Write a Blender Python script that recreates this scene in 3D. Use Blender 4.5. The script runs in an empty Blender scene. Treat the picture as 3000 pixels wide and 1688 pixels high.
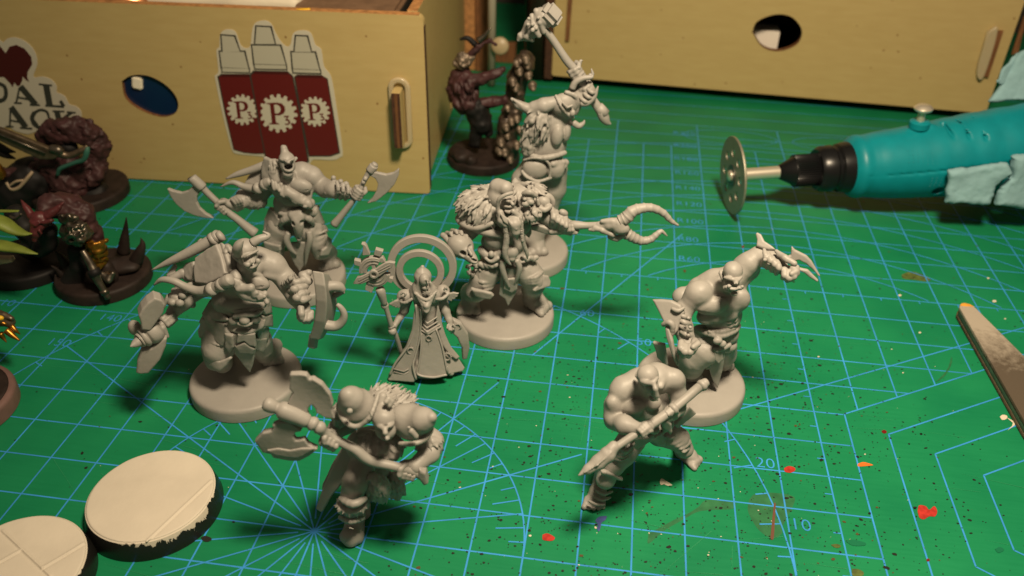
import bpy, bmesh, math, random
import numpy as np
from mathutils import Vector, Matrix
C = bpy.context.scene.collection
SC = bpy.context.scene
random.seed(7)
# ------------------------------------------------------------------ camera (units: 1 = 1 cm, the mat's printed grid)
FPX, PW, PH = 2485.5586, 3000.0, 1688.0
CAM = np.array([2.99693025, -12.19121061, 12.9440739])
RC = np.array([[0.9900449287958415, 0.13954554964345134, 0.018386912202159385],
               [0.09323927474281497, -0.5523634250055103, -0.8283725516694638],
               [-0.10543944523306598, 0.8218404262925083, -0.5598757336213487]])
cd = bpy.data.cameras.new('camera'); cam = bpy.data.objects.new('camera', cd); C.objects.link(cam)
cam.matrix_world = Matrix(((RC[0][0], -RC[1][0], -RC[2][0], CAM[0]), (RC[0][1], -RC[1][1], -RC[2][1], CAM[1]),
                           (RC[0][2], -RC[1][2], -RC[2][2], CAM[2]), (0, 0, 0, 1)))
cd.sensor_fit = 'HORIZONTAL'; cd.sensor_width = 36.0; cd.lens = FPX * 36.0 / PW
cd.clip_start = 0.1; cd.clip_end = 400
cd.dof.use_dof = True; cd.dof.focus_distance = 17.4; cd.dof.aperture_fstop = 0.22
SC.camera = cam
# ------------------------------------------------------------------ room light and the one warm desk lamp
w = bpy.data.worlds.new("World"); SC.world = w; w.use_nodes = True
bg = w.node_tree.nodes['Background']; bg.inputs[0].default_value = (1.0, 0.80, 0.56, 1); bg.inputs[1].default_value = 0.15
ld = bpy.data.lights.new('desk_lamp', 'AREA'); ld.shape = 'DISK'; ld.size = 4.5; ld.energy = 8000; ld.spread = math.radians(135); ld.color = (1.0, 0.80, 0.555)
lamp = bpy.data.objects.new('desk_lamp', ld); C.objects.link(lamp)
LP = Vector((6.0, -4.5, 25.0)); lamp.location = LP
lamp.rotation_euler = (Vector((7.5, 7.5, 0)) - LP).to_track_quat('-Z', 'Y').to_euler()
SC.view_settings.view_transform = 'Standard'; SC.view_settings.look = 'None'; SC.view_settings.exposure = 0; SC.view_settings.gamma = 1
# ------------------------------------------------------------------ geometry of the view: a pixel of the photo becomes a point at a real depth
FH = RC[2].copy(); FH[2] = 0; FH /= np.linalg.norm(FH)
UH = np.array([FH[1], -FH[0], 0.0])
X3, Y3, Z3 = np.array([1., 0, 0]), np.array([0, 1., 0]), np.array([0, 0, 1.])
def ray(px, py): return RC.T @ np.array([(px - PW / 2) / FPX, (py - PH / 2) / FPX, 1.0])
def on_z(px, py, z=0.0):
    r = ray(px, py); return CAM + r * ((z - CAM[2]) / r[2])
def on_plane(px, py, base, d=0.0):
    r = ray(px, py); return CAM + r * (((np.asarray(base) - CAM) @ FH - d) / (r @ FH))
def depth(p): return RC[2] @ (np.asarray(p) - CAM)
# ------------------------------------------------------------------ objects
def tag(o, label=None, cat=None, group=None, kind=None):
    if label: o['label'] = label
    if cat: o['category'] = cat
    if group: o['group'] = group
    if kind: o['kind'] = kind
    return o
def thing(name, loc, label, cat, group=None):
    o = bpy.data.objects.new(name, None); o.empty_display_size = .3; o.location = loc; C.objects.link(o)
    return tag(o, label, cat, group)
def wloc(o):
    v = Vector((0, 0, 0))
    while o is not None: v += o.location; o = o.parent
    return v
def mesh_obj(name, verts, faces, mat, parent=None, smooth=True, auto=None):
    me = bpy.data.meshes.new(name)
    off = np.array(wloc(parent)) if parent else np.zeros(3)
    vs = np.asarray(verts, dtype=float) - off
    if isinstance(faces, np.ndarray) and faces.ndim == 2:
        n, m = faces.shape
        me.vertices.add(len(vs)); me.vertices.foreach_set('co', vs.astype(np.float32).ravel())
        me.loops.add(n * m); me.loops.foreach_set('vertex_index', faces.astype(np.int32).ravel())
        me.polygons.add(n); me.polygons.foreach_set('loop_start', np.arange(0, n * m, m, dtype=np.int32))
        me.update(calc_edges=True)
    else:
        me.from_pydata([tuple(v) for v in vs], [], [tuple(f) for f in faces])
    if smooth: me.polygons.foreach_set('use_smooth', [True] * len(me.polygons))
    o = bpy.data.objects.new(name, me); C.objects.link(o)
    if mat: me.materials.append(mat)
    if parent: o.parent = parent
    if auto: me.set_sharp_from_angle(angle=math.radians(auto))
    return o
def bm_obj(name, bm, mat, parent=None, auto=35):
    bmesh.ops.recalc_face_normals(bm, faces=bm.faces[:])
    bm.verts.index_update()
    v = [tuple(x.co) for x in bm.verts]; f = [[x.index for x in q.verts] for q in bm.faces]; bm.free()
    return mesh_obj(name, v, f, mat, parent, True, auto)
class MB:
    """collects pieces into one mesh"""
    def __init__(s): s.v = []; s.f = []
    def add(s, v, f):
        n = len(s.v); s.v += [tuple(x) for x in v]; s.f += [tuple(i + n for i in q) for q in f]
    def build(s, name, mat, parent=None, auto=40): return mesh_obj(name, s.v, s.f, mat, parent, True, auto)
def spline(P, n):
    P = np.asarray(P, float)
    if len(P) < 3 or n <= 1:
        t = np.linspace(0, 1, max(2, n + 1))[:, None]
        return P if n <= 1 else np.concatenate([P[i] + (P[i + 1] - P[i]) * t[(0 if i == 0 else 1):] for i in range(len(P) - 1)])
    Q = np.vstack([2 * P[0] - P[1], P, 2 * P[-1] - P[-2]]); out = []
    for i in range(1, len(Q) - 2):
        for t in np.linspace(0, 1, n, endpoint=False):
            a, b, c, d = Q[i - 1], Q[i], Q[i + 1], Q[i + 2]
            out.append(.5 * (2 * b + (c - a) * t + (2 * a - 5 * b + 4 * c - d) * t * t + (3 * b - a - 3 * c + d) * t ** 3))
    out.append(Q[-2]); return np.array(out)
def unit(v): v = np.asarray(v, float); return v / (np.linalg.norm(v) + 1e-12)
def frame(t, hint=(0, 0, 1)):
    t = unit(t); h = np.asarray(hint, float)
    if abs(t @ unit(h)) > .95: h = np.array([1., 0, 0])
    a = unit(np.cross(h, t)); return a, np.cross(t, a)
def tube_geo(P, R, n=12, sub=5, ridges=None, flat=1.0):
    PR = spline(np.c_[np.asarray(P, float), np.asarray(R, float)], sub)
    P, R = PR[:, :3], np.maximum(PR[:, 3], .003)
    v, f = [], []; a = None
    for i, p in enumerate(P):
        t = P[min(i + 1, len(P) - 1)] - P[max(i - 1, 0)]
        if a is None: a, b = frame(t)
        else:
            t = unit(t); a = unit(a - t * (a @ t)); b = np.cross(t, a)
        r = R[i] * (1 + (ridges[1] * (1 if i % ridges[0] == 0 else 0) if ridges else 0))
        for k in range(n):
            q = 2 * math.pi * k / n; v.append(p + r * (a * math.cos(q) + b * math.sin(q) * flat))
    m = len(P)
    for i in range(m - 1):
        for k in range(n): f.append((i * n + k, i * n + (k + 1) % n, (i + 1) * n + (k + 1) % n, (i + 1) * n + k))
    for i, e, s in ((0, P[0] - unit(P[1] - P[0]) * R[0] * .2, -1), (m - 1, P[-1] + unit(P[-1] - P[-2]) * R[-1] * .2, 1)):
        v.append(e); c = len(v) - 1
        for k in range(n):
            q = (i * n + k, i * n + (k + 1) % n, c); f.append(q if s > 0 else q[::-1])
    return v, f
def lathe_geo(prof, org, axis=(0, 0, 1), n=40, hint=(1, 0, 0)):
    """prof: (radius, height) pairs along axis"""
    t = unit(axis); a, b = frame(t, hint); v, f = [], []
    for r, h in prof:
        for k in range(n):
            q = 2 * math.pi * k / n; v.append(np.asarray(org) + t * h + (a * math.cos(q) + b * math.sin(q)) * r)
    for i in range(len(prof) - 1):
        for k in range(n): f.append((i * n + k, i * n + (k + 1) % n, (i + 1) * n + (k + 1) % n, (i + 1) * n + k))
    f.append(tuple(range(n))[::-1]); f.append(tuple((len(prof) - 1) * n + k for k in range(n)))
    return v, f
def plate_bm(P, th, bevel=.02, nrm=None, seg=2, edge=None):
    """a slab from a 3D outline, thickness th centred on it; edge = {vertex index: thickness scale}"""
    P = np.asarray(P, float); c = P.mean(0)
    if nrm is None:
        nrm = np.zeros(3)
        for i in range(len(P)): nrm += np.cross(P[i] - c, P[(i + 1) % len(P)] - c)
    nrm = unit(nrm); bm = bmesh.new(); e = edge or {}
    A = [bm.verts.new(p + nrm * th / 2 * e.get(i, 1)) for i, p in enumerate(P)]
    B = [bm.verts.new(p - nrm * th / 2 * e.get(i, 1)) for i, p in enumerate(P)]
    n = len(P); bm.faces.new(A); bm.faces.new(B[::-1])
    for i in range(n): bm.faces.new((A[i], B[i], B[(i + 1) % n], A[(i + 1) % n]))
    if bevel > 0:
        es = [x for x in bm.edges]
        bmesh.ops.bevel(bm, geom=es, offset=bevel, segments=seg, affect='EDGES', clamp_overlap=True)
    ng = [q for q in bm.faces if len(q.verts) > 4]
    bmesh.ops.triangulate(bm, faces=ng)
    return bm
def box_bm(c, ax, half, bevel=.02, seg=2):
    """ax: three axes, half: half sizes"""
    bm = bmesh.new(); c = np.asarray(c, float); vs = {}
    for i in (-1, 1):
        for j in (-1, 1):
            for k in (-1, 1): vs[i, j, k] = bm.verts.new(c + i * half[0] * np.asarray(ax[0]) + j * half[1] * np.asarray(ax[1]) + k * half[2] * np.asarray(ax[2]))
    for q in (((-1, -1, -1), (-1, 1, -1), (1, 1, -1), (1, -1, -1)), ((-1, -1, 1), (1, -1, 1), (1, 1, 1), (-1, 1, 1)), ((-1, -1, -1), (1, -1, -1), (1, -1, 1), (-1, -1, 1)),
              ((-1, 1, -1), (-1, 1, 1), (1, 1, 1), (1, 1, -1)), ((-1, -1, -1), (-1, -1, 1), (-1, 1, 1), (-1, 1, -1)), ((1, -1, -1), (1, 1, -1), (1, 1, 1), (1, -1, 1))):
        bm.faces.new([vs[x] for x in q])
    if bevel > 0: bmesh.ops.bevel(bm, geom=bm.edges[:], offset=bevel, segments=seg, affect='EDGES')
    return bm
# ------------------------------------------------------------------ clay: signed distance shapes blended on a grid, then meshed (surface nets)
_rng = np.random.default_rng(5)
_LAT = _rng.random((32, 32, 32)).astype(np.float32)
def vnoise(P, fr):
    q = P * fr; i = np.floor(q).astype(int); t = (q - i).astype(np.float32); t = t * t * (3 - 2 * t); out = 0
    for a in (0, 1):
        for b in (0, 1):
            for c in (0, 1):
                wt = (t[..., 0] if a else 1 - t[..., 0]) * (t[..., 1] if b else 1 - t[..., 1]) * (t[..., 2] if c else 1 - t[..., 2])
                out = out + wt * _LAT[(i[..., 0] + a) % 32, (i[..., 1] + b) % 32, (i[..., 2] + c) % 32]
    return out * 2 - 1
def smin(a, b, k):
    if k <= 0: return np.minimum(a, b)
    h = np.maximum(k - np.abs(a - b), 0) / k; return np.minimum(a, b) - h * h * k * .25
class Clay:
    def __init__(s, h=.022): s.ops = []; s.h = h; s.noise = []
    def _push(s, fn, lo, hi, k, sub): s.ops.append((fn, np.asarray(lo, float), np.asarray(hi, float), k, sub))
    def chain(s, P, R, k=.05, sub=False, n=1):
        P = np.asarray(P, float); R = np.asarray(R, float)
        if n > 1: q = spline(np.c_[P, R], n); P, R = q[:, :3], np.maximum(q[:, 3], .004)
        if len(P) == 1: P = np.vstack([P, P + 1e-4]); R = np.r_[R, R]
        for i in range(len(P) - 1):
            a, b, ra, rb = P[i], P[i + 1], R[i], R[i + 1]
            def fn(X, a=a, b=b, ra=ra, rb=rb):
                ab = b - a; t = np.clip(((X - a) @ ab) / (ab @ ab + 1e-12), 0, 1)
                return np.linalg.norm(X - a - t[..., None] * ab, axis=-1) - (ra + (rb - ra) * t)
            m = max(ra, rb); s._push(fn, np.minimum(a, b) - m, np.maximum(a, b) + m, k, sub)
    def ell(s, c, ax, r, k=.05, sub=False):
        c = np.asarray(c, float); M = np.asarray(ax, float); r = np.asarray(r, float)
        def fn(X):
            q = (X - c) @ M.T; a = np.linalg.norm(q / r, axis=-1); b = np.linalg.norm(q / (r * r), axis=-1)
            return a * (a - 1) / np.maximum(b, 1e-6)
        e = np.sqrt(((M * r[:, None]) ** 2).sum(0)); s._push(fn, c - e, c + e, k, sub)
    def box(s, c, ax, half, rnd=.02, k=.02, sub=False):
        c = np.asarray(c, float); M = np.asarray(ax, float); hf = np.asarray(half, float)
        def fn(X):
            q = np.abs((X - c) @ M.T) - (hf - rnd)
            return np.linalg.norm(np.maximum(q, 0), axis=-1) + np.minimum(q.max(-1), 0) - rnd
        e = np.abs(M * hf[:, None]).sum(0); s._push(fn, c - e, c + e, k, sub)
    def slab(s, P, th, rnd=.02, k=.0, sub=False):
        """solid sheet with the outline P, bent to pass near all outline points"""
        P = np.asarray(P, float); c = P.mean(0); n = np.zeros(3)
        for i in range(len(P)): n += np.cross(P[i] - c, P[(i + 1) % len(P)] - c)
        n = unit(n); U = unit(P[0] - c - n * ((P[0] - c) @ n)); V = np.cross(n, U); q = P - c; u, v, w_ = q @ U, q @ V, q @ n
        A = np.c_[np.ones(len(u)), u, v, u * u, u * v, v * v]; co = np.linalg.solve(A.T @ A + np.diag([1e-6, 1e-5, 1e-5, .02, .02, .02]), A.T @ w_)
        def fn(X):
            q = X - c; x, y = q @ U, q @ V; w2 = q @ n - (co[0] + co[1] * x + co[2] * y + co[3] * x * x + co[4] * x * y + co[5] * y * y)
            dm = np.full(x.shape, 1e9); ins = np.zeros(x.shape, bool)
            for i in range(len(u)):
                x0, y0, x1, y1 = u[i], v[i], u[(i + 1) % len(u)], v[(i + 1) % len(u)]; ex, ey = x1 - x0, y1 - y0
                t = np.clip(((x - x0) * ex + (y - y0) * ey) / (ex * ex + ey * ey + 1e-12), 0, 1); dm = np.minimum(dm, (x - x0 - t * ex) ** 2 + (y - y0 - t * ey) ** 2)
                cr = (y0 > y) != (y1 > y); ins ^= cr & (x < (x1 - x0) * (y - y0) / (y1 - y0 + 1e-12) + x0)
            d2 = np.sqrt(dm) * np.where(ins, -1, 1); a = d2 + rnd; b = np.abs(w2) - th / 2 + rnd
            return np.minimum(np.maximum(a, b), 0) + np.sqrt(np.maximum(a, 0) ** 2 + np.maximum(b, 0) ** 2) - rnd
        s._push(fn, P.min(0) - th, P.max(0) + th, k, sub)
    def mesh(s, decim=None):
        h = s.h; add = [o for o in s.ops if not o[4]]
        lo = np.min([o[1] for o in add], 0) - 4 * h - .05; hi = np.max([o[2] for o in add], 0) + 4 * h + .05
        N = np.ceil((hi - lo) / h).astype(int) + 1
        F = np.full(N, 1.0, np.float32)
        for fn, a, b, k, sub in s.ops:
            m = k + 3 * h
            i0 = np.maximum(np.floor((a - m - lo) / h).astype(int), 0); i1 = np.minimum(np.ceil((b + m - lo) / h).astype(int) + 1, N)
            if (i1 <= i0).any(): continue
            g = np.stack(np.meshgrid(*[lo[q] + h * np.arange(i0[q], i1[q]) for q in range(3)], indexing='ij'), -1)
            d = fn(g).astype(np.float32); sl = tuple(slice(i0[q], i1[q]) for q in range(3))
            F[sl] = -smin(-F[sl], d, k) if sub else smin(F[sl], d, k)
        for amp, fr, box in s.noise:
            near = np.argwhere(np.abs(F) < amp + 3 * h)
            if len(near):
                P = lo + h * near
                if box is not None:
                    ok = ((P >= box[0]) & (P <= box[1])).all(1); near, P = near[ok], P[ok]
                F[near[:, 0], near[:, 1], near[:, 2]] += amp * vnoise(P, np.asarray(fr))
        return surface_nets(F, lo, h)
def surface_nets(F, lo, h):
    S = F < 0; N = np.array(F.shape)
    cnt = np.zeros(N - 1, np.int8); crn = [(a, b, c) for a in (0, 1) for b in (0, 1) for c in (0, 1)]
    sh = lambda A, q: A[q[0]:N[0] - 1 + q[0], q[1]:N[1] - 1 + q[1], q[2]:N[2] - 1 + q[2]]
    for q in crn: cnt += sh(S, q)
    act = np.argwhere((cnt > 0) & (cnt < 8)); ID = np.full(N - 1, -1, np.int32)
    ID[act[:, 0], act[:, 1], act[:, 2]] = np.arange(len(act))
    val = np.stack([F[act[:, 0] + q[0], act[:, 1] + q[1], act[:, 2] + q[2]] for q in crn], 1)
    V = np.zeros((len(act), 3)); W = np.zeros(len(act)); crn = np.array(crn, float)
    for i in range(8):
        for j in range(i + 1, 8):
            if np.abs(crn[i] - crn[j]).sum() != 1: continue
            m = (val[:, i] < 0) != (val[:, j] < 0); t = val[m, i] / (val[m, i] - val[m, j])
            V[m] += crn[i] + t[:, None] * (crn[j] - crn[i]); W[m] += 1
    V = lo + h * (act + V / W[:, None]); Q = []
    for ax in range(3):
        o1, o2 = (ax + 1) % 3, (ax + 2) % 3
        a = np.swapaxes(F, 0, ax)
        sl0 = [slice(1, -1)] * 3; sl0[ax] = slice(0, -1); sl1 = [slice(1, -1)] * 3; sl1[ax] = slice(1, None)
        s0, s1 = S[tuple(sl0)], S[tuple(sl1)]; e = np.argwhere(s0 != s1); fl = s0[e[:, 0], e[:, 1], e[:, 2]]
        e = e.copy(); e[:, o1] += 1; e[:, o2] += 1
        def cell(d1, d2):
            q = e.copy(); q[:, o1] -= d1; q[:, o2] -= d2; return ID[q[:, 0], q[:, 1], q[:, 2]]
        f = np.stack([cell(0, 0), cell(1, 0), cell(1, 1), cell(0, 1)], 1)
        f[~fl] = f[~fl][:, ::-1]; Q.append(f)
    Q = np.concatenate(Q); Q = Q[(Q >= 0).all(1)]
    return V, Q
# ------------------------------------------------------------------ materials
def mat(name, col, rough=.5, metal=0, spec=.5, var=0, vscale=3, bump=0, bscale=20, sss=0, coat=0, bstretch=None, trans=0, var2=None):
    m = bpy.data.materials.new(name); m.use_nodes = True; nt = m.node_tree; p = nt.nodes['Principled BSDF']
    p.inputs['Base Color'].default_value = (*col, 1); p.inputs['Roughness'].default_value = rough; p.inputs['Metallic'].default_value = metal
    p.inputs['Specular IOR Level'].default_value = spec
    if coat: p.inputs['Coat Weight'].default_value = coat; p.inputs['Coat Roughness'].default_value = .15
    if trans: p.inputs['Transmission Weight'].default_value = trans
    if sss: p.inputs['Subsurface Weight'].default_value = sss; p.inputs['Subsurface Radius'].default_value = (.08, .06, .04); p.inputs['Subsurface Scale'].default_value = 1.0
    tc = nt.nodes.new('ShaderNodeTexCoord'); mp = nt.nodes.new('ShaderNodeMapping'); nt.links.new(tc.outputs['Object'], mp.inputs[0])
    if bstretch: mp.inputs['Scale'].default_value = bstretch
    if var:
        n = nt.nodes.new('ShaderNodeTexNoise'); n.inputs['Scale'].default_value = vscale; n.inputs['Detail'].default_value = 6; nt.links.new(mp.outputs[0], n.inputs['Vector'])
        r = nt.nodes.new('ShaderNodeValToRGB'); r.color_ramp.elements[0].position = .3; r.color_ramp.elements[1].position = .7
        c2 = var2 or tuple(min(1, x * (1 + var)) for x in col)
        r.color_ramp.elements[0].color = (*[x * (1 - var) for x in col], 1); r.color_ramp.elements[1].color = (*c2, 1)
        nt.links.new(n.outputs['Fac'], r.inputs[0]); nt.links.new(r.outputs[0], p.inputs['Base Color'])
    if bump:
        n2 = nt.nodes.new('ShaderNodeTexNoise'); n2.inputs['Scale'].default_value = bscale; n2.inputs['Detail'].default_value = 4; nt.links.new(mp.outputs[0], n2.inputs['Vector'])
        b = nt.nodes.new('ShaderNodeBump'); b.inputs['Strength'].default_value = bump; b.inputs['Distance'].default_value = .02
        nt.links.new(n2.outputs['Fac'], b.inputs['Height']); nt.links.new(b.outputs[0], p.inputs['Normal'])
    return m
RESIN = mat('grey_resin', (.272, .260, .240), .5, spec=.36, var=.07, vscale=1.5, bump=.2, bscale=14)
# ------------------------------------------------------------------ a figurine: pixel coordinates of one enlarged view, depths in cm towards the viewer
def base_at(zm, x, y, z=.35):
    p = on_z(zm[0] + x / zm[2], zm[1] + y / zm[2], z); return np.array([p[0], p[1], 0.0])
GRP = 'unpainted grey resin figurines'
class Fig:
    def __init__(s, name, zoom, base, label, cat='figurine', group=None, loc=None):
        s.off = 0.0; s.zm = zoom; s.base = np.asarray(base, float); s.root = thing(name, Vector(base if loc is None else loc), label, cat, group)
    def n(s, x, y): return s.zm[0] + x / s.zm[2], s.zm[1] + y / s.zm[2]
    def p(s, x, y, d=0.0): return on_plane(*s.n(x, y), s.base, d + s.off)
    def fwd(s, P, a=0.0, up=0.0, rt=0.0): return np.asarray(P) - FH * a + np.array([0, 0, up]) + UH * rt
    def g(s, x, y, z=0.0): return on_z(*s.n(x, y), z)
    def cm(s, p, r): return r / s.zm[2] * depth(p) / FPX
    def pts(s, L):
        P = [s.p(*q[:3]) for q in L]; return P, [s.cm(a, q[3]) for a, q in zip(P, L)]
    def pts2(s, L):
        P, R = [], []
        for q in L:
            if len(q) == 2: P.append(np.asarray(q[0], float)); R.append(q[1])
            else: P.append(s.p(*q[:3])); R.append(s.cm(P[-1], q[3]))
        return P, R
    def clay(s, h=.022): return Sculpt(s, h)
    def tube(s, name, L, mat=RESIN, n=12, sub=5, ridges=None, parent=None, flat=1.0):
        P, R = s.pts(L); v, f = tube_geo(P, R, n, sub, ridges, flat); return mesh_obj(name, v, f, mat, parent or s.root)
    def plate(s, name, L, th, bevel=.025, mat=RESIN, parent=None, fold=None, h=.017):
        P = [s.p(*(q if len(q) > 2 else (*q, 0))) for q in L]; K_ = Clay(h); K_.slab(P, th, min(bevel, th * .45))
        if fold is None: fold = .011 if any(t in name for t in ('cloth', 'skirt', 'hip', 'cloak', 'robe', 'knee', 'scrap', 'shoulder_plate')) else .003
        if fold: K_.noise.append((fold, (4, 4, 4), None)); K_.noise.append((fold * .4, (11, 11, 11), None))
        V, Q = K_.mesh(); return mesh_obj(name, V, Q, mat, parent or s.root)
    def loft(s, name, L, th, back, bevel=.03, mat=RESIN, parent=None):
        """slab seen edge-on: front outline points (x, y, d), the slab runs back cm away from the viewer, th thick"""
        P = [s.p(*q) for q in L]; Q = P + [p + RC[2] * b for p, b in zip(P[::-1], (back if isinstance(back, (list, tuple)) else [back] * len(P))[::-1])]
        K_ = Clay(.018); K_.slab(Q, th, bevel); V, F = K_.mesh(); return mesh_obj(name, V, F, mat, parent or s.root)
    def disc(s, name='round_base', r=1.25, h=.35, mat=RESIN, c=None):
        c = s.base if c is None else c
        prof = [(r * .98, 0), (r, .02), (r, h - .1), (r - .015, h - .045), (r - .05, h - .012), (r - .1, h)]
        v, f = lathe_geo(prof, c, n=96); return mesh_obj(name, v, f, mat, s.root, True, 40)
class Sculpt(Clay):
    def __init__(s, fig, h): super().__init__(h); s.fg = fig
    def c(s, L, k=.05, sub=False, n=1):
        P, R = s.fg.pts2(L); s.chain(P, R, k, sub, n); return s
    def e(s, x, y, d, rx, ry, rz, rot=0, k=.06, sub=False, tilt=0):
        P = s.fg.p(x, y, d); a = math.radians(rot); t = math.radians(tilt)
        u = UH * math.cos(a) + np.array([0, 0, 1.]) * math.sin(a); v = -UH * math.sin(a) + np.array([0, 0, 1.]) * math.cos(a); w_ = -FH
        v, w_ = v * math.cos(t) + w_ * math.sin(t), w_ * math.cos(t) - v * math.sin(t)
        s.ell(P, [u, v, w_], [s.fg.cm(P, q) for q in (rx, ry, rz)], k, sub); return s
    def fist(s, x, y, d, axis, back, size, shaft=.35, k=.02):
        """closed hand round a shaft: axis = along the shaft, back = from the shaft to the back of the hand (towards the wrist)"""
        P = s.fg.p(x, y, d); R = s.fg.cm(P, size); a = unit(axis); b = unit(np.asarray(back) - a * (np.asarray(back) @ a)); c = np.cross(a, b)
        s.ell(P + b * R * .62, [a, b, c], [R * .86, R * .46, R * .62], k * 2)
        for i in range(4):
            o = a * R * (.62 - .42 * i); ln = (1, 1.06, 1.0, .86)[i]; rr = R * (.25, .26, .245, .215)[i]
            q = [P + o + b * R * .55 + c * R * .52, P + o + c * R * (.72 * ln), P + o - b * R * .52 + c * R * .42, P + o - b * R * .6 - c * R * .12, P + o - b * R * .3 - c * R * .45]
            s.chain(q, [rr, rr * 1.05, rr, rr * .95, rr * .8], k)
        q = [P + a * R * .45 + b * R * .55 - c * R * .5, P + a * R * .85 - c * R * .6, P + a * R * .75 - b * R * .55 - c * R * .42, P + a * R * .5 - b * R * .78 - c * R * .05]
        s.chain(q, [R * .28, R * .29, R * .25, R * .2], k); return s
    def foot(s, heel, toe, wd, k=.03, toes=True, boot=False):
        """heel and toe are points on what carries the foot"""
        h_, t_ = np.asarray(heel, float), np.asarray(toe, float); f = unit(t_ - h_); L = np.linalg.norm(t_ - h_); sd = np.cross([0, 0, 1.], f); up = np.array([0, 0, 1.])
        s.chain([h_ + up * wd * .75, h_ + f * L * .45 + up * wd * .8, h_ + f * L * .72 + up * wd * .5], [wd * .8, wd * .85, wd * .6], k * 2)
        for o in (-.5, 0, .5): s.chain([h_ + sd * wd * o * .7 + up * wd * .35, t_ - f * L * .25 + sd * wd * o * 1.25 + up * wd * .4], [wd * .45, wd * .5], k)
        if toes:
            for i in range(5):
                o = -.95 + .475 * i; l = (.0, .03, .05, .09, .16)[i] if True else 0
                r = wd * (.34, .27, .26, .24, .2)[i]
                a = h_ + f * L * .66 + sd * wd * o * .95 + up * wd * .45; b = t_ - f * (r + l * L) + sd * wd * o * 1.05 + up * r * .95
                s.chain([a, b], [r, r], k * .4)
        if boot: s.ell(h_ * .5 + t_ * .5 + up * wd * .28, [f, sd, up], [L * .56, wd * 1.0, wd * .3], k); s.ell(t_ - f * L * .3 + up * wd * .62, [f, sd, up], [L * .36, wd * 1.02, wd * .66], k * 2)
        return s
    def fur(s, x, y, d, rx, ry, rz, n, ln, r, down, seed=1, rot=0, k=.05, lift=.12, keep=None):
        s.e(x, y, d, rx, ry, rz, rot, k); P = s.fg.p(x, y, d); a = math.radians(rot); u = UH * math.cos(a) + Z3 * math.sin(a); v = -UH * math.sin(a) + Z3 * math.cos(a)
        return s.tufts(P, [u, v, -FH], [s.fg.cm(P, rx), s.fg.cm(P, ry), s.fg.cm(P, rz)], n, ln, r, down, seed, keep=keep, lift=lift)
    def tufts(s, c, ax, rad, n, ln, r, down, seed=1, k=.025, keep=None, lift=.16):
        """overlapping locks of fur or feathers laid over an ellipsoid"""
        rg = np.random.default_rng(seed); c = np.asarray(c, float); M = np.asarray(ax, float); rad = np.asarray(rad, float); dn = unit(down)
        for _ in range(n):
            q = unit(rg.normal(size=3)); nr = unit((q / rad) @ M); P = c + (q * rad) @ M
            if keep is not None and not keep(q): continue
            t = dn - nr * (dn @ nr) + .35 * rg.normal(size=3) * .6; t = unit(t - nr * (t @ nr)); l = ln * rg.uniform(.7, 1.3)
            s.chain([P - t * l * .35 - nr * r * .5, P + t * l * .15 + nr * r * .15, P + t * l * .75 + nr * l * lift], [r * .9, r * 1.25, r * .3], k)
        return s
    def done(s, name, mat=RESIN, parent=None):
        s.noise.append((.0035, (12, 12, 12), None)); V, Q = s.mesh(); return mesh_obj(name, V, Q, mat, parent or s.fg.root)
# ================================================================== flat shapes from 2D outlines (holes allowed)
def curve_geo(loops, th, bevel, org, ax, ay, bres=1):
    """solid from closed 2D loops (cm) in the plane org + x*ax + y*ay; thickness centred on the plane"""
    cu = bpy.data.curves.new('tmp', 'CURVE'); cu.dimensions = '2D'; cu.fill_mode = 'BOTH'
    cu.extrude = max(th / 2 - bevel, 0); cu.bevel_depth = bevel; cu.bevel_resolution = bres; cu.offset = -bevel
    for L in loops:
        sp = cu.splines.new('POLY'); sp.points.add(len(L) - 1); sp.use_cyclic_u = True
        for i, (x, y) in enumerate(L): sp.points[i].co = (x, y, 0, 1)
    o = bpy.data.objects.new('tmp', cu); C.objects.link(o)
    me = bpy.data.meshes.new_from_object(o.evaluated_get(bpy.context.evaluated_depsgraph_get()))
    az = np.cross(ax, ay); V = np.array([v.co[:] for v in me.vertices]); F = [tuple(p.vertices) for p in me.polygons]
    bpy.data.objects.remove(o); bpy.data.curves.remove(cu); bpy.data.meshes.remove(me)
    V = np.asarray(org) + V[:, :1] * np.asarray(ax) + V[:, 1:2] * np.asarray(ay) + V[:, 2:3] * az
    return V, F
def text_geo(txt, size, org, ax, ay, extrude=0.0, offset=0.0, shear=0.0, align='LEFT'):
    cu = bpy.data.curves.new('tmp', 'FONT'); cu.body = txt; cu.size = size; cu.extrude = extrude; cu.offset = offset; cu.shear = shear; cu.align_x = align; cu.resolution_u = 3
    o = bpy.data.objects.new('tmp', cu); C.objects.link(o)
    me = bpy.data.meshes.new_from_object(o.evaluated_get(bpy.context.evaluated_depsgraph_get()))
    az = np.cross(ax, ay); V = np.array([v.co[:] for v in me.vertices]); F = [tuple(p.vertices) for p in me.polygons]
    bpy.data.objects.remove(o); bpy.data.curves.remove(cu); bpy.data.meshes.remove(me)
    return np.asarray(org) + V[:, :1] * np.asarray(ax) + V[:, 1:2] * np.asarray(ay) + V[:, 2:3] * az, F
X3, Y3, Z3 = np.array([1., 0, 0]), np.array([0, 1., 0]), np.array([0, 0, 1.])
def ellipse(cx, cy, rx, ry, n=40, rot=0):
    return [(cx + rx * math.cos(t) * math.cos(rot) - ry * math.sin(t) * math.sin(rot), cy + rx * math.cos(t) * math.sin(rot) + ry * math.sin(t) * math.cos(rot)) for t in (2 * math.pi * i / n for i in range(n))]
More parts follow.
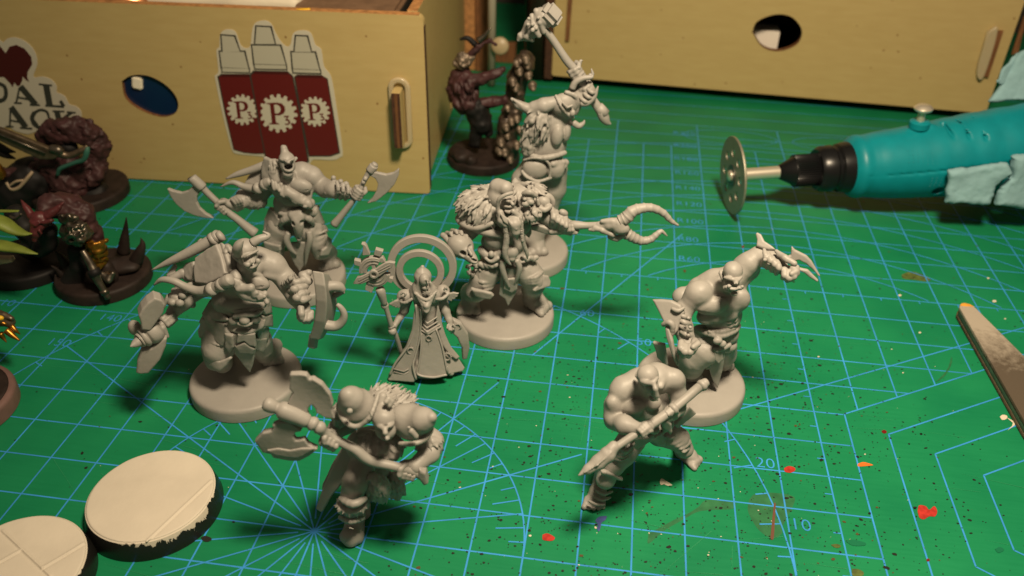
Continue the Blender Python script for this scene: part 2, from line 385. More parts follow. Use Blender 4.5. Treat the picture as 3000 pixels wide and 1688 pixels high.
# ================================================================== desk and cutting mat
M_DESK = mat('desk_wood', (.16, .09, .045), .5, var=.3, vscale=.6, bstretch=(1, 8, 1))
v, f = [(-90, -60, -.32), (90, -60, -.32), (90, 110, -.32), (-90, 110, -.32)], [(0, 1, 2, 3)]
tag(mesh_obj('desk', v, f, M_DESK, None, False), kind='structure')
def mat_green():
    m = mat('mat_green', (.011, .175, .068), .42, spec=.2); nt = m.node_tree; p = nt.nodes['Principled BSDF']
    tc = nt.nodes.new('ShaderNodeTexCoord')
    n1 = nt.nodes.new('ShaderNodeTexNoise'); n1.inputs['Scale'].default_value = .35; n1.inputs['Detail'].default_value = 5
    n2 = nt.nodes.new('ShaderNodeTexNoise'); n2.inputs['Scale'].default_value = 1.0; n2.inputs['Detail'].default_value = 8
    mp = nt.nodes.new('ShaderNodeMapping'); mp.inputs['Scale'].default_value = (1.2, 14, 1); mp.inputs['Rotation'].default_value = (0, 0, .06)
    nt.links.new(tc.outputs['Object'], n1.inputs['Vector']); nt.links.new(tc.outputs['Object'], mp.inputs[0]); nt.links.new(mp.outputs[0], n2.inputs['Vector'])
    r = nt.nodes.new('ShaderNodeValToRGB'); e = r.color_ramp.elements
    e[0].position = .32; e[0].color = (.005, .150, .064, 1); e[1].position = .68; e[1].color = (.010, .196, .078, 1)
    nt.links.new(n1.outputs['Fac'], r.inputs[0])
    mx = nt.nodes.new('ShaderNodeMix'); mx.data_type = 'RGBA'; mx.blend_type = 'MULTIPLY'; mx.inputs['Factor'].default_value = .3
    r2 = nt.nodes.new('ShaderNodeValToRGB'); r2.color_ramp.elements[0].position = .3; r2.color_ramp.elements[0].color = (.72, .8, .75, 1); r2.color_ramp.elements[1].position = .62
    nt.links.new(n2.outputs['Fac'], r2.inputs[0]); nt.links.new(r.outputs[0], mx.inputs['A']); nt.links.new(r2.outputs[0], mx.inputs['B']); nt.links.new(mx.outputs['Result'], p.inputs['Base Color'])
    rr = nt.nodes.new('ShaderNodeMapRange'); rr.inputs['To Min'].default_value = .36; rr.inputs['To Max'].default_value = .52
    nt.links.new(n2.outputs['Fac'], rr.inputs['Value']); nt.links.new(rr.outputs[0], p.inputs['Roughness'])
    n3 = nt.nodes.new('ShaderNodeTexNoise'); n3.inputs['Scale'].default_value = 45; nt.links.new(tc.outputs['Object'], n3.inputs['Vector'])
    b = nt.nodes.new('ShaderNodeBump'); b.inputs['Strength'].default_value = .12; b.inputs['Distance'].default_value = .01
    nt.links.new(n3.outputs['Fac'], b.inputs['Height']); nt.links.new(b.outputs[0], p.inputs['Normal'])
    return m
MAT = thing('cutting_mat', (0, 0, 0), 'green self-healing cutting mat with light blue grid lines and paint specks, under everything', 'cutting mat')
bm = box_bm((1, 12, -.16), (X3, Y3, Z3), (27, 30, .16), .03); bm_obj('sheet', bm, mat_green(), MAT)
M_LINE = mat('mat_print_blue', (.035, .235, .58), .45, spec=.35, var=.18, vscale=1.3)
LB = MB(); LZ = [.0020]
def line(a, b, wd=.032, z=None):
    a, b = np.array(a, float), np.array(b, float); t = unit(b - a); n = np.array([-t[1], t[0]]) * wd / 2; z = z or LZ[0]
    LB.add([(*(a + n), z), (*(a - n), z), (*(b - n), z), (*(b + n), z)], [(0, 1, 2, 3)])
def arc(c, r, a0, a1, wd=.031, z=.006, n=60):
    P = [(c[0] + math.cos(math.radians(t)), c[1] + math.sin(math.radians(t))) for t in np.linspace(a0, a1, n)]
    vv = []
    for t in np.radians(np.linspace(a0, a1, n)):
        for q in (r - wd / 2, r + wd / 2): vv.append((c[0] + q * math.cos(t), c[1] + q * math.sin(t), z))
    LB.add(vv, [(2 * i, 2 * i + 1, 2 * i + 3, 2 * i + 2) for i in range(n - 1)])
def hexr(y): return 8.65 if y < 3 else 8.67 + (y - 3.02) * 1.68
for j in range(-9, 26): line((-25, j), (min(hexr(j), 24), j), z=.002)
for i in range(-25, 25):
    lo = -12 if i <= 8 else 3.02 + (i - 8.67) / 1.68
    line((i, lo), (i, 17 if i % 3 else 19), z=.0028)
for a, b in (((8.67, 3.02), (24, 12.15)), ((8.65, -12), (8.67, 3.02)), ((9.52, 2.5), (24, 11.1)), ((9.48, -1.25), (9.52, 2.5)), ((9.48, -1.25), (9.2, -1.6)),
             ((10.38, 2.03), (24, 10.1)), ((10.34, -.91), (10.38, 2.03)), ((10.34, -.91), (10.75, -1.16)), ((11.22, 1.54), (24, 9.1)), ((11.18, -.4), (11.22, 1.54)), ((11.18, -.4), (11.6, -.64))):
    line(a, b, .034, .0064)
ST = (-2.0, -2.0)
def pol(r, a): return ST[0] + r * math.cos(math.radians(a)), ST[1] + r * math.sin(math.radians(a))
for k, a in enumerate(range(0, 360, 15)):
    if a in (0, 90, 180, 270): continue
    r1 = {30: 18.5, 45: 4.0, 60: 14.5, 15: 4, 75: 4, 105: 4, 120: 9, 135: 4, 150: 9, 165: 4}.get(a, 3.2)
    if a in (30, 60): line(pol(.0, a), pol(5.65 if a == 30 else 5.6, a), .034, .0036 + .00012 * k); line(pol(6.9 if a == 60 else 9.1, a), pol(r1, a), .034, .0036 + .00012 * k)
    else: line(pol(.02 if a % 30 == 0 else .3, a), pol(r1, a), .03, .0036 + .00012 * k)
arc(ST, 4.0, 0, 180); arc(ST, 9.0, 0, 180)
for a in range(5, 180, 5):
    ln = .55 if a % 10 == 0 else .3
    if a % 15: line(pol(4 - ln, a), pol(4, a), .03, .0072)
    line(pol(9 - (.42 if a % 10 == 0 else .26), a), pol(9, a), .03, .0072)
for k, t in enumerate(range(0, 9)):
    R_ = 6 + 2 * k; cy = 9.38 + k - R_; h = min(1, (8.05 - cy) / R_); a = math.degrees(math.asin(h)); arc((8, cy), R_, a, 180 - a, .034, .006 + .0003 * k)
for i in range(-24, 20): line((i + .5, 7.86), (i + .5, 8), .026, .0076)
for j in range(-9, 8): line((7.84, j + .5), (8, j + .5), .026, .0076); line((-13.16, j + .5), (-13, j + .5), .026, .0076)
tag(LB.build('printed_grid', M_LINE, MAT, None), kind='stuff')
def mat_text(txt, x, y, s=.34, rot=0):
    a = math.radians(rot); V, F = text_geo(txt, s, (x, y, .0086), np.array([math.cos(a), math.sin(a), 0]), np.array([-math.sin(a), math.cos(a), 0]), offset=-.004, align='LEFT')
    if len(V): mesh_obj('printed_number', V, F, M_LINE, MAT, False)
mat_text('20', 6.52, 1.04, .42); mat_text('10', 7.03, -.54, .42); mat_text('60', 2.46, 5.83, .4); mat_text('50', 3.95, 4.82, .4)
mat_text('150', -10.34, 2.46, .4); mat_text('140', -9.66, 3.62, .4); mat_text('10', -12.5, 3.8, .4)
for k in range(9): mat_text('R%d' % (60 + 20 * k), 5.08, 9.0 + 1.13 * k - .0 * k, .4)
mat_text('40', 5.25, 4.1, .4); mat_text('30', 6.0, 3.0, .4)
for cx in (7.2, 11.2): # faded oval legend at the far edge
    vv = []; E1, E2 = ellipse(cx, 18.1, 1.7, .62, 48), ellipse(cx, 18.1, 1.73, .65, 48)
    for a, b in zip(E1, E2): vv += [(*a, .008), (*b, .008)]
    mb = MB(); mb.add(vv, [(2 * i, 2 * i + 1, (2 * i + 3) % 96, (2 * i + 2) % 96) for i in range(48)]); mb.build('printed_oval', M_LINE, MAT, None)
# paint specks, chips and stains
def blob(mb, x, y, r, z, el=1.0, rot=0.0, n=7, rg=None, jag=.3):
    P = []
    for i in range(n):
        t = 2 * math.pi * i / n; q = r * (1 + (rg.uniform(-jag, jag) if rg is not None else 0))
        a, b = q * math.cos(t) * el, q * math.sin(t); P.append((x + a * math.cos(rot) - b * math.sin(rot), y + a * math.sin(rot) + b * math.cos(rot), z))
    mb.add(P, [tuple(range(n))])
rg = np.random.default_rng(11)
M_BLK = mat('black_paint', (.012, .012, .010), .4); M_BRN = mat('brown_paint', (.07, .045, .012), .5); M_WHT = mat('white_paint', (.55, .5, .4), .5)
M_RED = mat('red_paint', (.36, .028, .02), .35, var=.3, vscale=9); M_DRED = mat('dark_red_paint', (.14, .01, .008), .3); M_ORG = mat('orange_paint', (.7, .14, .02), .4, var=.1)
M_BLUP = mat('blue_paint', (.035, .055, .19), .5, var=.3, vscale=12); M_OCH = mat('ochre_paint', (.07, .10, .02), .5, var=.4, vscale=8); M_SMEAR = mat('brown_smear', (.018, .118, .046), .45, var=.25, vscale=4)
M_DGRN = mat('dark_green_paint', (.006, .13, .06), .35)
sp = [MB(), MB(), MB()]
def dens(x, y):
    a = max(0, 1 - ((x - 5.2) / 6.5) ** 2) * max(0, min(1, (9 - y) / 6)); return .05 + .95 * a
for _ in range(26000):
    x, y = rg.uniform(-14, 15), rg.uniform(-5, 14)
    if rg.random() > dens(x, y) * .75: continue
    r = min(.042, .0112 * rg.lognormal(0, .48)); k = 0 if rg.random() < .86 else (1 if rg.random() < .75 else 2)
    if k == 2: r *= .7
    blob(sp[k], x, y, r, .0092 + .0004 * k, rg.uniform(.8, 1.7), rg.uniform(-.3, .5), 6, rg)
for mb, nm, m in zip(sp, ('black_speck', 'brown_speck', 'white_chip'), (M_BLK, M_BRN, M_WHT)): tag(mb.build(nm, m, MAT, None), kind='stuff')
def gz(zm, x, y): return on_z(zm[0] + x / zm[2], zm[1] + y / zm[2])[:2]
z1, z8, zC, z5, zH = (1200, 1300, 3.735), (1900, 1200, 2.342), (0, 1200, 2.862), (2000, 650, 2.229), (1660, 1040, 2.898)
def stain(zm, P, m, name='paint_stain', z=.0104, sm=4, label=None):
    Q = np.array([gz(zm, *q) for q in P]); Q = spline(np.vstack([Q, Q[:1]]), sm)[:-1] if sm > 1 else Q
    mb = MB(); mb.add([(*q, z) for q in Q], [tuple(range(len(Q)))]); o = mb.build(name, m, MAT, None)
    if label: o['label'] = label
stain(z1, [(1455, 1000), (1500, 985), (1545, 1000), (1590, 1035), (1560, 1065), (1500, 1065), (1455, 1050)], M_RED, label='glossy red paint drop')
stain(z8, [(930, 405), (960, 390), (1000, 400), (1005, 420), (975, 435), (935, 428)], M_RED, label='small red paint blob beside the 20')
stain(z8, [(1845, 700), (1855, 660), (1900, 665), (1925, 690), (1960, 665), (1980, 700), (1965, 735), (1925, 735), (1890, 755), (1860, 745), (1850, 720)], M_RED, label='dry red paint dab at the right')
stain(z8, [(1435, 375), (1470, 363), (1505, 370), (1540, 383), (1505, 388), (1440, 392)], M_ORG, label='orange paint dab on a line')
stain(z8, [(1597, 150), (1615, 142), (1632, 150), (1630, 163), (1610, 165)], M_DRED, label='dark red paint drop')
stain(z8, [(1905, 1030), (1918, 1024), (1930, 1034), (1920, 1045), (1908, 1042)], M_DRED)
stain(z1, [(2030, 850), (2060, 810), (2120, 795), (2160, 800), (2140, 840), (2100, 870), (2090, 920), (2070, 965), (2050, 930), (2060, 885)], M_BLUP, label='smudge of dark blue paint')
stain(zC, [(1685, 1075), (1720, 1062), (1765, 1075), (1775, 1095), (1740, 1112), (1700, 1102)], M_BLK, label='black paint drop by the white base')
stain(z8, [(860, 645), (872, 650), (866, 760), (858, 885), (838, 888), (840, 840), (852, 720)], mat('rust_paint', (.11, .045, .028), .5), label='straight rust red stroke')
stain(z8, [(0, 850), (60, 820), (170, 760), (260, 720), (340, 670), (400, 622), (580, 628), (580, 680), (420, 690), (330, 705), (230, 760), (110, 830), (0, 920)], M_SMEAR, z=.0013, label='broad translucent brown smear')
stain(z8, [(690, 620), (730, 580), (830, 570), (980, 590), (1000, 640), (920, 800), (915, 850), (850, 885), (760, 830), (700, 740), (680, 680)], M_SMEAR, z=.0013)
stain(z8, [(1250, 930), (1290, 925), (1320, 938), (1300, 952), (1270, 945)], M_OCH); stain(z8, [(1395, 1095), (1440, 1098), (1475, 1120), (1465, 1143), (1400, 1143)], M_OCH, label='ochre paint dab at the near edge')
stain(z8, [(1350, 905), (1400, 895), (1485, 915), (1480, 935), (1400, 935)], M_DGRN); stain(z8, [(2375, 960), (2410, 945), (2440, 965), (2400, 985)], M_DGRN)
stain(zH, [(790, 1080), (805, 1052), (840, 1070), (880, 1095), (895, 1110), (850, 1112), (830, 1100), (800, 1105)], M_WHT, label='chipped white paint spot')
stain(z5, [(2070, 1275), (2090, 1262), (2118, 1270), (2112, 1290), (2085, 1295)], M_WHT, label='white paint splash by the sanding stick'); stain(z5, [(2112, 1278), (2150, 1298), (2170, 1312), (2168, 1330), (2120, 1365), (2150, 1335), (2155, 1315)], M_WHT, sm=1, z=.011)
for q in ((2035, 520, 14), (1995, 370, 9), (1418, 482, 11), (1548, 725, 9), (2105, 635, 7), (1438, 988, 6), (1190, 1520, 6)): stain(z5, [(q[0] + q[2] * math.cos(t), q[1] + q[2] * .6 * math.sin(t)) for t in np.linspace(0, 5.3, 6)], M_WHT)
stain(z5, [(1430, 345), (1500, 325), (1610, 365), (1600, 390), (1520, 380), (1440, 370)], M_OCH, z=.0013); stain(z5, [(1110, 95), (0, 0), (1, 1)][:0] or [(385, 160), (400, 158), (398, 172), (388, 172)], M_DRED)
stain(z5, [(5, 315), (20, 318), (18, 332), (6, 328)], M_BRN); stain(z5, [(1650, 1050), (1700, 1000), (1735, 950), (1755, 880), (1758, 920), (1740, 965), (1705, 1015)], M_SMEAR, sm=2)
SCR = MB()   # knife scratches
for _ in range(160):
    x, y = rg.uniform(-13, 14), rg.uniform(-5, 12); l = rg.uniform(.3, 2.2); a = rg.normal(.0, .12) if rg.random() < .75 else rg.uniform(0, 3); w_ = rg.uniform(.002, .0045)
    t = np.array([math.cos(a), math.sin(a)]); n = np.array([-t[1], t[0]]) * w_; p0 = np.array([x, y]); p1 = p0 + t * l
    SCR.add([(*(p0 - n * .2), .0097), (*(p1 - n), .0097), (*(p1 + n), .0097), (*(p0 + n * .2), .0097)], [(0, 1, 2, 3)])
tag(SCR.build('knife_scratch', mat('scratch', (.03, .27, .12), .5), MAT, None), kind='stuff')

# ================================================================== plywood boxes
def plywood(name, a, b, c2):
    m = mat(name, a, .48, spec=.3); nt = m.node_tree; p = nt.nodes['Principled BSDF']; tc = nt.nodes.new('ShaderNodeTexCoord')
    mp = nt.nodes.new('ShaderNodeMapping'); mp.inputs['Scale'].default_value = (.8, 2.5, 4); nt.links.new(tc.outputs['Object'], mp.inputs[0])
    n = nt.nodes.new('ShaderNodeTexNoise'); n.inputs['Scale'].default_value = 1.4; n.inputs['Detail'].default_value = 7; nt.links.new(mp.outputs[0], n.inputs['Vector'])
    r = nt.nodes.new('ShaderNodeValToRGB'); r.color_ramp.elements[0].position = .3; r.color_ramp.elements[0].color = (*b, 1); r.color_ramp.elements[1].position = .7; r.color_ramp.elements[1].color = (*a, 1)
    nt.links.new(n.outputs['Fac'], r.inputs[0])
    vo = nt.nodes.new('ShaderNodeTexVoronoi'); vo.inputs['Scale'].default_value = 1.5; nt.links.new(tc.outputs['Object'], vo.inputs['Vector'])
    cr = nt.nodes.new('ShaderNodeValToRGB'); cr.color_ramp.elements[0].position = .035; cr.color_ramp.elements[0].color = (1, 1, 1, 1); cr.color_ramp.elements[1].position = .075; cr.color_ramp.elements[1].color = (0, 0, 0, 1)
    nt.links.new(vo.outputs['Distance'], cr.inputs[0])
    mx = nt.nodes.new('ShaderNodeMix'); mx.data_type = 'RGBA'; nt.links.new(cr.outputs[0], mx.inputs['Factor']); nt.links.new(r.outputs[0], mx.inputs['A']); mx.inputs['B'].default_value = (*c2, 1)
    nt.links.new(mx.outputs['Result'], p.inputs['Base Color'])
    bp = nt.nodes.new('ShaderNodeBump'); bp.inputs['Strength'].default_value = .12; bp.inputs['Distance'].default_value = .02; nt.links.new(n.outputs['Fac'], bp.inputs['Height']); nt.links.new(bp.outputs[0], p.inputs['Normal'])
    return m
M_PLY = plywood('plywood_face', (.45, .345, .15), (.42, .315, .132), (.22, .13, .045)); M_PLYR = M_PLY
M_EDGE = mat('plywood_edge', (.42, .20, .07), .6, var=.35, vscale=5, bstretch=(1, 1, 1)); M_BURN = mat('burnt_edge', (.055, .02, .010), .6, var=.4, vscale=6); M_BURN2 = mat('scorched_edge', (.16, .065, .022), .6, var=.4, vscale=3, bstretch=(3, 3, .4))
class Face:
    """a vertical board seen from the front: origin at its lower right corner, u runs along it, v up"""
    def __init__(s, o, u): s.o = np.asarray(o, float); s.u = unit(u); s.n = np.cross(s.u, Z3)
    def uv(s, px, py, off=0.0):
        r = ray(px, py); t = ((s.o + s.n * off - CAM) @ s.n) / (r @ s.n); q = CAM + r * t - s.o; return q @ s.u, q[2]
    def P(s, u, v, off=0.0): return s.o + s.u * u + Z3 * v + s.n * off
    def outl(s, zm, L, sm=1):
        Q = np.array([s.uv(zm[0] + x / zm[2], zm[1] + y / zm[2]) for x, y in L])
        if sm > 1: Q = spline(np.vstack([Q, Q[:1]]), sm)[:-1]
        return [tuple(q) for q in Q]
    def sheet(s, name, loops, th, off, m, parent, bevel=0.0, auto=40):
        V, F = curve_geo(loops, th, bevel, s.o + s.n * off, s.u, Z3); return mesh_obj(name, V, F, m, parent, True, auto)
def rrect(u0, v0, u1, v1, r=(.0, .0, .0, .0), n=6):
    """corner radii: lower left, lower right, upper right, upper left"""
    L = []
    for (cx, cy, a0), q in zip(((u0, v0, 180), (u1, v0, 270), (u1, v1, 0), (u0, v1, 90)), r):
        sx, sy = (1 if cx == u0 else -1), (1 if cy == v0 else -1)
        if q <= 0: L.append((cx, cy)); continue
        for i in range(n + 1):
            t = math.radians(a0 + 90 * i / n); L.append((cx + sx * q + q * math.cos(t), cy + sy * q + q * math.sin(t)))
    return L
FL = Face((-2.86, 11.70, .04), (.9978, .0660, 0)); UL = FL.u; NL = FL.n     # n points to the viewer
BOXL = thing('plywood_box', (-8, 12, 0), 'plywood tray box at the left with a bottle sticker and a round finger hole', 'box', 'laser-cut plywood boxes')
zb = (0, 0, 2.415)
hole = FL.outl(zb, [(862, 575), (930, 535), (1040, 535), (1150, 585), (1230, 660), (1262, 740), (1235, 805), (1150, 828), (1040, 800), (940, 745), (880, 680)], 5)
hc = np.mean(hole, 0); hr = np.mean(np.linalg.norm(np.array(hole) - hc, axis=1))
TH = .3
FL.sheet('front_panel', [rrect(-16, 0, 0.05, 5.72, (0, .12, .22, 0)), hole], TH, -TH / 2, M_PLY, BOXL, .0)
rim = MB()
# cut edges: darker laser-cut ply on the rim of the hole and the top edge
vv = []
for (a, b) in hole:
    for o in (.004, -TH - .004): vv.append(FL.P(hc[0] + (a - hc[0]) * .992, hc[1] + (b - hc[1]) * .992, o))
n_ = len(hole); rim.add(vv, [(2 * i, 2 * i + 1, (2 * i + 3) % (2 * n_), (2 * i + 2) % (2 * n_)) for i in range(n_)]); rim.build('hole_rim', M_BURN2, BOXL, 60)
bm = box_bm(FL.P(-7.98, 5.727, -TH / 2), (UL, NL, Z3), (7.9, TH / 2 - .01, .006), .002, 1); bm_obj('top_edge', bm, M_EDGE, BOXL)
bm = box_bm(FL.P(.056, 2.78, -TH / 2), (UL, NL, Z3), (.006, TH / 2 - .01, 2.62), .002, 1); bm_obj('end_edge', bm, M_BURN, BOXL)
DEP = 11.0
bm = box_bm(FL.P(-.16 - .15, 2.9, -TH - DEP / 2), (UL, NL, Z3), (.15, DEP / 2, 2.86), .01, 1); bm_obj('side_panel', bm, M_PLY, BOXL)
bm = box_bm(FL.P(-.31, 5.766, -TH - DEP / 2), (UL, NL, Z3), (.148, DEP / 2, .008), .002, 1); bm_obj('side_edge', bm, M_EDGE, BOXL)
bm = box_bm(FL.P(-8.2, .3, -TH - DEP / 2), (UL, NL, Z3), (7.7, DEP / 2 - .02, .15), .01, 1); bm_obj('floor_panel', bm, M_PLY, BOXL)
bm = box_bm(FL.P(-8.2, 2.9, -TH - DEP - .15), (UL, NL, Z3), (8, .15, 2.86), .01, 1); bm_obj('back_panel', bm, M_PLY, BOXL)
bm = box_bm(FL.P(-.13, .5, -TH - DEP * .62), (UL, NL, Z3), (.03, .55, .32), .05, 2); bm_obj('side_tab', bm, M_PLY, BOXL)
# slot tab that pokes through the front near the right corner, with a plastic bumper ring round it
z2 = (600, 0, 2.8975)
tb = [FL.uv(z2[0] + x / z2[2], z2[1] + y / z2[2]) for x, y in ((1595, 735), (1665, 735), (1725, 1200), (1650, 1200))]
u0 = (tb[0][0] + tb[3][0]) / 2; u1 = (tb[1][0] + tb[2][0]) / 2; v0 = tb[3][1]; v1 = tb[0][1]
CLIP = thing('bumper_ring', FL.P((u0 + u1) / 2, v0, 0), 'milky plastic bumper ring round the tab on the left box front', 'bumper')
M_MILK = mat('milky_plastic', (.42, .35, .22), .25, spec=.5, sss=.3)
bm = box_bm(FL.P((u0 + u1) / 2, (v0 + v1) / 2, .22), (UL, Z3, NL), ((u1 - u0) / 2, (v1 - v0) / 2, .3), .012, 1); bm_obj('slot_tab', bm, M_PLY, BOXL)
for k in range(3): bm = box_bm(FL.P(u0 + (u1 - u0) * (.18 + .32 * k), (v0 + v1) / 2, .522), (UL, Z3, NL), ((u1 - u0) * .155, (v1 - v0) / 2 - .01, .006), .002, 1); bm_obj('ply_layer', bm, (M_BURN, M_BURN2, M_BURN)[k], BOXL)
cu, cv = (u0 + u1) / 2 + .03, (v0 + v1) / 2 + .06; ru, rv = .34, (v1 - v0) / 2 + .26
def stad(ru, rv, n=14): return [(cu + ru * math.cos(t), cv + (rv - ru) * (1 if math.sin(t) > 0 else -1) + ru * math.sin(t)) for t in np.linspace(.001, 2 * math.pi + .001, 2 * n, endpoint=False)]
V, F = curve_geo([stad(ru, rv), stad(.17, rv - .17)], .14, .05, FL.P(0, 0, .07), UL, Z3, 3); mesh_obj('ring', V, F, M_MILK, CLIP, True, 50)
# things inside the left box
def soft_box(name, c, half, m, label, cat, rot=0, bev=.1, ax=None):
    t = thing(name, Vector(c), label, cat); a = ax or (UL, NL, Z3); bm_obj('body', box_bm(c, a, half, bev, 4), m, t); return t
M_BLUE = mat('blue_plastic', (.004, .018, .06), .22, spec=.6); M_PAPER = mat('paper_white', (.66, .60, .47), .6, var=.06, vscale=1, bump=.2, bscale=2)
M_COPPER = mat('copper', (.75, .32, .15), .28, metal=1, var=.2, vscale=3); M_CARD = mat('brown_card', (.2, .12, .07), .5, var=.2)
q = FL.P(hc[0] + .1, hc[1] - .02, -.42); BL = thing('blue_lid', Vector(q), 'dark blue glossy lid showing through the round hole of the left box', 'lid')
v, f = lathe_geo([(.02, .3), (.9, .3), (1.55, .26), (1.72, .12), (1.75, -1.2)][::-1], q, NL, 48); mesh_obj('cap', v, f, M_BLUE, BL)
bm = box_bm(FL.P(*FL.uv(399, 246), -.13), (unit(UL - .2 * Z3), unit(Z3 + .2 * UL), NL), (.16, .2, .12), .05, 2); bm_obj('lid_highlight', bm, mat('highlight_white', (.8, .75, .62), .3), BL)  # highlight on the glossy lid, modelled as a small white box
# bag, copper and card lying in the tray
PB = thing('paper_bag', Vector(FL.P(-8, .5, -3)), 'crumpled white paper packet in the left box', 'packet')
cl = Clay(.07); cl.box(FL.P(-6.6, 4.6, -3.4), (UL, NL, unit(Z3)), (2.7, 2.2, 1.15), .3, .1); cl.box(FL.P(-13.1, 4.5, -2.6), (UL, NL, Z3), (2.6, 1.8, 1.1), .3, .1); cl.noise.append((.09, (.8, .8, .8), None)); V, Q = cl.mesh(); mesh_obj('packet', V, Q, M_PAPER, PB)
CP = thing('copper_coil', Vector(FL.P(-9.7, .5, -1.6)), 'bright copper coil lying in the left box', 'coil')
for k in range(3):
    P = [FL.P(-9.9 + .06 * k + 1.25 * math.cos(t), 4.75 + .3 * k + .5 * math.sin(t), -1.6 - .2 * k + .8 * math.sin(t)) for t in np.linspace(0, 6.2, 14)]
    v, f = tube_geo(P, [.3] * 14, 10, 4); mesh_obj('turn', v, f, M_COPPER, CP)
soft_box('brown_carton', FL.P(-2.5, 3.4, -3.6), (1.6, 2.6, 2.15), M_CARD, 'brown carton at the right end of the left box', 'carton')
soft_box('black_strip', FL.P(-.95, 4.3, -2.5), (.16, 2.0, 1.1), M_BLK, 'black strip beside the brown carton in the left box', 'strip', bev=.04)
YD = thing('yellow_clip', Vector(FL.P(*FL.uv(880, 35), -.1)), 'yellow plastic sliver on the top edge of the left box', 'clip'); v, f = tube_geo([FL.P(*FL.uv(838, 36), -.12), FL.P(*FL.uv(870, 36), -.1), FL.P(*FL.uv(905, 34), -.14)], [.03, .07, .06], 8); mesh_obj('sliver', v, f, mat('yellow_plastic', (.85, .5, .02), .4), YD)
# ---------------------------------------------------------------- stickers
M_STK = mat('sticker_white', (.50, .47, .38), .35, spec=.4); M_INK = mat('sticker_ink', (.035, .035, .028), .45); M_CAP = mat('sticker_grey', (.42, .40, .32), .45); M_CRIM = mat('sticker_crimson', (.105, .008, .008), .4); M_CRIMD = mat('sticker_crimson_dark', (.055, .004, .004), .45)
STK = thing('bottle_sticker', Vector(FL.P(-5.5, 1.5, 0)), 'sticker of three crimson dropper bottles with gear emblems, on the left box', 'sticker')
def stick(name, L, off, m, par, sm=1, th=.012, zm=z2): return FL.sheet(name, [FL.outl(zm, L, sm)], th, off, m, par)
white = [(255, 1300), (225, 1250), (150, 960), (92, 680), (88, 640), (118, 600), (100, 430), (125, 395), (130, 300), (160, 258), (215, 248), (265, 275), (305, 380), (350, 408), (388, 385), (405, 250), (435, 190), (510, 173), (565, 200), (595, 265), (645, 350), (700, 395), (732, 370), (745, 300), (775, 265), (850, 257), (905, 285), (940, 380), (990, 420), (1012, 560), (1060, 625), (1085, 700), (1130, 980), (1172, 1290), (1150, 1332), (1090, 1357), (930, 1352), (900, 1375), (860, 1397), (560, 1385), (510, 1332), (320, 1312)]
stick('backing', white, .008, M_STK, STK, 3, .02)
BOT = [((145, 300, 250, 310, 155, 440, 300, 438), (130, 440, 335, 440, 148, 570, 372, 580), (148, 575, 375, 582, 152, 608, 378, 612), [(120, 655), (150, 632), (385, 632), (400, 655), (455, 1000), (505, 1298), (420, 1300), (330, 1290), (250, 1265), (180, 960)], (322, 930, 132)),
       ((442, 225, 558, 232, 430, 372, 598, 372), (405, 385, 640, 388, 425, 540, 690, 548), (425, 545, 690, 553, 430, 580, 695, 585), [(395, 640), (425, 605), (700, 610), (745, 650), (810, 980), (875, 1362), (850, 1382), (700, 1382), (560, 1372), (520, 1322), (460, 1000)], (625, 960, 165)),
       ((778, 305, 868, 310, 765, 438, 905, 440), (740, 442, 935, 446, 752, 580, 975, 590), (752, 585, 978, 594, 755, 612, 985, 618), [(770, 655), (795, 636), (990, 640), (1040, 672), (1090, 980), (1140, 1290), (1060, 1318), (890, 1318), (830, 1000)], (938, 945, 128))]
def quadl(q, g=0): return [(q[0] - g, q[1] - g), (q[2] + g, q[3] - g), (q[6] + g, q[7] + g), (q[4] - g, q[5] + g)]
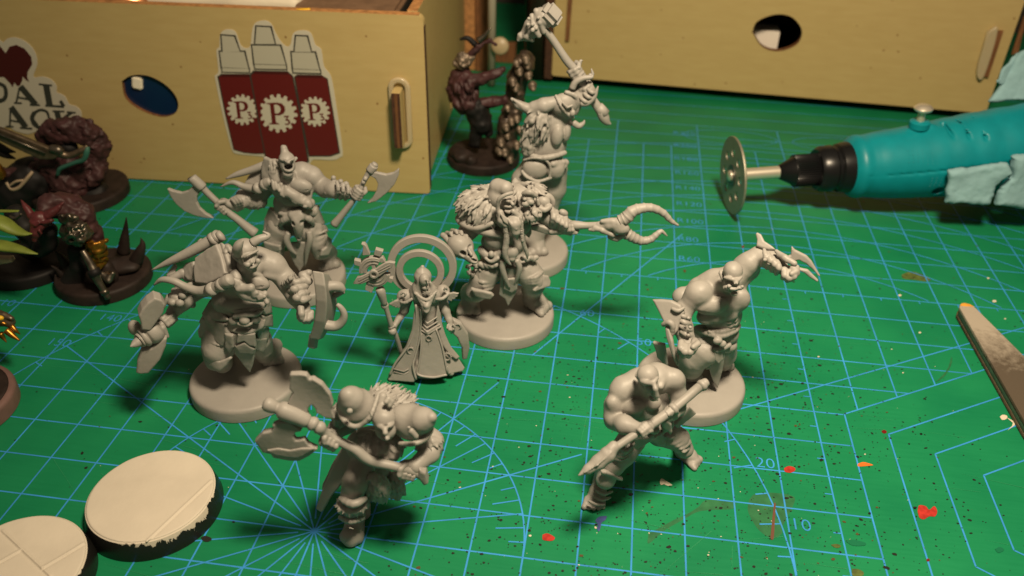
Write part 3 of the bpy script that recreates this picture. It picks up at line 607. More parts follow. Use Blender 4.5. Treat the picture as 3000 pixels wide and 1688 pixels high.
for k, (nk, cap, bd, body, gear) in enumerate(BOT):
    o = .0205 + .0012 * k * 4
    for q, dk in ((nk, 13), (cap, 13), (bd, 10)): stick('outline', quadl(q, dk), o, M_INK, STK, 1, .0016); o += .0004
    cx, cy = np.mean(body, 0); stick('outline', [(cx + (x - cx) * 1.05 + (2 if x > cx else -2), cy + (y - cy) * 1.02) for x, y in body], o, M_INK, STK, 1, .0016); o += .0016
    stick('bottle_neck', quadl(nk), o, M_CAP, STK, 1, .0016); stick('bottle_cap', quadl(cap), o + .0002, M_CAP, STK, 1, .0016); stick('cap_band', quadl(bd), o + .0004, M_CAP, STK, 1, .0016)
    stick('bottle_body', body, o + .0006, M_CRIM, STK, 1, .0016); o += .0016
    sh_ = [body[0], body[1], body[2], body[3], (body[3][0], body[3][1] + 8), (body[0][0], body[0][1] + 2)]; stick('shoulder', [body[1], body[2], (body[2][0] + 12, body[2][1] + 22), (body[1][0] - 18, body[1][1] + 20)], o, M_CRIMD, STK, 1, .0012)
    gx, gy, gr = gear; G = []
    lo_, hi_ = (-1e9, 452) if k == 0 else ((478, 1e9) if k == 1 else (822, 1e9))
    for i in range(144):
        t = 2 * math.pi * i / 144; ph = (i % 9) / 9; r = gr * (1.0 if ph < .5 else .86) * (1 - .05 * abs(ph - .25) * 2)
        x = gx + r * math.cos(t) + .12 * r * math.sin(t) * .5; y = gy + r * math.sin(t) * 1.0; G.append((min(max(x, lo_ + .02 * y if k == 0 else lo_), hi_ + (y - gy) * .16), y))
    stick('gear', G, o + .0012, M_STK, STK, 1, .0014)
    s_ = gr / 165; sk = .12
    def T(L, ox=gx, oy=gy): return [(ox + (x + sk * y) * s_, oy + y * s_) for x, y in L]
    Pout = T([(-88, -88), (0, -92), (42, -84), (64, -55), (64, -25), (48, 2), (10, 18), (-26, 16), (-26, 78), (-2, 86), (-2, 94), (-88, 94), (-88, 86), (-62, 78), (-62, -74), (-88, -80)])
    Pin = T([(-26, -74), (0, -74), (20, -62), (26, -40), (20, -14), (0, 0), (-26, 0)])
    FL.sheet('letter', [FL.outl(z2, Pout), FL.outl(z2, Pin)], .0012, o + .0026, M_CRIM, STK)
    V3 = T([(46, 20), (92, 20), (72, 46), (92, 58), (94, 84), (72, 100), (48, 96), (46, 84), (66, 88), (78, 78), (74, 64), (56, 62), (56, 52), (70, 34), (46, 34)])
    stick('numeral', V3, o + .0026, M_CRIM, STK, 1, .0012)
HS = thing('heart_sticker', Vector(FL.P(-14.5, 3, 0)), 'white sticker with a dripping dark red heart and black capitals, cut off at the left', 'sticker')
zh = (0, 100, 4.527)
stick('backing', [(-120, 60), (-60, 40), (0, 75), (45, 108), (100, 60), (200, 40), (330, 90), (440, 190), (495, 320), (490, 430), (445, 540), (470, 575), (560, 560), (680, 600), (755, 690), (752, 770), (800, 788), (870, 830), (920, 930), (1000, 950), (1070, 1010), (1085, 1080), (1060, 1200), (800, 1260), (600, 1322), (480, 1290), (380, 1325), (200, 1280), (100, 1215), (-120, 1200)], .008, M_STK, HS, 2, .02, zh)
stick('heart', [(-120, 120), (-60, 110), (0, 150), (80, 250), (130, 165), (220, 140), (330, 190), (420, 300), (432, 400), (372, 500), (366, 570), (392, 635), (340, 600), (305, 560), (300, 610), (270, 680), (235, 690), (195, 640), (172, 705), (145, 660), (60, 570), (-120, 560)], .0205, M_CRIMD, HS, 1, .0016, zh)
def strokes(nm, SS, off=.022):
    mb = MB(); 
    for k, (L, w0) in enumerate(SS):
        L = spline(np.array(L, float), 4) if len(L) > 2 else np.array(L, float); ws = np.linspace(*(w0 if isinstance(w0, tuple) else (w0, w0)), len(L)); vv = []
        for i, q in enumerate(L):
            t = unit(L[min(i + 1, len(L) - 1)] - L[max(i - 1, 0)]); n = np.array([-t[1], t[0]]) * ws[i] / 2
            for e in (q + n, q - n): vv.append(FL.P(*FL.uv(zh[0] + e[0] / zh[2], zh[1] + e[1] / zh[2]), off + .0004 * k))
        mb.add(vv, [(2 * i, 2 * i + 1, 2 * i + 3, 2 * i + 2) for i in range(len(L) - 1)])
    mb.build(nm, M_INK, HS, None)
strokes('letter', [([(-20, 650), (60, 690), (85, 780), (60, 860), (-30, 895)], (45, 60)), ([(-60, 655), (20, 650)], 30)])
strokes('letter', [([(275, 690), (480, 935)], 78), ([(265, 700), (222, 905)], 26), ([(235, 835), (390, 865)], 26), ([(190, 910), (295, 915)], 26), ([(400, 935), (535, 940)], 28)])
strokes('letter', [([(615, 670), (665, 950)], 84), ([(520, 662), (695, 680)], 26), ([(605, 945), (855, 962)], 32), ([(805, 880), (850, 960)], (40, 50))])
strokes('letter', [([(150, 965), (350, 1235)], 78), ([(145, 975), (135, 1215)], 26), ([(130, 1140), (290, 1170)], 26), ([(85, 1222), (185, 1226)], 24), ([(270, 1240), (432, 1252)], 28)])
strokes('letter', [([(655, 1110), (625, 1030), (540, 1005), (450, 1060), (440, 1170), (530, 1240), (640, 1252), (725, 1222)], (30, 60)), ([(465, 1030), (430, 1120), (490, 1215)], 60)])
strokes('letter', [([(755, 1015), (815, 1240)], 74), ([(700, 1018), (860, 1025)], 24), ([(960, 1035), (850, 1130), (980, 1240)], 40), ([(890, 1030), (1010, 1042)], 24)])
# ---------------------------------------------------------------- right box
FR = Face((.06, 22.25, .42), unit((13.2, -.75, 0))); UR = FR.u; NR = FR.n
BOXR = thing('plywood_box', (7, 22, 0), 'taller plywood box at the upper right with an oval dark finger hole', 'box', 'laser-cut plywood boxes')
z4 = (1900, 0, 2.07)
hq = FR.outl(z4, [(628, 195), (660, 130), (770, 88), (870, 105), (930, 185), (900, 270), (790, 312), (690, 285)], 5); hc2 = np.mean(hq, 0)
FR.sheet('front_panel', [rrect(0, 0, 17.1, 9, (.1, .1, .1, .1)), hq], TH, -TH / 2, M_PLY, BOXR)
vv = []
for (a, b) in hq:
    for o in (.004, -TH - .004): vv.append(FR.P(hc2[0] + (a - hc2[0]) * .99, hc2[1] + (b - hc2[1]) * .99, o))
n_ = len(hq); rim = MB(); rim.add(vv, [(2 * i, 2 * i + 1, (2 * i + 3) % (2 * n_), (2 * i + 2) % (2 * n_)) for i in range(n_)]); rim.build('hole_rim', M_BURN2, BOXR, 60)
bm_obj('end_edge', box_bm(FR.P(-.17, 4.5, -TH * 1.4), (UR, NR, Z3), (.165, TH * 1.1, 4.7), .01, 1), M_BURN, BOXR)
bm_obj('side_panel', box_bm(FR.P(.2, 4.5, -TH - 4.5), (UR, NR, Z3), (.15, 4.4, 4.45), .01, 1), M_PLY, BOXR); bm_obj('side_panel', box_bm(FR.P(16.9, 4.5, -TH - 4.5), (UR, NR, Z3), (.15, 4.4, 4.45), .01, 1), M_PLY, BOXR)
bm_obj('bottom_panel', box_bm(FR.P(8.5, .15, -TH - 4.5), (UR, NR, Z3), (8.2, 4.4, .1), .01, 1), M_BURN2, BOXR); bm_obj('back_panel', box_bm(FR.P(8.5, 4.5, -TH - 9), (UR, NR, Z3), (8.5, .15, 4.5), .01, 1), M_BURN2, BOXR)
bm_obj('top_panel', box_bm(FR.P(8.5, 8.9, -TH - 4.5), (UR, NR, Z3), (8.5, 4.4, .1), .01, 1), M_PLY, BOXR)
a = FR.uv(1900 + 700 / 2.07, 250 / 2.07); WB = thing('white_block', Vector(FR.P(a[0], a[1], -1.5)), 'white block seen inside the oval hole of the right box', 'block')
bm_obj('body', box_bm(FR.P(a[0] - .18, a[1] - 1.12, -1.6), (UR, NR, Z3), (.85, .5, 1.2), .03, 2), mat('white_card', (.8, .74, .66), .5), WB)
# slots with joint tabs
def slot(quad, zm, nm='slot_tab'):
    q = [FR.uv(zm[0] + x / zm[2], zm[1] + y / zm[2]) for x, y in quad]; FR.sheet(nm, [q], .12, .062, M_BURN2, BOXR)
z6 = (2600, 0, 3.6225)
slot([(1165, 320), (1222, 320), (1062, 812), (1000, 800)], z6); slot([(1440, 170), (1470, 170), (1380, 545), (1310, 575)], z6)
z3_ = (1180, 0, 4.14)
slot([(2010, -40), (2060, -40), (2020, 490), (1975, 490)], z3_)
BR2 = thing('bumper_ring', Vector(FR.P(*FR.uv(2880, 160))), 'milky plastic bumper beside the slot of the right box', 'bumper')
q = [FR.uv(2600 + x / 3.6225, y / 3.6225) for x, y in ((1050, 330), (1160, 300), (1010, 800), (935, 750))]; FR.sheet('ring', [[tuple(t) for t in spline(np.array(q + q[:1]), 4)[:-1]]], .2, .11, M_MILK, BR2, .03, 60)
# ---------------------------------------------------------------- what stands in the gap between the boxes
G1 = thing('wooden_rack', (-3.0, 21.6, 0), 'scorched brown plywood rack edge between the two boxes', 'rack')
def gp(px, py, y): r = ray(px, py); t = (y - CAM[1]) / r[1]; return CAM + r * t
def slab(par, name, px0, px1, y, ztop, m, th=.3):
    a, b = gp(px0, 200, y), gp(px1, 200, y); bm_obj(name, box_bm(((a[0] + b[0]) / 2, y + th / 2, ztop / 2), (X3, Y3, Z3), (abs(b[0] - a[0]) / 2, th / 2, ztop / 2), .02, 1), m, par)
slab(G1, 'post', 1360, 1392, 23.4, 9, M_EDGE); slab(G1, 'post', 1393, 1430, 23.3, 9, M_BURN2)
slab(G1, 'cross_piece', 1431, 1510, 24.6, .9, M_BURN2)
TU = thing('clear_tube', (-1.9, 22.0, 0), 'pale upright plastic tube with a round beige cap in the gap between the boxes', 'tube')
a = gp(1455, 150, 21.6); v, f = lathe_geo([(.16, .1), (.17, 8)], (a[0] - .2, 21.6, 0), n=20); mesh_obj('tube', v, f, mat('pale_plastic', (.36, .33, .26), .3), TU)
a = gp(1465, 135, 21.2); v, f = lathe_geo([(.05, -.1), (.34, -.08), (.36, 0), (.3, .08), (.05, .1)], a, (0, -1, .2), 24); mesh_obj('cap', v, f, mat('beige_plastic', (.42, .33, .2), .4), TU)
BB = thing('dark_bottle', (-.9, 23, 0), 'dark brown bottle standing in shadow behind the gap', 'bottle'); v, f = lathe_geo([(.7, .05), (.72, 6.5), (.6, 7.2), (.3, 7.6), (.3, 9)], (-.55, 23.3, 0), n=32); mesh_obj('body', v, f, mat('dark_glass', (.02, .012, .008), .25), BB)
tag(mesh_obj('gap_backdrop', [(-60, 34, -1), (60, 34, -1), (60, 34, 40), (-60, 34, 40)], [(0, 1, 2, 3)], mat('backdrop_dark', (.05, .04, .03), .8), None, False), kind='structure')  # dark backdrop added so that the gap between the boxes stays dark
# ================================================================== clawed brute (right)
G = Fig('brute_figurine', (1860, 650, 2.376), base_at((1860, 650, 2.376), 388, 1090), 'bald grey resin brute raising clawed gauntlets, on a round base behind the spearman', group=GRP)
G.disc()
S = G.clay()
# torso
S.e(610, 650, .3, 135, 140, 112, -12, k=.1); S.e(615, 560, .38, 185, 112, 112, 18, k=.12); S.e(590, 770, .25, 135, 95, 105, -8, k=.1)
S.e(540, 585, .66, 112, 66, 52, 18, k=.05); S.e(735, 540, .56, 68, 80, 48, 20, k=.05)      # pectorals
S.e(500, 660, .5, 70, 60, 60, 10, k=.06); S.e(575, 668, .62, 60, 44, 36, 10, k=.05); S.e(670, 650, .62, 40, 44, 32, 10, k=.05)
for i in range(3): S.e(655 + 3 * i, 672 + 26 * i, .64 - .02 * i, 25, 15, 20, 18, k=.025); S.e(696 + 1 * i, 660 + 26 * i, .6 - .02 * i, 17, 14, 18, 18, k=.025)
S.c([(455, 470, .1, 90), (560, 430, .12, 98), (680, 400, .1, 95), (790, 330, .0, 80)], .12)  # back and traps
S.c([(505, 450, .22, 60), (610, 425, .42, 60)], .1); S.c([(700, 400, .3, 55), (790, 300, .12, 66)], .1)
S.c([(692, 540, .8, 5), (688, 660, .76, 4)], .03, sub=True); S.c([(450, 625, .72, 6), (545, 652, .84, 5), (680, 618, .76, 4)], .04, sub=True, n=3)
S.c([(500, 700, .7, 5), (560, 722, .72, 5), (640, 715, .7, 4)], .04, sub=True, n=3)
# neck, head
S.c([(640, 450, .4, 62), (670, 420, .55, 58)], .05)
S.e(683, 340, .78, 68, 66, 72, -8, k=.03); S.e(672, 425, .86, 50, 42, 52, -8, k=.04)
S.e(650, 462, .95, 38, 26, 38, -5, k=.03)                                                   # jaw
G.off = -.08; S.c([(628, 388, 1.02, 12), (680, 400, 1.12, 13), (712, 408, 1.1, 14), (742, 385, 1.0, 11)], .02, n=3)   # brow
S.e(665, 412, 1.1, 15, 9, 12, 0, k=.015, sub=True); S.e(728, 405, 1.06, 12, 8, 12, 0, k=.015, sub=True)
S.e(704, 425, 1.16, 17, 18, 15, k=.02); S.e(692, 432, 1.2, 7, 5, 7, k=.01); S.e(716, 430, 1.2, 7, 5, 7, k=.01)
S.c([(640, 455, 1.12, 17), (690, 470, 1.2, 14), (745, 455, 1.05, 15)], .015, n=3)            # lip
S.c([(650, 478, 1.2, 5), (690, 487, 1.24, 5), (730, 472, 1.16, 5)], .012, sub=True, n=3)
S.c([(648, 470, 1.22, 12), (655, 448, 1.26, 15), (664, 448, 1.27, 9)], .01); S.c([(738, 468, 1.14, 9), (748, 450, 1.14, 11), (740, 446, 1.14, 6)], .01)
S.e(690, 500, 1.1, 26, 15, 22, 0, k=.02)
G.off = 0; S.c([(612, 395, .75, 12), (600, 355, .65, 16), (598, 325, .6, 4)], .02); S.e(608, 370, .76, 7, 18, 6, -8, k=.01, sub=True)
# left arm (photo left), gauntlet hand
S.c([(445, 500, .5, 84), (400, 545, .52, 70)], .05); S.e(445, 495, .5, 98, 88, 86, 25, k=.08); S.e(340, 520, .1, 80, 70, 70, 0, k=.08)
S.c([(385, 560, .5, 62), (345, 610, .55, 66), (320, 650, .62, 62)], .06); S.c([(320, 650, .62, 66), (335, 740, .85, 70), (355, 800, 1.0, 58)], .05)
for i in range(4): S.c([(300 + 8 * i, 640 + 42 * i, .9 + .06 * i, 13), (345 + 6 * i, 662 + 42 * i, .98 + .06 * i, 14), (385 + 4 * i, 672 + 40 * i, .88 + .06 * i, 11)], .035, n=3)
S.c([(355, 810, 1.0, 58), (370, 855, 1.12, 62)], .04); S.e(368, 872, 1.2, 66, 62, 62, -10, k=.03)
for i, q in enumerate(((318, 900, 1.42, 26), (345, 925, 1.5, 27), (378, 925, 1.52, 27), (408, 900, 1.48, 25))):
    S.c([(q[0] + 4, q[1] - 58, q[2] - .1, q[3]), (q[0] + 4, q[1] - 20, q[2] + .04, q[3] + 1), (q[0] - 6, q[1] + 6, q[2] - .12, q[3] - 4)], .012)
S.c([(418, 830, 1.3, 26), (438, 850, 1.46, 24), (405, 872, 1.56, 20)], .015)
# right arm raised
S.e(770, 300, .1, 100, 78, 84, 38, k=.1); S.c([(800, 280, .15, 74), (860, 235, .1, 66)], .06); S.c([(865, 240, .1, 66), (950, 270, .35, 66), (1010, 310, .6, 52)], .05)
for i in range(4): S.c([(900 + 30 * i, 195 + 26 * i, .5 + .08 * i, 14), (912 + 30 * i, 250 + 24 * i, .66 + .08 * i, 20), (888 + 32 * i, 300 + 20 * i, .5 + .06 * i, 17)], .02, n=3)
S.e(1070, 355, .78, 60, 52, 52, -15, k=.03)
for i, q in enumerate(((1040, 385, .96, 24), (1070, 402, 1.0, 25), (1100, 392, 1.0, 25), (1122, 370, .95, 22))):
    S.c([(q[0] + 2, q[1] - 50, q[2] - .06, q[3]), (q[0] + 4, q[1] - 12, q[2] + .04, q[3]), (q[0] - 8, q[1] + 6, q[2] - .1, q[3] - 4)], .012)
S.c([(1100, 320, .9, 23), (1122, 345, 1.0, 20), (1090, 362, 1.06, 17)], .015)
# legs
f1, f2 = G.g(375, 1085, .35), G.g(600, 1010, .35)
S.c([(480, 850, .3, 120), (410, 950, .4, 98), (392, 1010, .3, 82), (G.fwd(f1, -.2, .25), .25)], .06)
S.c([(600, 850, .1, 105), (620, 920, -.1, 84), (610, 970, -.3, 66), (G.fwd(f2, -.2, .25), .23)], .06)
S.foot(G.fwd(f1, -.35), G.fwd(f1, .25), .26); S.foot(G.fwd(f2, -.3), G.fwd(f2, .2), .25)
S.noise.append((.006, (5, 5, 5), None)); S.done('body')
# loincloth, belt, hip plates
G.off = -.22
S = G.clay(.02)
S.c([(430, 745, .55, 20), (520, 785, .85, 19), (620, 790, .92, 19), (700, 755, .7, 20), (725, 720, .4, 16)], .02, n=4)
S.c([(500, 765, .75, 17), (600, 765, .9, 17), (690, 735, .75, 17)], .02, n=4)
for i in range(14): t = i / 13; S.e(515 + 190 * t, 768 - 20 * t + 22 * math.sin(3.1 * t), .86 + .1 * math.sin(3.1 * t) - .2 * t, 9, 19, 12, 10, k=.01)
S.e(600, 850, .55, 115, 62, 70, -8, k=.03); S.e(465, 790, .55, 70, 90, 50, 30, k=.04); S.e(575, 828, 1.0, 32, 26, 22, k=.015); S.e(610, 850, 1.0, 26, 24, 20, k=.015)
S.c([(500, 870, .7, 26), (570, 890, .9, 22), (650, 860, .8, 22)], .03, n=3); S.noise.append((.012, (6, 6, 3), None)); S.done('belt')
G.plate('loincloth', [(540, 860, .8), (620, 850, .8), (625, 930, .78), (608, 1030, .72), (575, 1160, .68), (545, 1110, .7), (522, 1050, .72), (512, 1020, .72), (528, 960, .78)], .09, .03)
G.plate('cloth_strip', [(500, 870, .85), (550, 880, .88), (545, 950, .86), (520, 1020, .84), (492, 1022, .8), (495, 950, .84)], .1, .03)
G.plate('cloth_scrap', [(545, 900, .92), (605, 880, .9), (615, 955, .92), (580, 985, .93), (555, 960, .93)], .07, .025)
G.plate('skirt_plate', [(655, 840, .4), (705, 800, .2), (708, 910, .1), (690, 925, .12), (640, 925, .3)], .12, .04)
G.off = 0
S = G.clay(.022); S.e(545, 880, .05, 150, 84, 100, -6, k=.05); S.c([(480, 900, .45, 110), (420, 955, .45, 92)], .06); S.noise.append((.025, (3, 3, 1.2), None)); S.done('trousers')
# gauntlet blades and shoulder fin
G.plate('blade', [(215, 720, 1.0), (245, 745, 1.1), (262, 830, 1.25), (308, 985, 1.35), (302, 1003, 1.35), (275, 965, 1.33), (245, 880, 1.25), (222, 790, 1.1)], .1, .03)
G.plate('blade', [(125, 832, .7), (160, 838, .75), (210, 850, .85), (215, 900, .85), (232, 985, .8), (225, 1008, .8), (185, 965, .75), (155, 940, .72), (150, 890, .7)], .09, .03)
G.plate('blade', [(1090, 165, .5), (1115, 195, .55), (1195, 235, .6), (1230, 275, .65), (1290, 375, .7), (1278, 378, .7), (1240, 330, .65), (1190, 285, .6), (1140, 265, .6), (1085, 285, .6), (1058, 240, .55), (1085, 222, .5)], .09, .03)
G.plate('blade', [(1110, 285, .85), (1150, 320, .9), (1205, 335, .95), (1278, 405, 1.0), (1268, 416, 1.0), (1215, 385, .97), (1180, 352, .92), (1120, 330, .9)], .09, .03)
G.plate('elbow_guard', [(126, 540, .5), (180, 538, .6), (255, 545, .72), (325, 575, .8), (352, 632, .9), (318, 690, 1.0), (300, 760, 1.06), (262, 800, 1.08), (235, 780, 1.04), (205, 715, .95), (186, 660, .8), (165, 610, .66)], .15, .05)
S = G.clay(.018); S.c([(200, 715, 1.0, 18), (240, 700, 1.08, 20), (262, 730, 1.12, 20), (250, 800, 1.12, 18)], .02, n=3); S.c([(262, 605, .9, 13), (300, 620, .96, 15), (340, 600, .92, 12)], .02, n=3); S.done('guard_trim')
bpy.data.objects['guard_trim']['kind'] = 'stuff'
G.plate('elbow_guard', [(850, 72, -.05), (880, 88, 0), (905, 140, .1), (960, 180, .2), (985, 200, .3), (930, 190, .3), (885, 185, .2), (850, 178, .1), (858, 140, .0), (842, 90, -.05)], .12, .035)
S = G.clay(.02); S.c([(985, 205, .5, 14), (1045, 250, .75, 22), (1110, 290, .9, 20)], .03); S.c([(1000, 235, .6, 16), (1060, 270, .8, 18)], .03)
for q in ((905, 265), (935, 290), (965, 305), (990, 330)): S.e(q[0], q[1], .75, 17, 14, 14, k=.01)
for q in ((372, 670), (385, 735), (372, 790)): S.e(q[0], q[1], 1.22, 15, 14, 14, k=.01)
S.done('gauntlet_stud'); o_ = bpy.data.objects['gauntlet_stud']; o_['kind'] = 'stuff'
# ================================================================== brute with two axes (back left)
zA = (470, 400, 2.841)
A = Fig('brute_figurine', zA, base_at(zA, 1149, 1125), 'grey resin brute roaring with a hand axe held out in each fist', group=GRP)
A.disc()
S = A.clay()
S.e(1100, 440, .25, 175, 120, 110, 0, k=.1); S.e(1090, 560, .2, 150, 120, 105, k=.1); S.e(1095, 640, .15, 165, 90, 105, k=.1)
S.c([(930, 330, .0, 85), (1050, 320, .1, 90), (1180, 300, .08, 80), (1250, 310, .05, 70)], .12)
S.e(1170, 410, .52, 95, 62, 48, -12, k=.05); S.e(1010, 430, .5, 95, 62, 48, 12, k=.05); S.e(1110, 530, .5, 100, 60, 45, k=.06); S.e(1200, 500, .4, 60, 60, 50, k=.06)
S.c([(1085, 400, .72, 5), (1090, 560, .72, 4)], .03, sub=True); S.c([(1120, 465, .72, 5), (1200, 455, .66, 5), (1260, 420, .5, 4)], .03, sub=True, n=3)
# head
S.c([(1065, 370, .35, 70), (1060, 330, .42, 62)], .06); S.e(1052, 190, .5, 66, 62, 68, 0, k=.03); S.e(1058, 240, .58, 62, 74, 60, -3, k=.04)
S.c([(1035, 135, .42, 36), (1025, 95, .38, 26), (1012, 82, .35, 12)], .03); S.e(1062, 305, .66, 46, 34, 44, k=.03); S.e(1062, 325, .62, 48, 26, 40, k=.03)
S.e(1066, 250, .78, 36, 26, 62, -4, k=.012, sub=True); A.off = -.09; S.c([(1000, 188, .74, 10), (1040, 205, .84, 13), (1062, 208, .87, 12), (1092, 198, .82, 12), (1110, 180, .72, 9)], .02, n=3)
S.e(1030, 212, .86, 13, 7, 10, -15, k=.01, sub=True); S.e(1088, 208, .85, 12, 7, 10, 15, k=.01, sub=True); S.e(1064, 220, .9, 16, 15, 14, k=.02)
S.c([(1035, 265, .86, 7), (1032, 240, .88, 6)], .008); S.c([(1098, 262, .84, 7), (1100, 238, .86, 6)], .008); S.c([(1040, 280, .84, 12), (1066, 286, .88, 12), (1098, 276, .83, 12)], .02, n=3)
A.off = 0; S.c([(1066, 252, .5, 20), (1066, 252, .95, 27)], .012, sub=True); S.c([(1048, 252, .5, 16), (1048, 252, .95, 20)], .012, sub=True); S.c([(1084, 250, .5, 16), (1084, 250, .95, 20)], .012, sub=True); S.c([(1118, 200, .5, 10), (1130, 180, .42, 13), (1132, 168, .4, 4)], .01); S.c([(985, 215, .5, 10), (972, 200, .42, 12)], .01)
# photo-right arm
S.e(1265, 330, .12, 82, 78, 78, -20, k=.05); S.c([(1270, 340, .1, 78), (1330, 400, .1, 72), (1380, 440, .2, 70)], .07); S.c([(1370, 430, .2, 80), (1450, 440, .4, 74), (1560, 470, .55, 54)], .06)
for i in range(3): S.c([(1470 + 45 * i, 380 + 16 * i, .62, 15), (1480 + 42 * i, 440 + 12 * i, .74, 16), (1455 + 42 * i, 510 + 8 * i, .6, 14)], .02, n=3)
for q in ((1440, 345, .35, 20), (1380, 470, .5, 18), (1545, 395, .6, 24), (1500, 375, .5, 22)): S.e(q[0], q[1], q[2], q[3], q[3], q[3], k=.02)
aR = A.p(1770, 245, .55) - A.p(1440, 735, .75)
S.fist(1650, 470, .66, aR, A.p(1560, 470, .5) - A.p(1650, 470, .66), 62)
# photo-left arm
S.c([(930, 360, .0, 80), (830, 470, .05, 75), (740, 510, .2, 70)], .07); S.c([(740, 510, .2, 70), (620, 560, .45, 58)], .06)
aL = A.p(310, 380, .6) - A.p(785, 805, .6)
S.fist(525, 585, .62, aL, A.p(640, 560, .45) - A.p(525, 585, .62), 66)
for i in range(3): S.c([(590 + 26 * i, 520 - 8 * i, .6, 12), (625 + 24 * i, 555 - 8 * i, .66, 14), (640 + 22 * i, 620 - 10 * i, .5, 12)], .02, n=3)
# legs
f1, f2 = A.g(905, 1085, .35), A.g(1400, 1075, .35)
S.c([(1000, 760, .2, 115), (950, 850, .25, 88), (940, 930, .25, 66), (A.fwd(f1, -.25, .3), .24)], .08); S.c([(1210, 760, .2, 120), (1300, 850, .2, 88), (1335, 930, .2, 66), (A.fwd(f2, -.2, .3), .23)], .08)
S.foot(A.fwd(f1, -.25), A.fwd(f1, .3, 0, -.15), .24); S.foot(A.fwd(f2, -.25, 0, -.1), A.fwd(f2, .25, 0, .12), .25)
S.noise.append((.006, (5, 5, 5), None)); S.done('body')
S = A.clay(.024)   # fur sleeve and collar
S.e(760, 510, .15, 110, 75, 75, -18, k=.05); S.fur(760, 510, .15, 112, 78, 78, 120, .18, .034, (-.3, 0, -1), 3, -18)
S.c([(960, 220, .3, 34), (945, 290, .42, 38), (960, 360, .5, 40)], .05, n=3); S.tufts(A.p(952, 290, .4), [UH, Z3, -FH], [.13, .3, .14], 60, .14, .028, (0, -.2, -1), 4); S.done('fur_mantle')
A.off = -.11
S = A.clay(.02)    # knotted pelt across the chest
S.c([(900, 385, .45, 42), (960, 420, .6, 46), (1050, 455, .74, 46), (1140, 510, .78, 44), (1240, 560, .7, 46)], .05, n=3)
for i in range(16): t = i / 15; S.c([(930 + 290 * t + 18 * math.sin(i * 9.), 395 + 160 * t - 28, .78, 16), (950 + 290 * t, 440 + 150 * t + 20 * math.sin(i * 5.), .86, 15)], .02)
S.e(1225, 560, .82, 40, 48, 34, 30, k=.03); S.e(1215, 545, 1.0, 20, 24, 20, k=.015, sub=True); S.e(1205, 585, .92, 20, 12, 14, k=.02); S.noise.append((.018, (7, 7, 7), None)); S.done('pelt_strap')
A.off = -.2
S = A.clay(.02)    # belt with ram skull
S.c([(930, 610, .3, 24), (1000, 680, .6, 28), (1090, 640, .75, 30), (1200, 620, .72, 30), (1270, 640, .5, 26), (1310, 590, .3, 20)], .03, n=3)
S.c([(1100, 655, .85, 36), (1175, 650, .85, 36), (1140, 690, .9, 50), (1145, 750, .92, 42), (1152, 810, .88, 27), (1158, 865, .82, 19)], .04, n=3); S.e(1108, 722, 1.0, 17, 22, 30, k=.012, sub=True); S.e(1178, 718, 1.0, 17, 22, 30, k=.012, sub=True); S.e(1148, 850, .92, 7, 16, 20, k=.01, sub=True)
S.c([(1085, 670, .85, 26), (1030, 700, .82, 26), (1000, 740, .7, 18), (1030, 770, .7, 8)], .02, n=3); S.c([(1185, 660, .85, 26), (1240, 690, .8, 26), (1270, 730, .66, 18), (1235, 760, .68, 8)], .02, n=3)
S.c([(1000, 640, .7, 18), (1060, 655, .8, 16)], .03); S.noise.append((.012, (6, 6, 6), None)); S.done('skull_belt')
A.tube('tusk', [(1070, 800, .78, 26), (1050, 860, .82, 28), (1080, 930, .8, 22), (1135, 985, .76, 6)]); A.tube('tusk', [(1235, 790, .75, 26), (1245, 860, .8, 28), (1222, 950, .78, 22), (1205, 1080, .72, 5)])
A.plate('loincloth', [(1085, 880, .66), (1215, 870, .66), (1228, 980, .66), (1200, 1070, .62), (1160, 1125, .6), (1120, 1060, .62), (1080, 980, .66)], .1, .035)
A.plate('hip_plate', [(915, 585, .3), (960, 625, .5), (1000, 690, .7), (985, 745, .68), (900, 800, .5), (868, 770, .35), (880, 680, .25)], .12, .045)
A.plate('hip_plate', [(1290, 560, .3), (1330, 640, .25), (1365, 710, .2), (1355, 735, .25), (1290, 735, .45), (1265, 690, .55), (1275, 620, .5)], .12, .045)
A.plate('skirt_plate', [(1330, 720, .3), (1375, 740, .2), (1392, 780, .15), (1380, 800, .2), (1310, 790, .4), (1300, 740, .4)], .12, .045)
A.off = -.08
S = A.clay(.024); S.c([(985, 770, .3, 104), (955, 860, .35, 90), (945, 950, .3, 74)], .05); S.fur(965, 800, .3, 100, 66, 84, 60, .13, .028, (0, 0, -1), 8)
S.c([(1240, 770, .25, 108), (1305, 860, .28, 94), (1335, 940, .25, 76)], .05)
for i in range(4): S.c([(1230 + 14 * i, 795 + 36 * i, .46, 9), (1310 + 10 * i, 812 + 38 * i, .5, 10), (1385 + 4 * i, 780 + 42 * i, .34, 8)], .05, n=3); S.noise.append((.02, (4, 4, 2), None)); S.done('trousers')
A.plate('knee_plate', [(1390, 830, .5), (1420, 850, .45), (1425, 920, .45), (1395, 985, .5), (1320, 985, .65), (1345, 950, .68), (1385, 920, .6)], .09, .035)
A.plate('knee_plate', [(870, 860, .5), (910, 900, .7), (1000, 905, .75), (1010, 940, .72), (950, 985, .68), (880, 940, .55)], .09, .035)
A.off = 0
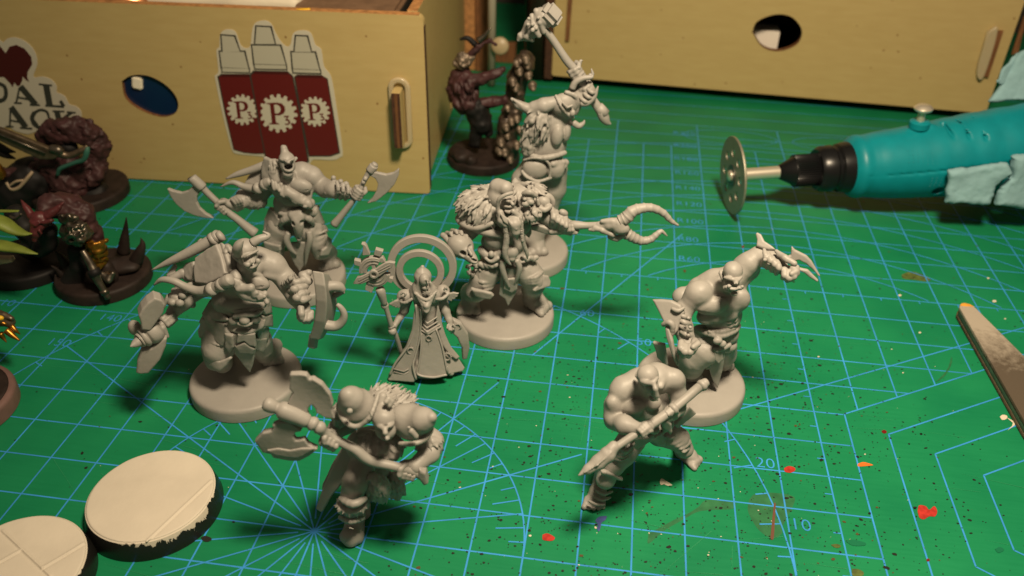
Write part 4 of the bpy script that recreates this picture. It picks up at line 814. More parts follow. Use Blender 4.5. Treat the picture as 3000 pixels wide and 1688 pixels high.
# axes
def axe(fig, hand, L, blade, dd, th=.11):
    o = fig.tube('axe_haft', L, n=14, sub=4); fig.plate('axe_blade', [(x, y, dd) for x, y in blade], th, .014, parent=o); return o
o = axe(A, None, [(1790, 226, .55, 26), (1780, 240, .55, 30), (1775, 248, .55, 38), (1742, 292, .56, 38), (1734, 302, .57, 26), (1690, 380, .6, 22), (1655, 460, .66, 22), (1600, 540, .7, 23), (1545, 610, .72, 26), (1490, 680, .74, 30), (1445, 735, .75, 36)],
        [(1735, 275), (1790, 292), (1880, 312), (1940, 297), (1988, 262), (1986, 315), (1952, 392), (1890, 462), (1800, 532), (1718, 555), (1765, 510), (1802, 445), (1812, 385), (1790, 345), (1740, 318)], .57)
for q in ((1705, 350), (1690, 378), (1590, 555), (1560, 590), (1540, 620)): A.tube('haft_wrap', [(q[0] - 12, q[1] - 4, .66, 22), (q[0] + 12, q[1] + 6, .66, 22)], n=10, sub=1, parent=o)
o = axe(A, None, [(262, 345, .6, 36), (268, 350, .6, 42), (345, 422, .6, 44), (352, 430, .6, 31), (400, 478, .6, 28), (470, 545, .62, 28), (560, 630, .62, 30), (640, 690, .61, 32), (720, 755, .6, 38), (788, 808, .6, 44)],
        [(62, 428), (110, 448), (180, 463), (235, 447), (285, 400), (340, 450), (308, 492), (305, 540), (330, 592), (380, 637), (448, 674), (380, 674), (290, 652), (200, 612), (130, 552), (85, 484)], .6)
# shoulder guard with tusks
A.plate('shoulder_plate', [(868, 165, .3), (925, 190, .42), (948, 290, .52), (930, 395, .55), (868, 400, .45), (850, 340, .35), (856, 230, .28)], .12, .05)
A.plate('shoulder_plate', [(862, 235, .12), (880, 390, .3), (800, 420, .28), (700, 395, .18), (740, 330, .05), (790, 275, .0)], .14, .06)
A.tube('tusk', [(880, 232, .2, 30), (850, 245, .2, 36), (760, 278, .22, 32), (640, 315, .25, 25), (545, 352, .28, 6)]); t = A.tube('tusk', [(920, 372, .55, 34), (885, 388, .5, 44), (850, 418, .46, 40), (780, 432, .42, 36), (690, 415, .4, 29), (600, 382, .4, 20), (500, 418, .4, 5)])
for q in ((812, 432), (868, 402)): A.tube('tusk_band', [(q[0] - 14, q[1] + 3, .46, 46), (q[0] + 14, q[1] - 6, .5, 48)], n=16, sub=1, parent=t)
# ================================================================== horned brute with mace axe and shield (left front)
zB = (370, 650, 2.415)
B = Fig('brute_figurine', zB, base_at(zB, 845, 1080), 'grey resin brute in a horned helmet with shield and spiked axe, left front', group=GRP)
B.disc()
S = B.clay()
S.e(830, 430, .3, 175, 125, 115, -6, k=.1); S.e(810, 560, .28, 205, 135, 130, k=.1); S.e(790, 690, .25, 225, 130, 135, k=.1)
S.c([(690, 340, .1, 90), (800, 290, .15, 95), (930, 280, .12, 95), (1030, 300, .1, 90)], .12); S.c([(800, 330, .35, 60), (900, 320, .4, 65)], .1)
S.e(920, 430, .55, 95, 62, 48, -16, k=.05); S.e(770, 430, .54, 90, 60, 48, 14, k=.05); S.e(820, 590, .58, 160, 60, 55, k=.06)
S.c([(850, 390, .7, 6), (845, 520, .74, 5)], .03, sub=True); S.c([(870, 478, .72, 6), (950, 462, .68, 6), (1000, 420, .5, 5)], .03, sub=True, n=3); S.c([(800, 400, .82, 6), (830, 380, .85, 5)], .03, sub=True)
S.c([(840, 390, .6, 8), (900, 370, .62, 10), (960, 380, .5, 10)], .04)
# head and helmet face
S.c([(845, 340, .5, 72), (850, 300, .6, 66)], .06); S.e(850, 235, .68, 78, 80, 78, 0, k=.03); S.e(880, 300, .86, 52, 44, 48, -8, k=.04)
B.off = -.08; S.e(905, 262, .98, 16, 10, 12, k=.012, sub=True); S.e(835, 278, 1.0, 17, 10, 12, k=.012, sub=True); S.e(886, 285, 1.1, 18, 20, 16, k=.02); S.e(900, 342, .98, 26, 17, 22, k=.02)
S.c([(850, 318, 1.06, 12), (890, 325, 1.1, 10), (925, 305, 1.04, 12)], .015, n=3); S.c([(862, 330, 1.12, 4), (895, 334, 1.14, 4), (925, 318, 1.08, 4)], .01, sub=True, n=3)
S.e(856, 305, 1.14, 22, 22, 18, k=.012); S.c([(848, 318, 1.12, 12), (842, 300, 1.14, 8)], .01); S.e(930, 278, 1.02, 20, 22, 16, k=.012); S.c([(925, 300, 1.04, 12), (940, 272, 1.02, 7)], .01)
B.off = 0
# photo-right arm
S.e(1040, 310, .12, 98, 78, 88, -28, k=.06); S.e(1025, 362, .25, 92, 46, 60, -22, k=.04); S.c([(985, 350, .48, 5), (1060, 345, .5, 6), (1110, 320, .4, 4)], .03, sub=True, n=3); S.c([(1060, 330, .1, 84), (1120, 400, .18, 72), (1160, 450, .3, 72)], .07); S.c([(1150, 440, .3, 76), (1200, 520, .5, 70), (1250, 600, .62, 52)], .06)
S.e(1255, 650, .72, 56, 50, 50, 30, k=.03)
for i, q in enumerate(((1225, 690, .9, 22), (1255, 705, .95, 23), (1285, 705, .95, 22), (1305, 690, .9, 20))): S.c([(q[0] + 6, q[1] - 50, q[2] - .04, q[3]), (q[0] + 2, q[1] - 14, q[2] + .04, q[3]), (q[0] + 8, q[1] + 4, q[2] - .1, q[3] - 4)], .012)
S.c([(1235, 610, .9, 24), (1240, 650, 1.0, 24), (1242, 680, 1.02, 20)], .015)
# photo-left arm
S.c([(650, 370, .05, 85), (560, 450, .1, 75), (470, 500, .2, 66)], .07); S.c([(470, 490, .2, 68), (400, 560, .45, 66), (330, 640, .65, 46)], .06)
S.fist(295, 685, .8, B.p(60, 865, 1.4) - B.p(330, 640, .65), B.p(400, 600, .5) - B.p(295, 685, .8), 58)
# legs
f1, f2 = B.g(690, 1010, .35), B.g(1050, 985, .35)
S.c([(720, 800, .3, 120), (650, 900, .45, 105), (645, 965, .4, 85), (680, 1000, .2, 64), (B.fwd(f1, -.1, .25), .2)], .08); S.c([(890, 800, .0, 112), (940, 880, -.2, 80), (980, 940, -.35, 58), (B.fwd(f2, -.2, .3), .17)], .08)
S.foot(B.fwd(f1, -.3), B.fwd(f1, .1), .2); S.foot(B.fwd(f2, -.2, 0, -.05), B.fwd(f2, .2, 0, .05), .2)
S.noise.append((.006, (5, 5, 5), None)); S.done('body')
S = B.clay(.02)   # horned helmet
S.e(838, 195, .62, 84, 78, 84, 0, k=.02); S.e(845, 290, .9, 90, 60, 70, 0, k=.02, sub=True); S.c([(768, 225, .7, 12), (825, 250, .9, 11), (870, 232, .92, 9), (925, 205, .74, 11)], .02, n=3)
S.c([(775, 240, .74, 26), (792, 262, .8, 22)], .03); S.c([(822, 250, .9, 9), (830, 285, .9, 8)], .02); S.done('helmet')
B.tube('helmet_horn', [(790, 225, .85, 34), (785, 195, .95, 36), (800, 165, 1.0, 27), (830, 128, 1.0, 4)], n=14); B.tube('helmet_horn', [(890, 150, .6, 34), (940, 122, .55, 30), (985, 108, .5, 26), (1005, 92, .48, 16), (965, 66, .48, 3)], n=14)
# shoulder block
B.plate('shoulder_plate', [(500, 255, .35), (575, 205, .35), (655, 158, .4), (690, 250, .62), (720, 365, .85), (690, 395, .85), (590, 440, .75), (505, 432, .6), (492, 340, .45)], .16, .035)
B.plate('shoulder_rim', [(655, 158, .36), (700, 185, .38), (728, 280, .6), (745, 350, .8), (720, 368, .85), (690, 250, .62)], .2, .04)
B.plate('shoulder_plate', [(440, 290, .1), (490, 275, .2), (505, 330, .3), (495, 420, .4), (450, 420, .35), (415, 380, .2), (412, 330, .1)], .16, .06)
S = B.clay(.022); S.c([(715, 190, .3, 34), (745, 260, .5, 36), (745, 340, .66, 34)], .04, n=3); S.tufts(B.p(735, 265, .48), [UH, Z3, -FH], [.11, .3, .12], 60, .12, .028, (.2, -.2, -1), 5)
S.c([(760, 360, .8, 30), (800, 450, .9, 40), (850, 510, .95, 44), (960, 530, .85, 40)], .05, n=3)
for i in range(14): t = i / 13; S.c([(740 + 230 * t + 16 * math.sin(i * 7.), 400 + 130 * t, .98, 17), (765 + 230 * t, 450 + 100 * t + 20 * math.sin(i * 4.), 1.02, 15)], .02)
S.c([(800, 470, 1.0, 34), (880, 470, 1.04, 30), (905, 510, 1.0, 24)], .03); S.c([(900, 540, .98, 24), (980, 510, .86, 22), (1000, 530, .8, 16)], .03); S.noise.append((.014, (7, 7, 7), None)); S.done('fur_collar')
t = B.tube('tusk', [(655, 95, .1, 46), (640, 108, .1, 48), (600, 130, .12, 40), (530, 172, .16, 40), (430, 225, .2, 36), (300, 285, .26, 24), (180, 342, .3, 5)], n=16)
for q in ((668, 102, 40), (615, 125, 50), (545, 165, 48)): B.tube('tusk_band', [(q[0] + 13, q[1] - 9, .1, q[2]), (q[0] - 13, q[1] + 9, .13, q[2])], n=16, sub=1, parent=t)
t = B.tube('tusk', [(740, 405, 1.05, 42), (715, 420, 1.03, 48), (670, 440, 1.0, 40), (600, 480, .95, 42), (510, 490, .9, 34), (420, 460, .85, 28), (330, 418, .82, 26), (250, 410, .8, 20), (195, 448, .8, 5)], n=16)
for q in ((728, 418, 46), (675, 445, 48), (605, 478, 48)): B.tube('tusk_band', [(q[0] + 13, q[1] - 8, 1.02, q[2]), (q[0] - 13, q[1] + 8, .98, q[2])], n=16, sub=1, parent=t)
# belts, skirt
B.off = -.15
S = B.clay(.02); S.c([(690, 590, .6, 18), (760, 625, .82, 19), (840, 635, .9, 19), (930, 610, .8, 18), (985, 565, .6, 16)], .02, n=4); S.c([(770, 670, .95, 18), (840, 655, 1.0, 18), (920, 655, .95, 18), (960, 620, .8, 16)], .02, n=4)
S.c([(720, 750, .8, 17), (820, 780, .95, 17), (910, 760, .85, 17), (970, 700, .6, 16)], .02, n=4); S.e(838, 700, 1.02, 38, 32, 28, k=.02); S.c([(795, 722, 1.02, 12), (840, 735, 1.06, 12), (885, 720, 1.0, 12)], .015, n=3)
S.e(760, 700, .9, 40, 34, 28, k=.02); S.e(915, 690, .9, 36, 38, 28, k=.02); S.e(830, 720, .7, 150, 70, 70, k=.04); S.e(712, 690, .96, 14, 14, 12, k=.01); S.noise.append((.008, (8, 8, 8), None)); S.done('belt')
for L in ([(605, 545, .3), (660, 590, .55), (725, 690, .85), (700, 705, .85), (560, 700, .5), (545, 650, .3)], [(540, 680, .35), (620, 690, .6), (700, 720, .85), (735, 785, .9), (690, 875, .85), (655, 860, .8), (620, 815, .7), (525, 822, .4), (515, 770, .3)],
          [(560, 640, .2), (600, 700, .5), (545, 730, .35), (520, 715, .2)], [(960, 570, .6), (1020, 570, .3), (1028, 650, .25), (975, 655, .6), (945, 610, .75)], [(950, 660, .65), (1030, 650, .25), (1030, 740, .25), (960, 740, .6)], [(920, 740, .7), (1005, 745, .25), (1000, 830, .25), (930, 850, .6)], [(905, 820, .72), (990, 815, .35), (985, 890, .3), (950, 925, .4), (915, 905, .62)], [(535, 800, .4), (600, 815, .6), (610, 880, .6), (570, 905, .5), (540, 870, .4)], [(700, 780, .9), (760, 800, .95), (765, 880, .92), (735, 920, .88), (705, 880, .86)]):
    B.plate('skirt_plate', L, .1, .04)
B.plate('loincloth', [(740, 790, .9), (915, 780, .85), (922, 900, .82), (900, 1000, .76), (878, 1062, .72), (830, 1005, .76), (770, 925, .82), (755, 860, .86)], .1, .035)
B.plate('cloth_scrap', [(790, 790, .98), (915, 785, .92), (918, 880, .9), (870, 868, .92), (835, 840, .95), (780, 855, .96)], .08, .03); B.plate('cloth_scrap', [(770, 870, .92), (840, 850, .95), (880, 880, .92), (915, 890, .88), (905, 930, .86), (855, 930, .9), (800, 920, .9)], .08, .03)
S = B.clay(.024); S.c([(670, 810, .45, 118), (650, 890, .55, 112), (650, 955, .58, 92)], .06); S.c([(930, 840, .1, 100), (960, 900, .0, 74)], .06)
for i in range(4): S.c([(570 + 8 * i, 835 + 36 * i, .66, 9), (650, 872 + 34 * i, .84, 10), (742 - 6 * i, 850 + 32 * i, .72, 8)], .05, n=3)
S.noise.append((.016, (4, 4, 2), None)); S.done('trousers')
B.plate('knee_plate', [(545, 920, .55), (575, 930, .75), (600, 975, .92), (650, 1000, .98), (730, 960, .9), (768, 945, .8), (715, 1010, .9), (668, 1055, .92), (600, 1020, .85), (552, 970, .6)], .08, .03)
B.off = 0
# bracers
S = B.clay(.02)
for i in range(4): S.c([(1125 + 22 * i, 455 + 38 * i, .5 + .06 * i, 18), (1195 + 18 * i, 430 + 42 * i, .66 + .07 * i, 22), (1265 + 10 * i, 415 + 42 * i, .5 + .06 * i, 18)], .03, n=3)
for q in ((1188, 478, .8), (1205, 540, .9)): S.e(*q, 32, 30, 26, k=.015); S.e(q[0], q[1], q[2] + .1, 14, 14, 20, k=.008, sub=True)

for i in range(9): t = i / 8; S.c([(1112 + 90 * t, 450 - 60 * t + 14 * math.sin(9 * t), .5 + .22 * math.sin(3.1 * t), 12), (1096 + 92 * t, 418 - 62 * t, .52 + .2 * math.sin(3.1 * t), 4)], .012)
S.c([(1240, 370, .4, 20), (1290, 360, .4, 24), (1310, 345, .35, 5)], .02); S.c([(1250, 380, .45, 30), (1290, 420, .5, 30)], .03); S.done('bracer')
S = B.clay(.02)
for i in range(4): S.c([(470 - 34 * i, 440 + 34 * i, .45 + .08 * i, 20), (410 - 28 * i, 470 + 34 * i, .66 + .08 * i, 24), (360 - 24 * i, 450 + 36 * i, .5 + .08 * i, 20)], .03, n=3)
for q in ((400, 520, .85), (378, 575, .92)): S.e(*q, 32, 28, 26, k=.015); S.e(q[0], q[1], q[2] + .1, 13, 13, 20, k=.008, sub=True)
S.c([(310, 380, .2, 26), (345, 320, .15, 14), (350, 300, .12, 5)], .03); S.c([(330, 400, .3, 30), (400, 360, .2, 30), (430, 400, .2, 26)], .03); S.c([(440, 560, .3, 36), (470, 590, .3, 20), (488, 540, .25, 5)], .03); S.done('bracer')
# axe mace pointing at the viewer
o = B.tube('axe_haft', [(360, 620, .5, 22), (300, 680, .8, 24), (240, 735, 1.0, 26), (190, 775, 1.15, 30)], n=14)
B.tube('axe_hub', [(240, 738, 1.03, 50), (225, 748, 1.06, 74), (195, 770, 1.13, 88), (160, 796, 1.2, 82), (138, 811, 1.25, 62), (134, 814, 1.26, 72), (118, 826, 1.3, 70), (113, 829, 1.31, 50), (109, 832, 1.32, 56), (92, 844, 1.36, 52), (86, 848, 1.38, 36), (64, 862, 1.44, 30), (46, 873, 1.5, 18), (28, 884, 1.56, 3)], n=24, sub=3, parent=o)
S = B.clay(.02); S.e(60, 750, .98, 46, 62, 40, k=.04); S.c([(255, 750, 1.05, 26), (292, 812, 1.05, 12)], .02); S.done('hub_lug', parent=o); bpy.data.objects['hub_lug']['kind'] = 'stuff'
B.plate('axe_blade', [(82, 640, 1.3), (105, 590, 1.25), (145, 545, 1.2), (195, 512, 1.15), (245, 528, 1.1), (270, 560, 1.08), (255, 620, 1.1), (200, 690, 1.15), (165, 740, 1.2), (105, 738, 1.3), (98, 690, 1.3)], .3, .03, parent=o)
B.plate('axe_blade', [(72, 1045, 1.3), (78, 970, 1.3), (108, 890, 1.25), (180, 868, 1.2), (270, 800, 1.1), (290, 805, 1.08), (282, 860, 1.1), (240, 960, 1.18), (160, 1050, 1.25), (105, 1058, 1.3)], .26, .05, parent=o)
B.plate('axe_blade', [(250, 580, .95), (290, 515, .9), (298, 550, .9), (270, 610, .95)], .12, .03, parent=o)
# shield seen edge-on
sh = B.loft('shield', [(1345, 352, .6), (1382, 450, .72), (1385, 560, .75), (1355, 700, .72), (1330, 830, .62)], .24, [.5, .9, 1.0, .9, .4], .03)
B.tube('tusk', [(1370, 480, .4, 42), (1450, 455, .35, 40), (1505, 460, .3, 38), (1540, 488, .3, 20)], parent=sh); B.tube('tusk', [(1370, 560, .3, 24), (1450, 535, .2, 22), (1540, 490, .15, 18)], parent=sh)
B.tube('tusk', [(1370, 720, .5, 42), (1430, 735, .5, 40), (1490, 735, .5, 36), (1530, 700, .5, 30), (1540, 650, .5, 25), (1515, 605, .5, 20), (1490, 585, .5, 15)], parent=sh)
B.loft('shield_spike', [(1318, 800, .5), (1305, 895, .5)], .16, .3, .02, parent=sh)
# ================================================================== crouching axe fighter (front centre-left)
zC_ = (720, 1060, 2.5417)
D_ = Fig('dwarf_figurine', zC_, on_z(720 + 850 / 2.5417, 1060 + 1250 / 2.5417), 'stocky grey resin warrior with domed shoulder armour striding behind a huge notched double axe', group=GRP)
D_.off = -.4
S = D_.clay()
S.e(930, 620, .1, 190, 150, 130, 10, k=.1); S.e(930, 800, .0, 150, 110, 110, k=.1)
S.e(1028, 420, .76, 90, 84, 86, -8, k=.03); S.e(1042, 510, .84, 78, 72, 72, -8, k=.04); D_.off = -.51; S.c([(960, 465, .95, 14), (1010, 490, 1.1, 16), (1050, 495, 1.12, 16), (1098, 460, .98, 14)], .02, n=3)
S.e(1000, 512, 1.14, 18, 10, 12, k=.012, sub=True); S.e(1072, 500, 1.12, 16, 10, 12, k=.012, sub=True); S.c([(1035, 500, 1.14, 14), (1040, 530, 1.2, 22)], .02); S.e(1040, 570, 1.12, 36, 16, 24, -6, k=.02); S.c([(1010, 562, 1.2, 5), (1045, 566, 1.22, 5), (1075, 556, 1.18, 5)], .01, sub=True)
D_.off = -.4
# arms
S.c([(760, 470, .1, 70), (680, 500, .25, 66), (640, 560, .4, 56)], .06); ax_ = D_.p(300, 360, .9) - D_.p(1130, 785, .9)
S.fist(632, 582, .86, ax_, D_.p(660, 500, .6) - D_.p(632, 582, .86), 80)
S.c([(1290, 520, .3, 95), (1390, 590, .4, 80), (1370, 680, .6, 74), (1260, 780, .85, 62)], .06); S.fist(1205, 815, .92, D_.p(950, 740, .95) - D_.p(1330, 850, .9), D_.p(1330, 720, .7) - D_.p(1205, 815, .92), 80)
# forward leg with boot
t1 = D_.g(780, 1385, 0); bk = D_.fwd(t1, -.62, 0, .02)
S.c([(860, 800, .35, 105), (815, 900, .6, 95), (795, 985, .65, 80), (D_.fwd(bk, .12, .75), .2), (D_.fwd(bk, .1, .3), .2)], .08); S.foot(bk, t1, .2, toes=False, boot=True)
S.e(780, 1295, .7 , 80, 60, 60, k=.05)
b2 = D_.g(850, 1120, 0); S.c([(960, 850, .0, 100), (900, 960, -.2, 80), (D_.fwd(b2, -.1, .45), .22), (D_.fwd(b2, -.15, .2), .2)], .08); S.foot(D_.fwd(b2, -.3), D_.fwd(b2, .25), .2, toes=False, boot=True)
S.c([(705, 1160, .7, 20), (780, 1190, .95, 22), (870, 1165, .75, 20)], .03, n=3); S.c([(770, 1235, 1.0, 8), (800, 1245, 1.0, 8)], .03)
S.noise.append((.006, (5, 5, 5), None)); S.done('body')
S = D_.clay(.02)  # domed shoulder guards
S.e(830, 345, .55, 152, 148, 120, 15, k=.03); S.c([(815, 320, .58, 126), (780, 272, .68, 88), (755, 244, .74, 46)], .1); S.e(800, 480, .2, 170, 60, 220, 30, k=.02, sub=True)
S.c([(690, 330, .62, 18), (720, 420, .82, 18), (790, 480, .95, 18), (860, 470, .95, 18), (930, 400, .9, 18), (985, 250, .6, 16)], .02, n=4); S.e(775, 368, .98, 24, 24, 22, k=.015); S.c([(915, 365, 1.0, 4), (935, 405, 1.0, 10)], .01); S.done('shoulder_dome')
S = D_.clay(.02)
S.e(1225, 450, .55, 172, 138, 118, -38, k=.03); S.c([(1250, 450, .6, 122), (1320, 432, .72, 90), (1385, 414, .8, 40)], .1)
S.c([(1150, 610, .85, 18), (1250, 610, .92, 20), (1340, 570, .82, 20), (1385, 500, .7, 18)], .02, n=4); S.c([(1230, 515, 1.02, 24), (1265, 555, 1.02, 24)], .02); S.e(1215, 490, 1.02, 16, 14, 14, k=.01); S.done('shoulder_dome')
S = D_.clay(.02)  # helmet crest, ring and beard
S.e(1028, 385, .7, 84, 70, 84, -8, k=.02); S.c([(1010, 300, .55, 40), (1020, 260, .5, 34)], .03); S.c([(1045, 300, .75, 20), (1062, 275, .7, 20), (1085, 295, .7, 20), (1070, 325, .75, 20)], .02); S.e(1068, 300, .85, 16, 18, 24, k=.01, sub=True); S.done('helmet')
S = D_.clay(.022)
S.fur(1000, 625, .55, 165, 100, 125, 100, .17, .034, (0, -.5, -1), 12); S.done('beard')
S = D_.clay(.022); S.fur(1060, 300, .05, 180, 76, 116, 150, .24, .024, (.6, .5, .35), 9, -12, lift=.4); S.fur(700, 400, .3, 52, 84, 70, 50, .13, .026, (-.4, -.2, -.6), 10); S.done('fur_collar')
S = D_.clay(.022); S.fur(975, 930, .55, 84, 132, 48, 170, .17, .023, (.1, -.2, -1), 13, 14, lift=.3); S.done('fur_apron')
S = D_.clay(.022); S.fur(1105, 920, .1, 72, 112, 62, 90, .17, .023, (.2, -.2, -1), 14, lift=.3); S.done('fur_skirt'); S = D_.clay(.022); S.fur(1368, 610, .46, 84, 84, 84, 70, .15, .026, (.3, -.3, -.8), 15, lift=.3); S.done('fur_sleeve')
S = D_.clay(.022); S.c([(708, 1020, .8, 22), (800, 1060, .98, 26), (888, 1020, .85, 22)], .05, n=3); S.c([(725, 1090, .86, 16), (800, 1115, .95, 18), (878, 1090, .82, 16)], .05, n=3); S.tufts(D_.p(797, 1055, .72), [UH, Z3, -FH], [.25, .11, .24], 110, .13, .022, (0, 0, -1), 16, lift=.35); S.done('fur_cuff')
D_.plate('cloak', [(735, 620, .1), (690, 700, .2), (600, 890, .3), (528, 1090, .45), (572, 1112, .48), (650, 990, .4), (740, 880, .4), (800, 760, .3), (820, 640, .2)], .12, .03)
D_.plate('cloak', [(740, 600, -.3), (640, 760, -.2), (585, 900, -.1), (560, 1000, .1), (660, 960, .0), (760, 800, -.1), (820, 640, -.2)], .1, .03)
o = D_.tube('axe_haft', [(135, 305, .9, 40), (160, 315, .9, 56), (205, 335, .9, 52), (232, 345, .9, 44), (262, 355, .9, 66), (300, 372, .9, 72), (380, 405, .9, 66), (450, 440, .9, 56), (470, 450, .9, 44), (500, 462, .9, 58), (525, 478, .9, 42), (548, 490, .9, 52), (575, 520, .88, 38), (640, 570, .86, 36), (720, 605, .88, 36), (820, 655, .92, 40), (880, 710, .95, 40), (950, 745, .95, 38), (1040, 765, .95, 36), (1130, 785, .95, 36), (1250, 815, .92, 38), (1320, 845, .9, 42)], n=16, sub=3)
D_.plate('axe_pommel', [(1295, 770, .9), (1345, 800, .9), (1362, 880, .9), (1330, 895, .9), (1280, 830, .9)], .22, .04, parent=o)
D_.plate('axe_blade', [(330, 82, .78), (400, 80, .78), (455, 86, .78), (478, 122, .78), (505, 116, .78), (570, 155, .78), (632, 235, .78), (652, 310, .78), (640, 345, .78), (668, 412, .78), (600, 405, .78), (555, 375, .78), (530, 368, .78), (520, 335, .78), (495, 308, .78), (470, 325, .78), (462, 360, .78), (475, 395, .82), (430, 410, .88), (330, 340, .88), (318, 285, .8), (356, 215, .78), (330, 190, .78)], .12, .014, parent=o)
D_.plate('axe_blade', [(72, 575, .95), (130, 515, .95), (195, 503, .95), (208, 480, .95), (200, 462, .95), (262, 432, .92), (330, 430, .9), (425, 495, .9), (375, 515, .95), (358, 545, .95), (375, 575, .95), (410, 572, .95), (440, 566, .95), (472, 608, .95), (540, 637, .95), (480, 682, .95), (400, 722, .95), (330, 722, .95), (212, 702, .95), (190, 672, .95), (130, 660, .95)], .12, .014, parent=o)
D_.plate('blade_bevel', [(150, 655, 1.02), (240, 640, 1.02), (330, 655, 1.02), (420, 640, 1.02), (520, 640, 1.02), (470, 676, 1.02), (400, 712, 1.02), (330, 712, 1.02), (218, 692, 1.02)], .05, .02, parent=o)
# ================================================================== robed figure with halo rings and gear staff (centre)
zD = (1000, 660, 2.9575)
N = Fig('robed_figurine', zD, on_z(1000 + 740 / 2.9575, 660 + 1205 / 2.9575), 'slim hooded grey resin figure in long robes with two halo rings and a gear-headed staff', group=GRP)
S = N.clay(.02)   # robe
S.c([(745, 640, .1, 120), (760, 780, .12, 105), (770, 880, .14, 105)], .08)
S.c([(765, 900, .14, 112), (760, 1050, .18, 150), (755, 1190, .15, 160), (755, 1300, .1, 140)], .08)
for x0, x1, x2, d, r in ((700, 660, 560, .4, 34), (760, 770, 750, .5, 38), (830, 880, 950, .34, 28), (860, 960, 1030, .1, 20), (640, 560, 470, .2, 34), (720, 700, 640, .5, 26), (800, 830, 850, .5, 28)):
    S.c([(x0, 930, d - .14, r * .6), (x1, 1110, d + .04, r), (x2, 1275, d + .16, r * 1.1)], .05, n=2)
S.c([(480, 1290, .3, 20), (620, 1300, .56, 20), (760, 1295, .64, 20), (900, 1275, .52, 20), (1020, 1235, .2, 18)], .04, n=3)
g0 = N.base; S.box(np.array([g0[0], g0[1], -.3]), (X3, Y3, Z3), (2, 2, .315), .01, .0, sub=True); S.noise.append((.012, (5, 5, 1.5), None)); S.done('robe')
S = N.clay(.018)  # body: head, arms, hands
S.c([(735, 560, .2, 70), (715, 480, .3, 52)], .05); S.e(718, 470, .42, 46, 56, 50, -6, k=.02); S.c([(742, 478, .53, 7), (750, 500, .56, 9)], .012); S.c([(712, 480, .52, 8), (742, 474, .54, 8), (764, 480, .5, 7)], .012); S.e(728, 535, .44, 34, 26, 36, k=.03)
S.c([(565, 650, .1, 50), (545, 740, .12, 38), (505, 800, .25, 31), (462, 865, .4, 24)], .04); st = N.p(380, 690, .5) - N.p(470, 940, .5)
S.fist(443, 895, .45, st, N.p(505, 800, .25) - N.p(443, 895, .45), 36)
S.c([(875, 650, .1, 48), (903, 740, .2, 38), (935, 820, .3, 30), (945, 860, .36, 22)], .04); S.e(945, 880, .38, 30, 24, 24, 20, k=.02)
for q in ((918, 890), (935, 905), (955, 908), (972, 900)): S.c([(q[0] + 4, q[1] - 24, .42, 11), (q[0], q[1], .46, 11), (q[0] + 6, q[1] + 12, .4, 9)], .008)
S.c([(968, 862, .45, 11), (985, 885, .45, 9)], .008); S.done('body')
S = N.clay(.018)  # hood, mantle
S.e(705, 445, .25, 76, 78, 76, -8, k=.02); S.c([(700, 395, .25, 48), (703, 362, .24, 18)], .04); S.e(745, 485, .62, 42, 60, 62, -6, k=.015, sub=True); S.c([(690, 500, .4, 26), (660, 560, .35, 40), (640, 620, .35, 36)], .05)
S.c([(772, 500, .35, 12), (790, 545, .32, 26), (800, 590, .34, 30)], .05); S.c([(648, 500, .28, 22), (625, 560, .22, 36)], .05)
for i in range(4): S.c([(640 + 16 * i, 590 + 26 * i, .46 + .03 * i, 13), (738 - 0 * i, 648 + 34 * i, .6 + .03 * i, 14), (820 - 16 * i, 575 + 30 * i, .46 + .03 * i, 13)], .02, n=4)
S.e(735, 610, .32, 130, 90, 60, k=.05); S.e(735, 600, .15, 200, 70, 80, k=.06); S.c([(738, 700, .66, 26), (738, 755, .68, 5)], .03)
for a in range(-60, 241, 30): S.c([(742, 592, .5, 6), (742 + 40 * math.cos(math.radians(a)), 592 - 34 * math.sin(math.radians(a)), .5, 5)], .006)
S.e(742, 592, .5, 12, 10, 10, k=.005); S.done('hood')
S = N.clay(.018)
S.e(548, 615, .2, 70, 62, 62, 25, k=.02); S.c([(490, 650, .3, 14), (550, 672, .42, 14), (610, 640, .42, 14)], .02, n=3); S.c([(515, 600, .42, 10), (535, 580, .42, 10), (560, 595, .45, 10), (545, 620, .45, 8)], .01, n=2); S.done('shoulder_cap')
S = N.clay(.018)
S.e(878, 575, .2, 62, 66, 60, -25, k=.02); S.c([(825, 640, .42, 14), (880, 635, .42, 14), (930, 590, .3, 14)], .02, n=3); S.c([(890, 560, .42, 10), (905, 540, .42, 10), (915, 560, .4, 8)], .01, n=2); S.done('shoulder_cap')
def wing(cx, cy, sx, L, dd):
    r = thing_part(N, 'wing', cx, cy)
    for i, (x, y, l) in enumerate(L): N.plate('feather', [(cx + sx * 0, cy - 6 + 10 * i, dd), (cx + sx * l * .6, cy - 14 + y * .6, dd), (cx + sx * l, cy + y, dd), (cx + sx * (l * .86), cy + y + 14, dd), (cx + sx * l * .4, cy + y * .5 + 26, dd), (cx, cy + 22 + 8 * i, dd)], .06, .012, parent=r)
def thing_part(fig, name, x, y):
    o = bpy.data.objects.new(name, None); o.empty_display_size = .1; C.objects.link(o); o.parent = fig.root; return o
wing(540, 640, -1, [(0, 40, 128), (0, 52, 104), (0, 62, 78), (0, 68, 52)], .35)
wing(900, 600, 1, [(0, -12, 120), (0, 8, 112), (0, 26, 92), (0, 42, 64)], .3)
